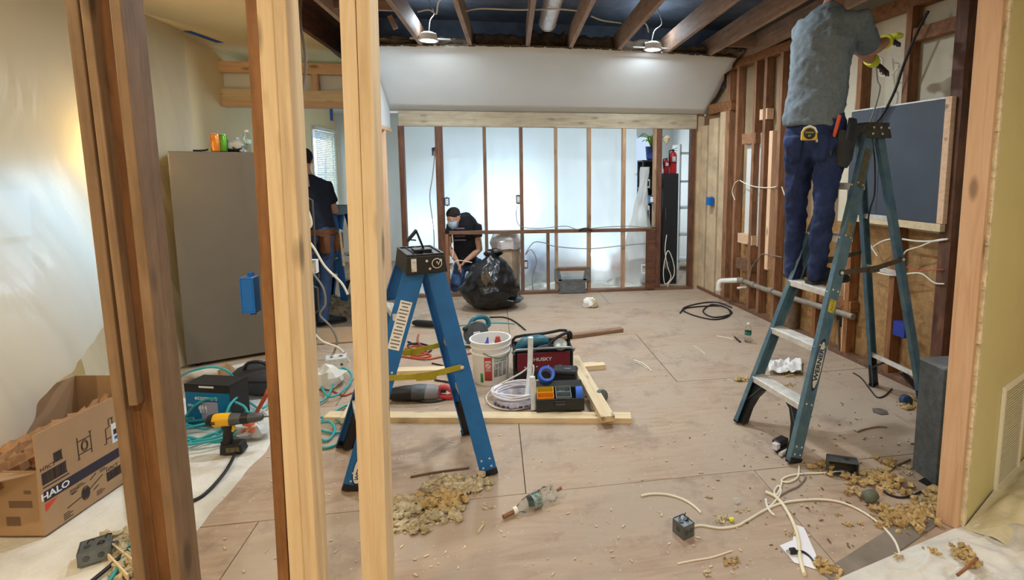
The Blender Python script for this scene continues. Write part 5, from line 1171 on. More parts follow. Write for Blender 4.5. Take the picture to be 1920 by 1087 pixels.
# register boot in the wall opening
g=E('duct_boot',AY(1073,556,YB-.02),'galvanised duct boot with flared ears set in the rear wall opening','duct'); f=MX.Translation(V((AY(1073,540,YB).x,YB-.03,0)))
GALV=mat('galvanised',(120,128,134),.4,.75,var=.3,vs=18)
hw=(AY(1098,540,YB).x-AY(1049,540,YB).x)/2; z1=AY(1073,522,YB).z
obj('boot_body',M().box(-hw,hw,0,.16,.02,z1,mat=f),GALV,g,smooth=0,bevel=.004)
hw2=(AY(1107,510,YB).x-AY(1040,510,YB).x)/2; zt,zb2=AY(1073,502,YB).z,AY(1073,532,YB).z
for k in (-1,1): obj('boot_ear',M().hexa([f@V(q) for q in ((k*hw*.75,-.012,zb2),(k*hw2,-.012,zb2+.06),(k*hw2,.03,zb2+.06),(k*hw*.75,.03,zb2),(k*hw*.95,-.012,zt-.03),(k*hw2,-.012,zt),(k*hw2,.03,zt),(k*hw*.95,.03,zt-.03))]),GALV,g,smooth=0)
obj('boot_flange',M().box(-hw-.01,hw+.01,-.012,.0,z1-.02,z1,mat=f).box(-hw-.01,hw+.01,-.012,0,.01,.03,mat=f),GALV,g,smooth=0)
# bag of plaster scraps
m=lump(G(1106,568,.045),(.085,.06,.06),.7,14,6)
for q in m.v: q.z=max(.003,q.z)
g=E('scrap_bag',G(1106,568),'small white plastic bag with brown scraps on the floor before the duct boot','bag'); obj('bag_film',m,WPLAST,g,smooth=20); obj('brown_scrap',lump(G(1113,570,.04),(.05,.04,.05),.6,12,2),INSULG,g,smooth=20)
# cables on and through the rear studs
def W3(pts,r,ma,label,k=6,name='cable',cat='cable'): return T(obj(name,M().tube([V(p) for p in pts],r,7,k),ma,smooth=60),label,cat)
yw=YB-.012
W3([AY(x,y,yw) for x,y in ((815,292),(811,330),(806,370),(812,420),(814,455),(813,520))],.006,CABLEG,'grey cable hanging from the metal box on the doubled stud')
W3([AY(x,y,yw-.01) for x,y in ((970,384),(968,405),(976,424),(1010,428),(1060,424),(1085,430),(1130,426),(1175,424),(1215,426),(1228,418),(1226,382))],.005,CABLEG,'thin grey cable sagging along the rear rail')
W3([AY(x,y,yw-.012) for x,y in ((985,476),(1000,455),(1020,455),(1042,462),(1105,466),(1170,460),(1212,456))],.006,CABLEG,'grey cable threaded through the lower rear studs')
W3([AY(x,y,yw-.012) for x,y in ((986,504),(981,512),(990,520)) ] and [AY(x,y,yw-.012) for x,y in ((985,478),(996,468),(1006,490),(998,520),(1000,548))],.006,CABLEG,'grey cable looping down beside the navy outlet box')
W3([AY(x,y,yw+.04) for x,y in ((1250,440),(1247,470),(1252,500),(1258,520),(1247,532),(1244,505),(1252,470),(1262,490),(1264,515),(1252,535),(1258,545))],.006,CABLEW,'white cable looped from the small box before the black cabinet')
W3([AY(x,y,yw-.02) for x,y in ((848,440),(850,470),(846,492),(860,488),(885,492))],.006,CABLEW,'white cable between the kneeling person and the low outlet box')
W3([AY(x,y,yw-.006) for x,y in ((1085,431),(1100,428),(1110,432))],.012,BLACKP,'short black tool left on the rear rail',3,'hand_tool','tool')
m=lump(AY(1250,262,YB-.02),(.04,.02,.05),.7,10,3); T(obj('plaster_lump',m,INSULG,smooth=20),'pale plaster lump stuck on the tall dark stud beside the extinguisher','plaster')
# blinds on window 2
g=E('window_blind',V((XL+.04,9.05,.9)),'white slatted blind hanging in the passage window','blind')
obj('headrail',M().box(XL+.015,XL+.06,8.56,9.52,2.2,2.25),WPLAST,g,smooth=0)
sm=None
for i in range(44):
    z=2.18-i*.028; fr_=MX.Translation((XL+.038,9.04,z))@MX.Rotation(R(58),4,'Y')
    if sm is None: o=obj('slat',M().box(-.0125,.0125,-.46,.46,-.0008,.0008),mat('slat_white',(226,232,228),.6,var=0),g,smooth=0,frame=fr_); sm=o.data
    else: o=bpy.data.objects.new('slat',sm); COL.objects.link(o); setw(o,fr_,g)
for y in (8.75,9.3): obj('ladder_cord',M().tube([(XL+.052,y,2.2),(XL+.052,y,.95)],.002,5),WPLAST,g)
obj('bottom_rail',M().box(XL+.025,XL+.05,8.58,9.5,.92,.94),WPLAST,g,smooth=0)
# ================================================= CEILING FITTINGS
LENS=mat('downlight_lens',(236,246,255),.4,var=0,emit=40)
for i,(x,y,e_,c_) in enumerate(LAMPS[:4]):
    z=ZC-.012; g=E('recessed_light',V((x,y,z)),['bright round downlight hanging below the joists over the passage side','bright round downlight hanging below the joists over the right wall','round downlight between joists above the clean blue stepladder','round downlight between joists above the worn stepladder'][i].replace('right wall','stud wall with pipes'),'ceiling light','recessed downlights in the bare joists'); tr=MX.Translation((x,y,z))
    obj('trim_ring',M().lathe([(.077,0),(.098,.002),(.100,.010),(.080,.012),(.077,.006),(.077,0)],32,tr),WPLAST,g); obj('lens',M().lathe([(.076,.002),(.076,.008)],32,tr),LENS,g)
    obj('can',M().lathe([(.082,.012),(.082,.06),(.05,.08)],24,tr),WPLAST,g); obj('driver_box',M().box(x-.06,x+.06,y+.10,y+.19,z+.03,z+.10),GREYM,g,smooth=0)
    obj('hanger_bar',M().box(x-.19,x+.20,y+.086,y+.10,z+.035,z+.05),ALU,g,smooth=0)
    obj('flex_lead',M().tube([(x,y+.05,z+.10),(x+.02,y+.02,z+.2),(x+.07,y-.06,z+.24),(x+.05,y-.1,z+.30),(x+.0,y-.1,z+.42)],.004,6,4),CABLEG,g)
def ceil_cable(pts,label): return W3([G(x,y,z) for x,y,z in pts],.007,CABLEW,label)
ceil_cable([(868,22,ZC+.12),(900,16,ZC+.1),(960,18,ZC+.1),(1000,18,ZC+.1),(1045,17,ZC+.1),(1082,20,ZC+.1)],'white cable stapled across the joists beside the flexible duct')
ceil_cable([(1108,30,ZC+.1),(1130,38,ZC+.08),(1165,43,ZC+.12)],'short white cable running down between two joists')
ceil_cable([(783,22,ZC+.1),(805,18,ZC+.12),(818,26,ZC+.1),(822,4,ZC+.12),(835,-10,ZC+.1)],'white cable curling above the downlight on the passage side')
ceil_cable([(1205,40,ZC+.1),(1213,48,ZC+.1),(1216,60,ZC+.08)],'white lead dropping to the downlight by the stud wall')
g=E('flexible_duct',V((.34,4.6,ZC+.2)),'shiny silver flexible duct between the ceiling joists','duct')
m=M().tube([(.37,4.0+.025*i,3.04) for i in range(60)],[.078+.005*(i%2) for i in range(60)],20); obj('duct_sleeve',m,FOIL,g,smooth=20); obj('duct_clamp',M().tube([(.37,5.44,3.04),(.37,5.47,3.04)],.086,20),ALU,g)
# loose wire down the front of the passage
W3([AY(x,y,4.6) for x,y in ((566,-20),(563,40),(571,90),(573,130),(566,190),(566,250),(573,310),(578,350))],.011,mat('cord_taupe',(120,104,88),.6),'taupe cord hanging down beside the doubled pine post')
W3([AY(x,y,4.75) for x,y in ((578,395),(584,420),(574,440),(592,470),(610,500),(640,530),(652,552))],.010,CABLEW,'white cable hanging across the tool belt in the passage')
W3([AY(x,y,4.7) for x,y in ((585,510),(606,540),(610,570),(600,590),(620,612),(632,640),(622,670),(616,690))],.009,CABLEG,'grey cable hanging in loops down to the passage floor')
W3([AY(x,y,4.55) for x,y in ((590,625),(605,640),(635,652),(650,670),(660,690))],.009,CABLEW,'white cable draped low beside the refrigerator corner')
c=AY(584,500,4.93); outlet_box(c,(1,0,0),(0,0,1),.08,.12,.06,WPLAST,'white junction box on the refrigerator side corner with cables')
junction(G(632,690,.002),(.16,.14,.10),.3,'light grey metal box on the floor by the teal hose',ALU)
T(obj('cardboard_sheet',M().prism([(-.3,-.25),(.3,-.2),(.32,.22),(-.28,.26)],.004,.012,MX.Translation(G(645,630))),CARD,smooth=0),'flat cardboard sheet on the passage floor','cardboard')
strand([(600,640),(630,622),(668,618)],.006,CABLER,'thin rust coloured cord on the passage floor')
# grey upright slab by the end stud
x=AY(1772,800,2.42); p=G(1764,905); hz=AY(1760,692,p.y).z
g=E('foam_column',p,'dark grey upright column standing beside the pinkish end stud','column')
obj('column_body',M().box(p.x-.05,p.x+.11,p.y-.02,p.y+.14,0,hz),mat('column_grey',(88,94,98),.8,var=.25,vs=30,bump=.2,bs=80),g,smooth=0,bevel=.004); obj('column_top',M().box(p.x-.052,p.x+.112,p.y-.022,p.y+.142,hz,hz+.01),mat('column_cap',(128,132,134),.7,var=.2),g,smooth=0)
pts=[G(x,y,.0) for x,y in ((1722,902),(1748,888),(1776,905),(1774,930))]
o=T(obj('floor_register_opening',M().hexa([q+V((0,0,.0005)) for q in pts]+[q+V((0,0,.004)) for q in pts]),mat('duct_shade',(24,20,18),.9),smooth=0),'dark plate for the shaded duct mouth in the floor beside the grey column','floor opening')  # flat plate; its dark colour stands for the shade inside the opening
# ================================================= RIGHT WALL
pA,pB,pC=RW(1597,212,-.03),RW(1775,182,-.03),RW(1768,420,-.03)
d0,d1=(pA-RA).dot(RD),(pB-RA).dot(RD); z0,z1=pC.z,(pB.z+pA.z)/2
print('panel',d0,d1,z0,z1,pA,pB)
g=E('wall_panel',RA+RD*(d0+d1)/2+V((0,0,z0)),'large dark blue grey panel framed in raw wood on the stud wall','panel')
obj('board_face',rbox(d0,d1,-.03,-.006,z0,z1),mat('panel_slate',(62,70,82),.55,var=.12,vs=4,bump=.05,bs=200),g,smooth=0,bevel=.002)
obj('bottom_rail',rbox(d0-.02,d1+.04,-.045,-.001,z0-.055,z0-.002),PINE,g,smooth=0,bevel=.002); obj('side_rail',rbox(d1+.002,d1+.05,-.04,-.001,z0-.0,z1+.01),PINEP,g,smooth=0,bevel=.002)
obj('edge_strip',rbox(d0,d1,-.034,-.028,z1,z1+.010),ALU,g,smooth=0)
obj('tear_line',rbox(d0+.37*(d1-d0),d0+.37*(d1-d0)+.004,-.0312,-.03,z0,z1),BLACKP,g,smooth=0)
# pipes
PIPEG=mat('pipe_grey',(146,136,124),.55,.3,var=.25,vs=14,bump=.2); PVC=mat('pvc_white',(226,224,216),.4,var=.04); IRON=mat('iron_brown',(104,86,70),.7,.3,var=.35,vs=12,bump=.3)
g=E('drain_pipe',RW(1400,560,.03),'grey drain pipe through the studs ending in a white elbow','pipe')
a0=RW(1388,527,.0); el=a0-RN*.02
pts=[RW(1348,536,-.16)-V((0,0,.05)),RW(1348,532,-.16),RW(1352,527,-.14),RW(1362,526,-.10),RW(1388,525,-.01)]
obj('elbow',M().tube(pts,.030,14,4),PVC,g); obj('elbow_collar',M().tube([pts[0]-V((0,0,.002)),pts[0]+V((0,0,.025))],.036,14),PVC,g); obj('coupling',M().tube([RW(1385,525,-.015),RW(1396,527,.0)],.037,14),PIPEG,g)
obj('pipe_run',M().tube([RW(1394,526,.0),RW(1420,537,.0),RW(1470,554,.0),RW(1530,572,.0),RW(1600,594,.0)],.027,14,3),PIPEG,g)
for px,py in ((1413,534),(1446,545)): 
    p=RW(px,py,0); obj('coupling',M().tube([p-RD*.035,p+RD*.035],.033,14),PIPEG,g)
T(obj('stub_pipe',M().tube([RW(1383,540,-.03),RW(1400,538,.02),RW(1412,537,.05)],.014,10),ALU,smooth=60),'short silver stub pipe below the white elbow','pipe')
T(obj('soil_stack',M().tube([RW(1487,470,.03)*1.0,RW(1487,480,.03)],.001,6),IRON),'x','pipe') if False else None
p=RW(1487,600,.03); g=E('soil_stack',V((p.x,p.y,0)),'brown iron soil stack standing in the wall behind the worn stepladder','pipe')
obj('stack_pipe',M().tube([(p.x,p.y,.0),(p.x,p.y,.95)],.052,16),IRON,g); obj('stack_hub',M().tube([(p.x,p.y,.52),(p.x,p.y,.62)],.066,16),IRON,g)
T(obj('water_pipe',M().tube([RW(1555,620,.02)-V((0,0,.0)),RW(1556,590,.02),RW(1555,560,.02),RW(1562,540,.02)],.012,8,3),IRON),'thin dark pipe rising in the wall between the worn ladder legs','pipe')
T(obj('water_pipe',M().tube([RW(1572,690,.01),RW(1574,660,.01),RW(1572,600,.01)],.010,8),IRON),'rusty thin pipe standing in the wall beside the black hole','pipe')
T(obj('wall_hole_tar',lump(RW(1585,588,.095),(.05,.10,.12),.4,14,3),BLACKP,smooth=30),'black tarred patch in the tan sheathing behind the worn ladder','patch')
def RP(pts,r,ma,label,off=-.012,k=6): return T(obj('cable',M().tube([RW(x,y,off) for x,y in pts],r,7,k),ma,smooth=60),label,'cable')
RP([(1387,338),(1400,345),(1416,350),(1440,352),(1456,350)],.006,CABLEW,'white cable stapled across the upper studs')
RP([(1378,375),(1373,360),(1377,345),(1384,338)],.005,CABLEW,'white cable loop beside the reddish corner stud')
RP([(1466,350),(1470,362),(1474,372)],.006,CABLEW,'white cable end poking out behind the jeans')
RP([(1406,520),(1410,500),(1425,480),(1432,476),(1455,480),(1466,482)],.005,CABLEG,'grey wire curving between the lower studs')
RP([(1613,420),(1622,432),(1630,455),(1645,480)],.006,CABLEW,'white cable dropping below the dark panel'); RP([(1622,488),(1635,465),(1655,452),(1672,448)],.006,CABLEW,'white cable arching behind the rear ladder leg')
RP([(1692,448),(1720,452),(1750,452),(1777,448)],.007,CABLEW,'white cable strung level below the dark panel'); RP([(1692,482),(1700,470),(1725,462),(1750,452),(1770,448)],.006,CABLEW,'white cable rising to the end stud below the panel')
RP([(1624,500),(1650,512),(1680,516),(1712,512),(1730,514),(1752,530),(1770,532)],.006,CABLEW,'tan cable sagging across the lower sheathing')
RP([(1700,500),(1720,508),(1745,506),(1770,505)],.004,CABLER,'thin copper wire under the white cables by the end stud')
k=T(obj('power_cable',M().tube([RW(1741,20,-.05),RW(1720,60,-.06),RW(1695,120,-.06),RW(1678,170,-.05),RW(1655,215,-.05),RW(1640,232,-.06)],.010,8,6),CABLEK,smooth=60),'thick black cable hanging from the joists over the dark panel','cable')
RP([(1641,100),(1645,150),(1650,165),(1640,205),(1630,232)],.006,CABLEG,'grey cable dangling below the glove to the panel edge',-.06); RP([(1642,108),(1655,112),(1650,140),(1670,140),(1685,125)],.006,CABLEW,'white cable loop hanging from the gloves',-.05)
W3([AY(1626,420,2.94),AY(1632,390,2.92),AY(1640,360,2.92),AY(1640,300,2.92),AY(1634,255,2.92)],.005,CABLEK,'thin black cord hanging inside the worn stepladder')
# ---- clutter along the right wall
strand([(1372,578),(1345,568),(1310,570),(1280,580),(1300,592),(1340,600),(1368,592),(1362,578),(1335,572),(1318,585),(1340,596),(1372,588),(1350,575),(1290,578),(1275,588)],.008,CABLEK,'loosely coiled dark cord on the floor by the stud wall corner','cord',k=7)
bottle('water_bottle',G(1402,641),.19,'clear water bottle standing on the floor before the stud wall')
T(obj('marker_pen',M().tube([G(1377,631,.008),G(1380,634,.008),G(1388,641,.008)],[.006,.009,.009],10),BLACKP),'short black marker lying beside the water bottle','marker')
strand([(1343,630),(1360,633),(1375,637)],.004,CABLEW,'thin white wire scrap leading to the black marker'); strand([(1300,648),(1313,656),(1322,664)],.003,CABLEW,'thin pale wire scrap on the bare floor')
def rag(u,v): 
    p=G(1441+u*62,704-v*24); return p+V((0,0,.012+.045*max(0,.35+nz(u*4,v*4,3))+.03*max(0,nz(u*9,v*8,1))))
T(obj('rag',M().grid(rag,24,14),mat('rag_white',(226,224,220),.95,var=.05,bump=.4),solid=.003,smooth=40),'white rag lying behind the front legs of the worn stepladder','rag')
# black device with batteries by the front ladder leg
p=G(1462,842); g=E('battery_tool',p,'small black tool with silver batteries by the worn ladder foot','tool'); f=MX.Translation(p)@MX.Rotation(.5,4,'Z')
obj('tool_body',M().box(-.035,.055,-.02,.03,.02,.06,mat=f),BLACKP,g,smooth=0,bevel=.005); obj('chrome_plate',M().box(-.062,-.03,-.022,.012,.02,.055,mat=f),FOIL,g,smooth=0,bevel=.002)
obj('battery_cell',M().tube([f@V((-.07,-.05,.014)),f@V((.03,-.05,.014))],.013,12),ALU,g); obj('battery_cell',M().tube([f@V((-.055,-.022,.012)),f@V((.045,-.022,.012))],.012,12),BLACKP,g)
# black outlet box casting
p=G(1578,888); g=E('casting_box',p,'dark grey open metal box standing on the floor beside the worn ladder','electrical box'); f=MX.Translation(p+V((0,0,.0)))@MX.Rotation(-.42,4,'Z')
m=M(); L_,h_,d_=.075,.085,.035
for q in ((-L_,L_,-d_,-d_+.006,0,h_),(-L_,-L_+.006,-d_,d_,0,h_),(L_-.006,L_,-d_,d_,0,h_),(-L_,L_,-d_,d_,0,.006),(-L_,L_,-d_,d_,h_-.006,h_),(-L_,L_,d_-.012,d_-.006,.0,h_)): m.box(*q,mat=f)
m=M()
for q in ((-L_,L_,d_-.008,d_,0,h_),(-L_,-L_+.007,-d_,d_-.008,0,h_),(L_-.007,L_,-d_,d_-.008,0,h_),(-L_+.007,L_-.007,-d_,d_-.008,0,.007),(-L_+.007,L_-.007,-d_,d_-.008,h_-.007,h_)): m.box(*q,mat=f)
obj('box_shell',m,DKGREY,g,smooth=0,bevel=.003); obj('inner_plate',M().box(-.03,.03,d_-.016,d_-.008,.02,.06,mat=f),mat('grime',(70,66,60),.8,var=.4,vs=30),g,smooth=0,bevel=.002); obj('knockout',M().lathe([(.012,0),(.012,.002)],14,f@MX.Translation((.02,0,h_-.001))),BLACKP,g)
junction(G(1281,1000),(.062,.075,.065),.42,'grey metal junction box with white cable on the bare floor')
# white cables on the floor
strand([(1202,932),(1220,928),(1250,929),(1280,938),(1300,950),(1314,963)],.006,CABLEW,'short arched offcut of white cable near the junction box')
strand([(1297,990),(1315,987),(1350,992),(1380,988),(1400,978),(1440,955),(1475,943),(1530,938),(1575,943),(1615,960),(1650,985),(1677,1015),(1690,1050),(1703,1085)],.0055,CABLEW,'long white cable from the junction box to the drop cloth')
strand([(1436,925),(1455,935),(1472,955),(1488,985),(1497,1015),(1500,1050),(1508,1080)],.0085,mat('cable_cream',(230,220,190),.5,var=.05),'thick cream cable lying over the white paper scrap')
strand([(1270,1058),(1300,1052),(1335,1046),(1372,1034)],.0035,CABLEW,'thin pale wire offcut before the junction box')
strand([(1498,875),(1496,895),(1480,905),(1465,903),(1475,895),(1500,890),(1540,888),(1580,885)],.005,CABLEW,'tan cable loop on the floor before the dark metal box')
strand([(1466,905),(1462,920),(1455,930),(1452,922),(1460,912),(1464,925),(1450,945),(1440,952)],.005,CABLEW,'knotted white cable near the cream cable end'); strand([(1500,886),(1510,895),(1497,912),(1480,920),(1462,930)],.0045,CABLEG,'thin brown wire beside the tan loop')
strand([(1436,938),(1438,950),(1445,962),(1452,968)],.006,CABLEW,'short white cable curl by the knotted cable')
strand([(1607,811),(1620,806),(1645,801),(1663,802)],.005,mat('stick_tan',(150,120,90),.8,var=.2),'thin curved wood sliver on the floor behind the worn ladder','wood sliver','wood_sliver')
strand([(1708,833),(1725,832),(1738,830)],.004,IRON,'thin dark twig on the floor near the grey column','wood sliver','wood_sliver'); strand([(1666,884),(1685,873),(1707,863)],.005,IRON,'brown sliver beside the yellow insulation tuft','wood sliver','wood_sliver')
strand([(1612,884),(1628,882),(1639,881)],.004,IRON,'short dark sliver touching the dark metal box','wood sliver','wood_sliver')
strand([(1646,914),(1656,922),(1670,930),(1690,934),(1712,930),(1728,922)],.005,CABLEK,'dark wire between the insulation tufts and the grey column'); 
strand([(1600,700),(1615,710),(1632,732),(1645,746),(1660,742),(1672,730)],.005,CABLEK,'thin black cable on the floor behind the rear ladder leg')
# round cap, disc and dark lump
p=G(1698,752,.03); T(obj('pipe_plug',M().lathe([(.02,-.02),(.036,-.02),(.036,.02),(.030,.024),(.01,.024)],18,MX.Translation(p+V((0,0,.008)))@MX.Rotation(R(80),4,'X')),mat('cap_blue',(44,62,96),.4,var=.1)),'dark blue round cap in the insulation by the rear ladder foot','pipe cap')
p=G(1650,772); T(obj('cover_plate',M().lathe([(.05,.001),(.052,.006),(.02,.009)],6,MX.Translation(p)),mat('plate_grime',(112,102,96),.6,.3,var=.4,vs=20)),'grimy flat cover plate on the floor behind the worn ladder','cover plate')
p=G(1632,940); T(obj('bulb_socket',M().lathe([(.018,0),(.030,.01),(.030,.04),(.022,.065),(.012,.07)],16,MX.Translation(p+V((0,0,.03)))@MX.Rotation(R(75),4,'Y')@MX.Translation((0,0,-.035))),mat('socket_green',(104,110,96),.5,var=.3,vs=20)),'greenish lamp socket lying among the insulation tufts','lamp socket')
p0=G(1643,916,.012); T(board('wood_chip',p0,G(1655,922,.012),.03,.012,PINEP,None,hint=(0,0,1),bevel=0),'pink wood chip on the dark wire','wood chip')
T(obj('paper_scrap',M().prism([(-.05,-.10),(.02,-.14),(.06,-.06),(.085,.11),(.055,.13),(.0,.03),(-.07,-.0)],.0,.002,MX.Translation(G(1492,1022,.003))@MX.Rotation(-.1,4,'Z')),PAPER,smooth=0),'white paper scrap with a black plug on it','paper')
p=G(1489,1034,.012); g=E('black_plug',p,'small black plug and lead lying on the white paper scrap','plug'); obj('plug_body',M().box(p.x-.02,p.x+.008,p.y-.011,p.y+.011,.006,.026),BLACKP,g,smooth=0,bevel=.004); obj('plug_lead',M().tube([p,G(1505,1034,.01),G(1520,1045,.006),G(1528,1058,.006)],.005,7,5),BLACKP,g)
m=M()
for s in (-.004,.004): m.box(p.x-.034,p.x-.02,p.y+s-.001,p.y+s+.001,.012,.020)
obj('plug_pin',m,ALU,g,smooth=0)['kind']='stuff'
T(obj('wire_nut',M().lathe([(.010,0),(.011,.008),(.005,.022)],10,MX.Translation(G(1368,975,.009))@MX.Rotation(R(70),4,'Y')),GLY,smooth=50),'tiny yellow wire nut on a straw clump','wire nut')
T(obj('clear_cup',M().lathe([(.012,0),(.014,.016),(.012,.016),(.011,.002)],14,MX.Translation(G(1381,942,.001))),FILMW),'tiny translucent cup on the bare floor','cap')
# insulation tufts
def tuft(pts,label,ma,r=.03,seed=1,name='insulation_tuft',spread=1.,zo=0):
    rr=random.Random(seed); m=M()
    for px,py,k in pts:
        c=G(px,py); n_=max(5,int(16*k))
        for i in range(n_):
            o=V((rr.gauss(0,.6),rr.gauss(0,.6),0))*r*k*1.3*spread; q=c+o; s=r*k*rr.uniform(.25,.62); l=lump((q.x,q.y,s*rr.uniform(.3,1.1)),(s,s*rr.uniform(.6,1),s*.75),.95,8,rr.uniform(10,40))
            for v_ in l.v: v_.z=max(.002,v_.z)
            m.add(l.v,l.f)
        for i in range(int(8*k)):
            a=rr.uniform(0,6.28); q=c+V((math.cos(a),math.sin(a),0))*r*k*rr.uniform(.6,1.9); l=lump((q.x,q.y,.004),(.006,.005,.005),.5,6,rr.uniform(0,50)); m.add(l.v,l.f)
    for v_ in m.v: v_.z+=zo
    o=obj(name,m,ma,smooth=25); o['kind']='stuff'; return T(o,label,'insulation')
tuft([(1540,876,1.0),(1555,882,1.0),(1562,870,.8)],'yellow insulation tuft beside the dark metal box',INSUL,.032,1)
tuft([(1612,905,1.1),(1605,925,.8),(1618,890,.7)],'yellow tuft left of the greenish socket' .replace(' left of',' next to'),INSUL,.032,2)
tuft([(1645,898,1.1),(1665,902,1.2),(1668,915,.9),(1655,890,.8)],'big yellow tuft behind the greenish socket',INSUL,.036,3)
tuft([(1672,966,1.2),(1690,972,1.3),(1710,962,1.2),(1728,956,1.1),(1668,980,1.0),(1700,978,.9),(1742,950,.8)],'long drift of yellow insulation before the end stud',INSUL,.034,4)
tuft([(1768,945,1.3),(1775,960,1.0)],'orange yellow tuft heaped against the end stud foot',INSUL,.036,5)
tuft([(1662,867,.9),(1672,872,.7)],'small tuft beside the brown sliver',INSUL,.03,6); tuft([(1702,886,.6),(1705,878,.6)],'grey green tuft before the grey column',INSULG,.028,7); tuft([(1727,873,.6)],'tiny tuft nearest the grey column',INSUL,.026,8)
tuft([(1704,924,.7),(1690,925,.4)],'straw tuft on the dark wire',INSUL,.03,9); tuft([(1386,713,.9),(1392,712,.7)],'yellow tuft beside the worn ladder front foot' ,INSUL,.036,10)
tuft([(1470,700,.8),(1480,705,.6)],'tuft lying on the white rag edge',INSUL,.036,11); tuft([(1715,755,1.3),(1725,765,1.1),(1700,765,.9),(1735,750,1)],'yellow insulation heap around the blue round cap',INSUL,.036,12)
tuft([(1470,726,.5),(1480,722,.5)],'small tuft beneath the lowest ladder step',INSUL,.034,13)
tuft([(1350,975,.9),(1360,972,.7)],'straw clump carrying the yellow wire nut',INSULG,.022,14); tuft([(1330,933,.5)],'pale crumb near the arched cable offcut',INSULG,.02,15); tuft([(1385,960,.5),(1400,956,.5)],'two pale crumbs beside the tiny cap',INSULG,.02,16)
tuft([(1372,1055,.8)],'yellow clump close to the wire offcut',INSUL,.022,17); tuft([(1326,1076,.5)],'single pale lump beside the wire offcut',INSULG,.022,18)
tuft([(1540,1062,.9),(1560,1072,1.0),(1530,1055,.6)],'yellow insulation drift at the plug lead',INSUL,.028,19); tuft([(1484,1004,.6)],'round yellow tuft on top of the paper scrap',INSUL,.022,20)
tuft([(1590,985,.5),(1610,980,.4),(1570,965,.4)],'scattered yellow crumbs inside the long cable bow',INSUL,.024,21); tuft([(1745,880,.5),(1640,975,.4),(1655,955,.4)],'scattered crumbs around the insulation drift',INSUL,.022,22)
# drift beneath the clean ladder
tuft([(760,955,1.1),(775,950,1.2),(750,965,1.0),(790,948,.9),(745,945,.9)],'pale straw drift against the clean pine post',INSULG,.036,23)
tuft([(815,940,1.3),(835,950,1.2),(845,942,1.1),(825,930,.9)],'ochre insulation mound in the drift under the clean ladder',INSUL,.036,24)
tuft([(845,905,1.0),(865,910,1.1),(880,918,1.2),(860,925,1.2),(890,905,.9),(905,910,.8),(840,920,.8)],'straw drift at the front foot of the clean ladder',INSULG,.036,25)
tuft([(775,985,1.2),(795,980,1.1),(765,992,.9),(810,975,.8),(850,968,1.0),(860,962,.8)],'lower straw drift nearest the viewer below the clean ladder',INSULG,.034,26)
tuft([(800,912,.7),(820,905,.8),(805,918,.6)],'small straw scatter behind the ochre mound',INSULG,.034,27)
tuft([(225,1022,1.4),(235,1010,1.2),(250,1030,1.2),(255,1060,1.1),(240,1075,1.0),(220,1040,.9)],'straw insulation heap on the drop cloth by the junction box',INSULG,.036,28)
tuft([(915,953,.5)],'single pale crumb beside the crushed bottle',INSULG,.026,29)
strand([(770,896),(800,890),(840,884),(880,879)],.006,IRON,'thin brown stick lying under the clean blue stepladder','wood sliver','wood_sliver',3)
strand([(897,1000),(901,993),(906,986)],.006,PINE,'tiny pale splinter on the bare floor','wood sliver','wood_sliver',3)
tuft([(628,575,2.4),(645,580,2.6),(618,582,2.2),(655,572,2.2),(636,590,2.0)],'grey brown rubble heap on the passage floor beyond the refrigerator',mat('rubble',(150,134,112),.95,var=.35,vs=20),.05,31,'rubble_heap')
# loose crumbs and dust chips
rr=random.Random(11); m=M()
for i in range(420):
    px,py=rr.uniform(400,1760),rr.uniform(590,1080); c=G(px,py)
    if abs(c.x)>2.4 or c.y>6.6: continue
    s=rr.uniform(.002,.006); a=rr.uniform(0,3.1); m.box(-s*rr.uniform(1,3),s,-s*.6,s*.6,.0008,s*.7,mat=MX.Translation((c.x,c.y,.0015))@MX.Rotation(a,4,'Z'))
o=T(obj('floor_crumbs',m,mat('crumb_pale',(206,190,160),.9,var=.3,vs=2),smooth=0),'fine pale crumbs scattered over the plywood floor','debris',kind='stuff')
rr=random.Random(12); m=M()
for i in range(220):
    px,py=rr.gauss(1580,120),rr.gauss(890,110); 
    if py<620 or py>1080 or px>1760: continue
    c=G(px,py); s=rr.uniform(.002,.006); a=rr.uniform(0,3.1); m.box(-s*rr.uniform(1,3.5),s,-s*.5,s*.5,.0008,s*.6,mat=MX.Translation((c.x,c.y,.0015))@MX.Rotation(a,4,'Z'))
T(obj('floor_crumbs',m,mat('crumb_dark',(104,84,62),.9,var=.3,vs=2),smooth=0),'fine dark crumbs scattered around the worn ladder feet','debris',kind='stuff')
# drop cloth on the right, rolled up at the wall foot
def cloth2(u,v):
    a=G(1540,1100).lerp(G(1795,990),v**.8); b_=a+V((1.5,-.35+.2*v,0))
    p=a.lerp(b_,u); wallside=max(0,1-abs((p-OC).dot(ON))/.20)
    z=.006+min(1,u*8)*(.035*max(0,.3+nz(p.x*3,p.y*4,7))+.16*max(0,.22-abs(nz(p.x*3.2,p.y*3.8,2)))**1.3+.10*max(0,.2-abs(nz(p.x*7+3,p.y*8,5)))**1.2)
    return V((p.x,p.y,z))
T(obj('drop_cloth',M().grid(cloth2,90,70),CANVAS,smooth=80,recalc=False),'pale rumpled drop cloth on the floor before the olive wall','drop cloth')
def roll(u,v):
    a=-.03+2.3*u; k=math.sin(math.pi*min(1,.12+v)); h=(.075+.03*nz(a*3,1)+.02*nz(a*9,4))*min(1,.35+a*3)
    q=oq(a,-.22+.20*v,0); return V((q.x,q.y,.010+max(0,h)*k*(1+.5*nz(a*6,v*3,2))+(.05*v*v*min(1,.2+a*2))))
T(obj('canvas_roll',M().grid(roll,90,14),mat('canvas_olive',(206,198,168),.95,var=.12,bump=.4,bs=30),smooth=80,recalc=False),'rumpled canvas bunched along the foot of the olive wall','drop cloth')
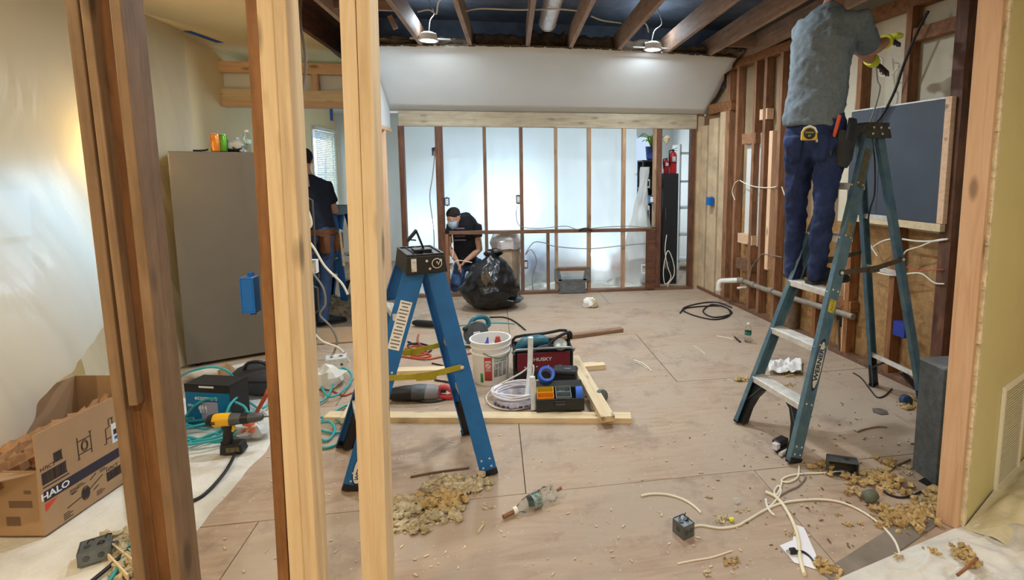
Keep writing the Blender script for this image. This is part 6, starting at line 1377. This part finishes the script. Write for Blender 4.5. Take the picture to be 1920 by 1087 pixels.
p0,p1=G(1560,1090),G(1752,962); dd=(p1-p0).normalized()
T(board('trim_1',p0+V((0,0,.003)),p1+dd*.1+V((0,0,.0018)),.10,.0032,mat('threshold_grey',(124,114,102),.8,var=.2),None,hint=dd.cross(V((0,0,1))),bevel=0),kind='structure')
tuft([(1800,1050,1.0),(1812,1062,.9),(1825,1068,.8)],'yellow insulation clump with a wood sliver on the pale drop cloth',INSUL,.026,41,zo=.03)
tuft([(1745,1045,.7),(1752,1048,.5)],'flat yellow tuft on the pale drop cloth near the cable',INSUL,.024,42,zo=.03); tuft([(1684,1052,.5)],'tiny yellow tuft by the drop cloth edge',INSUL,.022,43,zo=.02)
strand([tuple(G(1795,1078,.05)),tuple(G(1815,1062,.06)),tuple(G(1832,1046,.06))],.006,DOUG,'brown wood sliver lying on the pale drop cloth','wood sliver','wood_sliver',3)
# vent on the olive wall
def ooq(px,py):
    d=ray(px,py); n=ON; o=OC-ON*.012; t=n.dot(o-V((0,0,EYE)))/n.dot(d); return V((0,0,EYE))+d*t
va,vb=ooq(1869,830),ooq(1960,830); zt_,zb_=ooq(1869,733).z,ooq(1866,921).z
a0=(va-OC).dot(OD); a1=a0+.36
g=E('wall_vent',oq((a0+a1)/2,-.01,zb_),'pale louvred vent grille low on the olive wall','vent'); VM=mat('vent_pale',(240,238,222),.5,var=.03)
for q in ((a0,a1,zt_-.025,zt_),(a0,a1,zb_,zb_+.025),(a0,a0+.025,zb_+.025,zt_-.025),(a1-.025,a1,zb_+.025,zt_-.025)): obj('vent_frame',obox(q[0],q[1],-.028,-.0125,q[2],q[3]),VM,g,smooth=0,bevel=.002)
nl=int((zt_-zb_-.05)/.014); sm=None
for i in range(nl):
    z=zb_+.03+i*.014; fr_=MX.Translation(oq((a0+a1)/2,-.019,z))@MX(((OD.x,ON.x,0,0),(OD.y,ON.y,0,0),(0,0,1,0),(0,0,0,1)))@MX.Rotation(R(-38),4,'X')
    if sm is None: o=obj('louver',M().box(-(a1-a0)/2+.026,(a1-a0)/2-.026,-.007,.005,-.0008,.0008),VM,g,smooth=0,frame=fr_); sm=o.data
    else: o=bpy.data.objects.new('louver',sm); COL.objects.link(o); setw(o,fr_,g)
T(obj('light_switch_tab',M().box(1.935,1.945,2.06,2.075,.775,.80),TAPEB,smooth=0),'x','tape') if False else None
# ================================================= LUMBER AND TOOLS IN THE MIDDLE
def lumber(a,b_,label,w_=.089,t_=.038,ma=PINE,z=.019,flat=True):
    p0,p1=G(*a,z+t_*.5),G(*b_,z+t_*.5); p0.z=p1.z=z; return T(board('lumber_board',p0,p1,w_,t_,ma,None,hint=(0,0,1).__class__((0,0,1)) if not flat else (p1-p0).cross(V((0,0,1))),bevel=.002),label,'lumber')
lumber((612,776),(1183,778),'long pale pine board lying across before the tool pile')
lumber((1074,666),(1140,780),'pale pine board lying lengthwise beside the tool pile',z=.0575)
lumber((1085,684),(1133,680),'short pale pine offcut sticking out behind the tool pile')
lumber((736,692),(880,688),'pale pine board behind the red handled saw',z=.019)
lumber((652,782),(676,740),'short pale pine board by the teal hose',z=.0575)
lumber((955,642),(1166,614),'long grey brown board behind the white bucket',.07,.034,GREYW)
strand([(757,638),(790,632),(830,628)],.006,mat('brass_strip',(150,128,64),.5,.4),'brass strip lying flat beneath the clean ladder','strip','metal_strip') if False else None
strand([(1188,676),(1205,682),(1217,692),(1222,697)],.005,CABLEW,'pair of white wire offcuts on the bare floor by the long board'); strand([(1190,679),(1204,685),(1214,693)],.004,CABLEW,'shorter white wire offcut hugging the pair by the long board')
# bucket
bp=G(921,712); H=.335; tr=MX.Translation(bp); BKT=mat('bucket_white',(228,228,224),.45,var=.03)
g=E('bucket',bp,'white plastic bucket with printed labels holding bottles','bucket')
obj('pail',M().lathe([(.122,0),(.128,.006),(.140,H*.70),(.150,H*.70),(.150,H*.73),(.143,H*.735),(.144,H*.84),(.152,H*.845),(.152,H*.87),(.147,H*.875),(.150,H-.01),(.157,H-.008),(.157,H),(.145,H),(.142,H-.02),(.126,.012),(.05,.010)],36,tr),BKT,g,smooth=45)
obj('wire_handle',M().tube([bp+V((.150*math.cos(a),.150*math.sin(a),H*.80-.10*math.sin((a+2.2)/2.9*math.pi)*.55)) if False else bp+V((.153*math.cos(a),.153*math.sin(a),H*.79-.05*math.sin(math.pi*(a+1.9)/2.1))) for a in [-1.9+.15*i for i in range(15)]],.003,6),DKGREY,g)
def band(a0,a1,z0,z1,ma,name,r0=.1405,par=None):
    m=M(); n_=10
    for i in range(n_):
        a,b_=a0+(a1-a0)*i/n_,a0+(a1-a0)*(i+1)/n_; rr_=lambda z:.1285+(.140-.1285)*z/(H*.70)+.0012
        m.add([bp+V((rr_(z)*math.cos(t),rr_(z)*math.sin(t),z)) for t,z in ((a,z0),(b_,z0),(b_,z1),(a,z1))],[(0,1,2,3)])
    return obj(name,m,ma,par or g,solid=.0006)
vw=math.atan2(-bp.y,-bp.x)
band(vw-.36,vw+.06,.045,.225,mat('label_red',(196,74,70),.6,var=.15,vs=40),'warning_label'); band(vw-.30,vw-.0,.12,.20,STICK,'label_field').name='label_field'
tq=lambda a,z,o=.0022:bp+V(((.1285+.0115*z/(H*.70)+o)*math.cos(a),(.1285+.0115*z/(H*.70)+o)*math.sin(a),z))
m=M()
for i in range(20): 
    t0_,t1_=2*math.pi*i/20,2*math.pi*(i+1)/20; m.beam(tq(vw-.15+.17*math.cos(t0_),.16+.026*math.sin(t0_)),tq(vw-.15+.17*math.cos(t1_),.16+.026*math.sin(t1_)),.005,.001,(0,0,1) if abs(math.cos(t0_))>.3 else None)
m.beam(tq(vw-.27,.142),tq(vw-.03,.178),.005,.001,(0,0,1)); obj('line_drawing',m,REDINK,g,smooth=0)
band(vw+.16,vw+.95,.07,.175,mat('label_photo',(120,126,128),.5,var=.5,vs=24,rgb2=(188,190,190)),'photo_label'); band(vw+.16,vw+.95,.185,.215,mat('label_greenish',(178,196,178),.5,var=.2,vs=30),'label_strip')
m=M()
for k in (.40,.66): m.beam(tq(vw+k,.07,.002),tq(vw+k,.175,.002),.004,.001)
m.beam(tq(vw+.16,.12,.002),tq(vw+.95,.12,.002),.004,.001); obj('sticker_print',m,STICK,g,smooth=0)
band(vw-.62,vw-.45,.03,.10,mat('label_green_tri',(52,128,60),.6,var=.1),'green_mark')
bz=H*.62; T(obj('glue_bottle',M().lathe([(.028,0),(.030,.02),(.030,.10),(.022,.12),(.012,.135),(.005,.175)],14,MX.Translation(bp+V((-.045,.0,H-.17)))@MX.Rotation(.15,4,'Y')),mat('bottle_blue',(70,74,170),.4,var=.1)),'blue glue bottle nozzle showing in the bucket','bottle')
T(obj('red_cap_bottle',M().lathe([(.022,0),(.024,.10),(.024,.13),(.018,.145),(.018,.16),(.008,.16)],14,MX.Translation(bp+V((.055,.03,H-.165)))),mat('cap_red',(168,66,56),.5,var=.1)),'dull red capped bottle showing in the bucket','bottle')
T(obj('string_scrap',M().tube([bp+V((-.02,-.03,H-.06)),bp+V((.01,-.02,H-.03)),bp+V((.04,-.04,H-.055)),bp+V((.05,0,H-.08))],.004,6,4),CABLEW),'white string scrap in the bucket','string')
# cable coil
cp_=G(968,752); g=E('cable_coil',cp_,'coil of white electrical cable in torn lilac wrapping','cable coil')
for i in range(7):
    r_=.155-.010*(i%4)+.004*i; z=.055+.012*(i//2); obj('cable_turn',M().tube([cp_+V((r_*math.cos(a)+.004*math.sin(3*a+i),r_*.82*math.sin(a),z+.01*math.sin(2*a+i*2))) for a in [k*2*math.pi/26 for k in range(26)]],.0065,7,1,False,0,True),mat('cable_coil_white',(226,222,228),.45,var=.05) if i==0 else bpy.data.materials['cable_coil_white'],g)
m=M().lathe([(.09,.004),(.155,.004),(.165,.03),(.155,.055),(.10,.05),(.09,.03),(.09,.004)],28,MX.Translation(cp_))
for q in m.v: q+=V((1,1,.3))*.014*NZ.noise(q*14)
for q in m.v: q.z=max(.003,q.z)
obj('wrapping',m,mat('wrap_lilac',(168,164,190),.45,var=.35,vs=14,rgb2=(222,220,228)),g,smooth=30)
m=M()
for i in range(9):
    a=-2.6+i*.24; m.box(-.012,.012,-.002,.002,-.006,.006,mat=MX.Translation(cp_+V((.166*math.cos(a),.166*math.sin(a)*.98,.028)))@MX.Rotation(a+math.pi/2,4,'Z'))
obj('sticker_print',m,mat('wrap_ink',(70,56,120),.6,var=0),g,smooth=0)
W3([cp_+V((.10,.02,.08)),G(1000,685,.22),G(975,700,.16),G(930,725,.07),G(912,745,.012),G(925,762,.012),G(965,768,.010),G(1000,758,.02)],.006,CABLEW,'loose white cable end looping out of the coil',8)
# translucent tubes
TUBEM=mat('tube_clear',(224,228,226),.3,var=.15,vs=20)
T(obj('clear_tube',M().tube([G(987,752,.03),AY(993,700,G(990,752).y+.02),AY(995,632,G(990,752).y+.03)],.019,12,3),TUBEM),'tall pale plastic tube standing by the cable coil','tube')
g=T(obj('clear_tube',M().tube([G(1001,768,.015),AY(1000,735,G(1001,768).y+.0),AY(998,706,G(1001,768).y+.01)],[.020,.022,.019],12,3),TUBEM),'short pale plastic tube before the taller one','tube')
# tool bag
tb=G(1018,735); by=tb.y; A0=G(965,712); A1=G(1072,700); wv=V((1,.03,0)).normalized(); nv=V((-wv.y,wv.x,0)); L_=(A1.x-A0.x)
def tq3(a,b_,z): q=V((A0.x,A0.y,0))+wv*a+nv*b_; return V((q.x,q.y,z))
def tbx(a0,a1,b0,b1,z0,z1): return M().hexa([tq3(a0,b0,z0),tq3(a1,b0,z0),tq3(a1,b1,z0),tq3(a0,b1,z0),tq3(a0,b0,z1),tq3(a1,b0,z1),tq3(a1,b1,z1),tq3(a0,b1,z1)])
MAR=mat('bag_maroon',(112,30,40),.8,var=.12,vs=14,bump=.2,bs=90); BGK=mat('bag_black_fabric',(38,38,40),.85,var=.2,vs=14,bump=.2,bs=90)
g=E('tool_bag',tq3(L_/2,.1,0),'open maroon and black tool bag full of hand tools','tool bag'); th=.225
obj('front_panel',tbx(.02,L_-.02,-.012,.004,.06,th-.02),MAR,g,smooth=0,bevel=.004); obj('front_base',tbx(-.005,L_+.005,-.016,.012,0,.07),BGK,g,smooth=0,bevel=.006)
obj('back_panel',tbx(0,L_,.20,.215,.0,th+.01),BGK,g,smooth=0,bevel=.005); obj('side_panel',tbx(-.006,.01,.0,.21,0,th),BGK,g,smooth=0,bevel=.005); obj('side_panel',tbx(L_-.01,L_+.006,.0,.21,0,th),BGK,g,smooth=0,bevel=.005); obj('bag_floor',tbx(0,L_,0,.21,.0,.012),BGK,g,smooth=0)
obj('frame_bar',M().tube([tq3(.0,-.01,th-.02),tq3(.02,-.01,th+.012),tq3(L_-.02,-.01,th+.012),tq3(L_,-.01,th-.02)],.010,8,2),mat('bar_grey',(120,124,124),.4,.5,var=.1),g)
obj('frame_bar',M().tube([tq3(.0,.20,th-.02),tq3(.02,.20,th+.05),tq3(L_*.55,.19,th+.07),tq3(L_-.03,.18,th+.09),tq3(L_,.2,th-.02)],.012,8,3),BGK,g)
obj('strap',M().tube([tq3(L_*.55,0,th+.01),tq3(L_*.7,.06,th+.06),tq3(L_*.98,.1,th+.10),tq3(L_+.01,.15,th+.03)],.012,6,4),BGK,g); obj('strap',M().tube([tq3(.02,.1,th),tq3(.10,.1,th+.06),tq3(.3,.09,th+.055),tq3(L_*.9,.12,th+.08)],.009,6,4),BGK,g)
text('HUSKY',.036,tq3(L_*.48,-.0135,.155),wv,(0,0,1),mat('husky_letter',(206,196,196),.6,var=0),g,'brand_lettering',.0005,0,.001,1.25)
m=M()
for k in range(4): m.lathe([(.006,0),(.005,.004)],8,MX.Translation(tq3(.08+k*.09,-.013,.10))@MX.Rotation(R(90),4,'X'))
obj('rivet',m,ALU,g)
T(obj('nail_gun_body',M().tube([tq3(.03,.08,th-.02),tq3(.08,.09,th+.03),tq3(.2,.1,th+.045),tq3(.27,.1,th+.03)],[.03,.045,.045,.03],14,3),mat('tool_teal',(40,96,112),.4,var=.15)),'teal power tool lying in the maroon tool bag','power tool')
T(obj('hand_lamp',M().lathe([(.02,0),(.045,.03),(.055,.05),(.05,.055),(.03,.045)],20,MX.Translation(tq3(L_*.80,.06,th-.01))@MX.Rotation(R(40),4,'X')),mat('lamp_grey',(146,146,136),.4,.4,var=.1)),'round grey lamp head poking out of the tool bag','work lamp')
T(obj('pipe_wrench_handle',M().tube([tq3(L_*.35,.05,th-.03),tq3(L_*.45,.05,th+.01),tq3(L_*.7,.05,th+.015)],.011,8,3),DKGREY),'dark wrench handle across the tool bag rim','wrench')
# organizer
o0,o1=G(1006,784),G(1096,780); ou=(o1-o0).normalized(); ov=V((-ou.y,ou.x,0)); OL=(o1-o0).length
def og(a,b_,z): q=o0+ou*a+ov*b_; return V((q.x,q.y,z))
def ob(a0,a1,b0,b1,z0,z1): return M().hexa([og(a0,b0,z0),og(a1,b0,z0),og(a1,b1,z0),og(a0,b1,z0),og(a0,b0,z1),og(a1,b0,z1),og(a1,b1,z1),og(a0,b1,z1)])
zo=.039; OH=.085; OW=.20
g=E('parts_organizer',og(OL/2,OW/2,zo),'open black parts organizer with coloured bins on the front board','organizer'); ORK=mat('organizer_black',(36,40,40),.4,var=.1)
obj('tray_floor',ob(0,OL,0,OW,zo,zo+.006),ORK,g,smooth=0)
for q in ((0,OL,0,.008),(0,OL,OW-.008,OW),(0,.008,.008,OW-.008),(OL-.008,OL,.008,OW-.008)): obj('tray_wall',ob(*q,zo+.006,zo+OH),ORK,g,smooth=0,bevel=.002)
obj('latch',ob(OL*.38,OL*.62,-.012,0,zo+.035,zo+.075),ORK,g,smooth=0,bevel=.003); obj('latch_clip',ob(OL*.40,OL*.60,-.015,-.012,zo+.05,zo+.06),DKGREY,g,smooth=0)
obj('lid',M().hexa([og(0,OW,zo+OH-.01),og(OL,OW,zo+OH-.01),og(OL,OW+.012,zo+OH-.01),og(0,OW+.012,zo+OH-.01),og(0,OW+.03,zo+OH+.03),og(OL,OW+.03,zo+OH+.03),og(OL,OW+.042,zo+OH+.03),og(0,OW+.042,zo+OH+.03)]),ORK,g,smooth=0,bevel=.004)
ORG=mat('bin_orange',(226,140,30),.45,var=.05); YLW=mat('bin_yellow',(222,178,30),.45,var=.05); CLR=mat('bin_clear_grey',(112,124,126),.4,var=.1)
bins=[(.015,.40,.10,.19,YLW,INSULG,'yellow bin'),(.015,.40,.012,.095,ORG,REDINK,'orange bin with red wire nuts'),(.41,.80,.10,.19,CLR,GREYM,None),(.41,.80,.012,.095,CLR,GREYM,None)]
for a0,a1,b0,b1,ma,fill,lab in bins:
    a0,a1=a0*OL,a1*OL*.92; bn=E('bin',og(a0,b0,zo)) if False else None
    m=M()
    for q in ((a0,a1,b0,b0+.004),(a0,a1,b1-.004,b1),(a0,a0+.004,b0+.004,b1-.004),(a1-.004,a1,b0+.004,b1-.004)):
        k=ob(*q,zo+.012,zo+OH+.008); m.add(k.v,k.f)
    k=ob(a0,a1,b0,b1,zo+.008,zo+.012); m.add(k.v,k.f); bo=obj('bin',m,ma,g,smooth=0)
    if lab: bo['label']=lab
    rr=random.Random(int(a0*999+b0*77)); m=M()
    for i in range(26): c=og(rr.uniform(a0+.012,a1-.012),rr.uniform(b0+.012,b1-.012),zo+.045+rr.uniform(0,.02)); l=lump(c,(.010,.008,.007),.5,6,rr.uniform(0,40)); m.add(l.v,l.f)
    obj('small_parts',m,fill,bo,smooth=25)['kind']='stuff'
def tape_roll(c,axis,label,r=.052,w_=.045,name='tape_roll'):
    q=V(axis).normalized().to_track_quat('Z','Y').to_matrix().to_4x4(); tr=MX.Translation(c)@q; g=E(name,c,label,'tape')
    obj('tape_winding',M().lathe([(r*.76,-w_/2),(r,-w_/2),(r,w_/2),(r*.76,w_/2),(r*.76,-w_/2)],28,tr),TAPEB,g,smooth=40)
    obj('core',M().lathe([(r*.70,-w_/2+.001),(r*.757,-w_/2+.001),(r*.757,w_/2-.001),(r*.70,w_/2-.001),(r*.70,-w_/2+.001)],28,tr),mat('core_card',(120,130,190),.7,var=.1),g,smooth=40)
p=og(OL*.22,OW+.03,zo+OH+.075); tape_roll(p,(.15,-.75,.75),'blue painter tape roll tilted against the organizer lid',.056,.05)
p=og(OL*.90,.05,zo+.092); tape_roll(p,ou+V((0,0,.05)),'blue painter tape roll standing in the organizer',.050,.042)
# black pouch
c=og(OL*.66,OW+.13,.15); g=E('tool_pouch',V((c.x,c.y,0)),'square black fabric pouch behind the organizer','tool pouch')
obj('pouch_body',M().box(-.085,.085,-.06,.06,.0,.19,mat=MX.Translation((c.x,c.y+.02,0.003))@MX.Rotation(-.25,4,'Z')),BGK,g,smooth=0,bevel=.022); obj('pouch_flap',M().box(-.088,.088,-.064,.064,.155,.198,mat=MX.Translation((c.x,c.y+.02,0.003))@MX.Rotation(-.25,4,'Z')),BLACKP,g,smooth=0,bevel=.018)
obj('pouch_buckle',M().box(.0,.045,-.03,-.012,.197,.201,mat=MX.Translation((c.x,c.y+.02,0.003))@MX.Rotation(-.25,4,'Z')),GREYM,g,smooth=0)
# grey cap beside the frame
p=G(1128,742,.045); T(obj('knockout_cap',M().lathe([(.01,-.02),(.042,-.02),(.046,-.012),(.046,.012),(.040,.02),(.012,.024)],22,MX.Translation(p)@MX.Rotation(R(70),4,'X')@MX.Rotation(R(25),4,'Y')),mat('cap_greygreen',(92,98,92),.6,var=.2,bump=.1)),'round grey green cap standing beside the lengthwise board','pipe cap')
# reciprocating saw
s0=G(735,738,.06); s1_=G(852,736,.05); su=(s1_-s0); su.z=0; SL_=su.length; su.normalize(); sn=V((-su.y,su.x,0))
def sq(a,b_,z): q=s0+su*a*SL_+sn*b_; return V((q.x,q.y,z))
SGR=mat('saw_grey',(120,118,122),.45,var=.1); SRD=mat('saw_red',(186,58,64),.45,var=.08)
g=E('reciprocating_saw',sq(.5,0,0),'reciprocating saw with red handle lying under the clean ladder','saw')
obj('boot',M().tube([sq(-.15,0,.06),sq(.02,0,.06),sq(.2,0,.062),sq(.36,0,.064)],[.03,.042,.052,.050],14,2),BLACKP,g); obj('gear_case',M().tube([sq(.33,0,.064),sq(.45,0,.064),sq(.56,0,.064)],[.054,.056,.050],14,2),DKGREY,g); obj('motor_body',M().tube([sq(.5,0,.062),sq(.62,0,.062),sq(.75,0,.058)],[.050,.052,.045],14,2),SGR,g)
obj('handle',M().tube([sq(.72,0,.065),sq(.80,-.0,.095),sq(.90,0,.085),sq(1.0,0,.05),sq(.98,0,.028),sq(.86,0,.024),sq(.74,0,.035),sq(.71,0,.055)],.019,10,3,False,0,True),SRD,g); obj('trigger',M().box(-.02,.02,-.01,.01,-.008,.012,mat=MX.Translation(sq(.82,0,.062))),BLACKP,g,smooth=0,bevel=.003)
obj('blade',M().beam(sq(-.15,0,.06),sq(-.48,0,.058),.018,.0015,(0,0,1)),ALU,g,smooth=0); obj('shoe_plate',M().beam(sq(-.16,0,.06),sq(-.19,0,.06),.06,.04,(0,0,1)),DKGREY,g,smooth=0)
strand([tuple(sq(1.0,0,.03))]+[tuple(G(x,y,.008)) for x,y in ((858,722),(840,716),(815,712))],.007,CABLEK,'black saw lead curling behind the red handle'); strand([(735,750),(770,752),(800,756),(830,752),(845,742)],.007,CABLEK,'black saw lead lying before the saw body')
# cords behind the clean ladder
strand([(745,668),(770,672),(800,675),(830,670),(860,668),(900,660)],.008,CABLER,'orange red extension cord running behind the clean ladder')
strand([(760,655),(775,650),(795,655),(800,664),(780,668),(765,662),(770,652)],.008,CABLER,'orange red cord loop behind the clean ladder'); strand([(762,660),(790,662),(808,668),(790,672),(770,670)],.008,CABLER,'second orange red loop nearer the bucket') 
strand([(765,642),(785,650),(808,656),(800,662),(775,658),(765,648),(785,645),(805,650)],.008,CABLEK,'coiled black cord behind the clean ladder'); strand([(785,628),(783,640),(790,650),(802,655)],.008,CABLER,'rust cord rising from the black coil')
strand([(742,700),(760,706),(757,695),(748,690)],.007,CABLEK,'black cord curl by the rear pine board'); strand([(810,682),(840,688),(870,690)],.006,CABLEK,'thin dark cord along the rear pine board')
strand([(600,720),(640,742),(662,738),(700,735)],.007,CABLER,'brown cord passing behind the clean pine post')
strand([(918,596),(945,596),(965,604),(985,620)],.008,CABLEK,'black cord arching from the teal saw'); strand([(850,612),(880,610),(930,606),(965,608)],.006,HOSE,'thin teal cord beside the teal saw','cord')
# circular saw, teal
p=G(893,648,.0); TEA=mat('saw_teal',(30,104,124),.4,var=.2,vs=9); fu=V((.55,.83,0)); 
c0=AY(893,618,p.y); g=E('circular_saw',p,'teal and dark circular saw tipped behind the white bucket','saw'); tr=MX.Translation(p+V((0,0,.115)))@MX.Rotation(.25,4,'Z')
obj('blade_guard',M().lathe([(.02,-.028),(.105,-.028),(.112,-.02),(.112,.02),(.105,.028),(.02,.028)],26,tr@MX.Rotation(R(75),4,'X')),DKGREY,g,smooth=40); obj('motor',M().tube([tr@V((0,.02,0)),tr@V((.05,.10,.02)),tr@V((.07,.14,.03))],[.055,.055,.045],16),TEA,g)
obj('handle',M().tube([tr@V((-.06,.03,.06)),tr@V((.0,.05,.13)),tr@V((.10,.06,.125)),tr@V((.13,.06,.05)),tr@V((.06,.05,.03))],.021,10,3),TEA,g); obj('base_plate',M().box(-.15,.15,-.06,.09,-.004,.002,mat=MX.Translation(p+V((0,0,.02)))@MX.Rotation(.25,4,'Z')@MX.Rotation(R(10),4,'Y')),ALU,g,smooth=0,bevel=.002)
obj('spec_plate',M().box(-.03,.03,-.047,-.044,-.02,.03,mat=tr),STICK,g,smooth=0); obj('front_knob',M().ball(tr@V((-.10,-.02,.06)),.024,12),BLACKP,g)
# dark and red tool
p=G(808,614,.0); g=E('angle_grinder',p,'black and red angle grinder on the floor seen through the clean ladder','grinder'); f=MX.Translation(p+V((0,0,.04)))@MX.Rotation(-.35,4,'Z')
obj('body',M().tube([f@V((-.20,0,0)),f@V((-.16,0,0)),f@V((.0,0,0)),f@V((.06,0,0))],[.02,.034,.034,.028],12),BLACKP,g); obj('head',M().tube([f@V((.05,0,0)),f@V((.13,0,.0))],[.034,.03],12),SRD,g); obj('guard',M().lathe([(.01,0),(.066,0),(.066,.018),(.06,.02)],20,f@MX.Translation((.12,0,-.04))),DKGREY,g); obj('side_handle',M().tube([f@V((.09,0,.01)),f@V((.09,-.03,.06)),f@V((.085,-.05,.10))],[.01,.016,.014],10),BLACKP,g)
# crushed bottle with a stick through it
pb=G(1003,948,.032); rot=MX.Rotation(R(-22),4,'Z')@MX.Rotation(R(-90),4,'Y')
fr_=G(958,962,.02); to=G(1043,920,.035); ax=(to-fr_).normalized(); q4=(-ax).to_track_quat('Z','Y').to_matrix().to_4x4()
bt_=bottle('crushed_bottle',to-ax*.012+V((0,0,.004)),.235,'crushed clear bottle with green label lying on the bare floor',q4,.9,ma_label=mat('label_dkgreen',(52,96,84),.5,var=.5,vs=60,rgb2=(170,190,186)))
T(obj('wood_stake',M().tube([fr_-ax*.04,fr_+ax*.02],.011,6),DOUG,smooth=0),'brown stick end against the crushed bottle cap','stick'); T(obj('wood_stake',M().tube([to+ax*.004,to+ax*.03+V((0,0,.004))],.008,6),DOUG,smooth=0),'short brown peg beyond the crushed bottle base','stick')
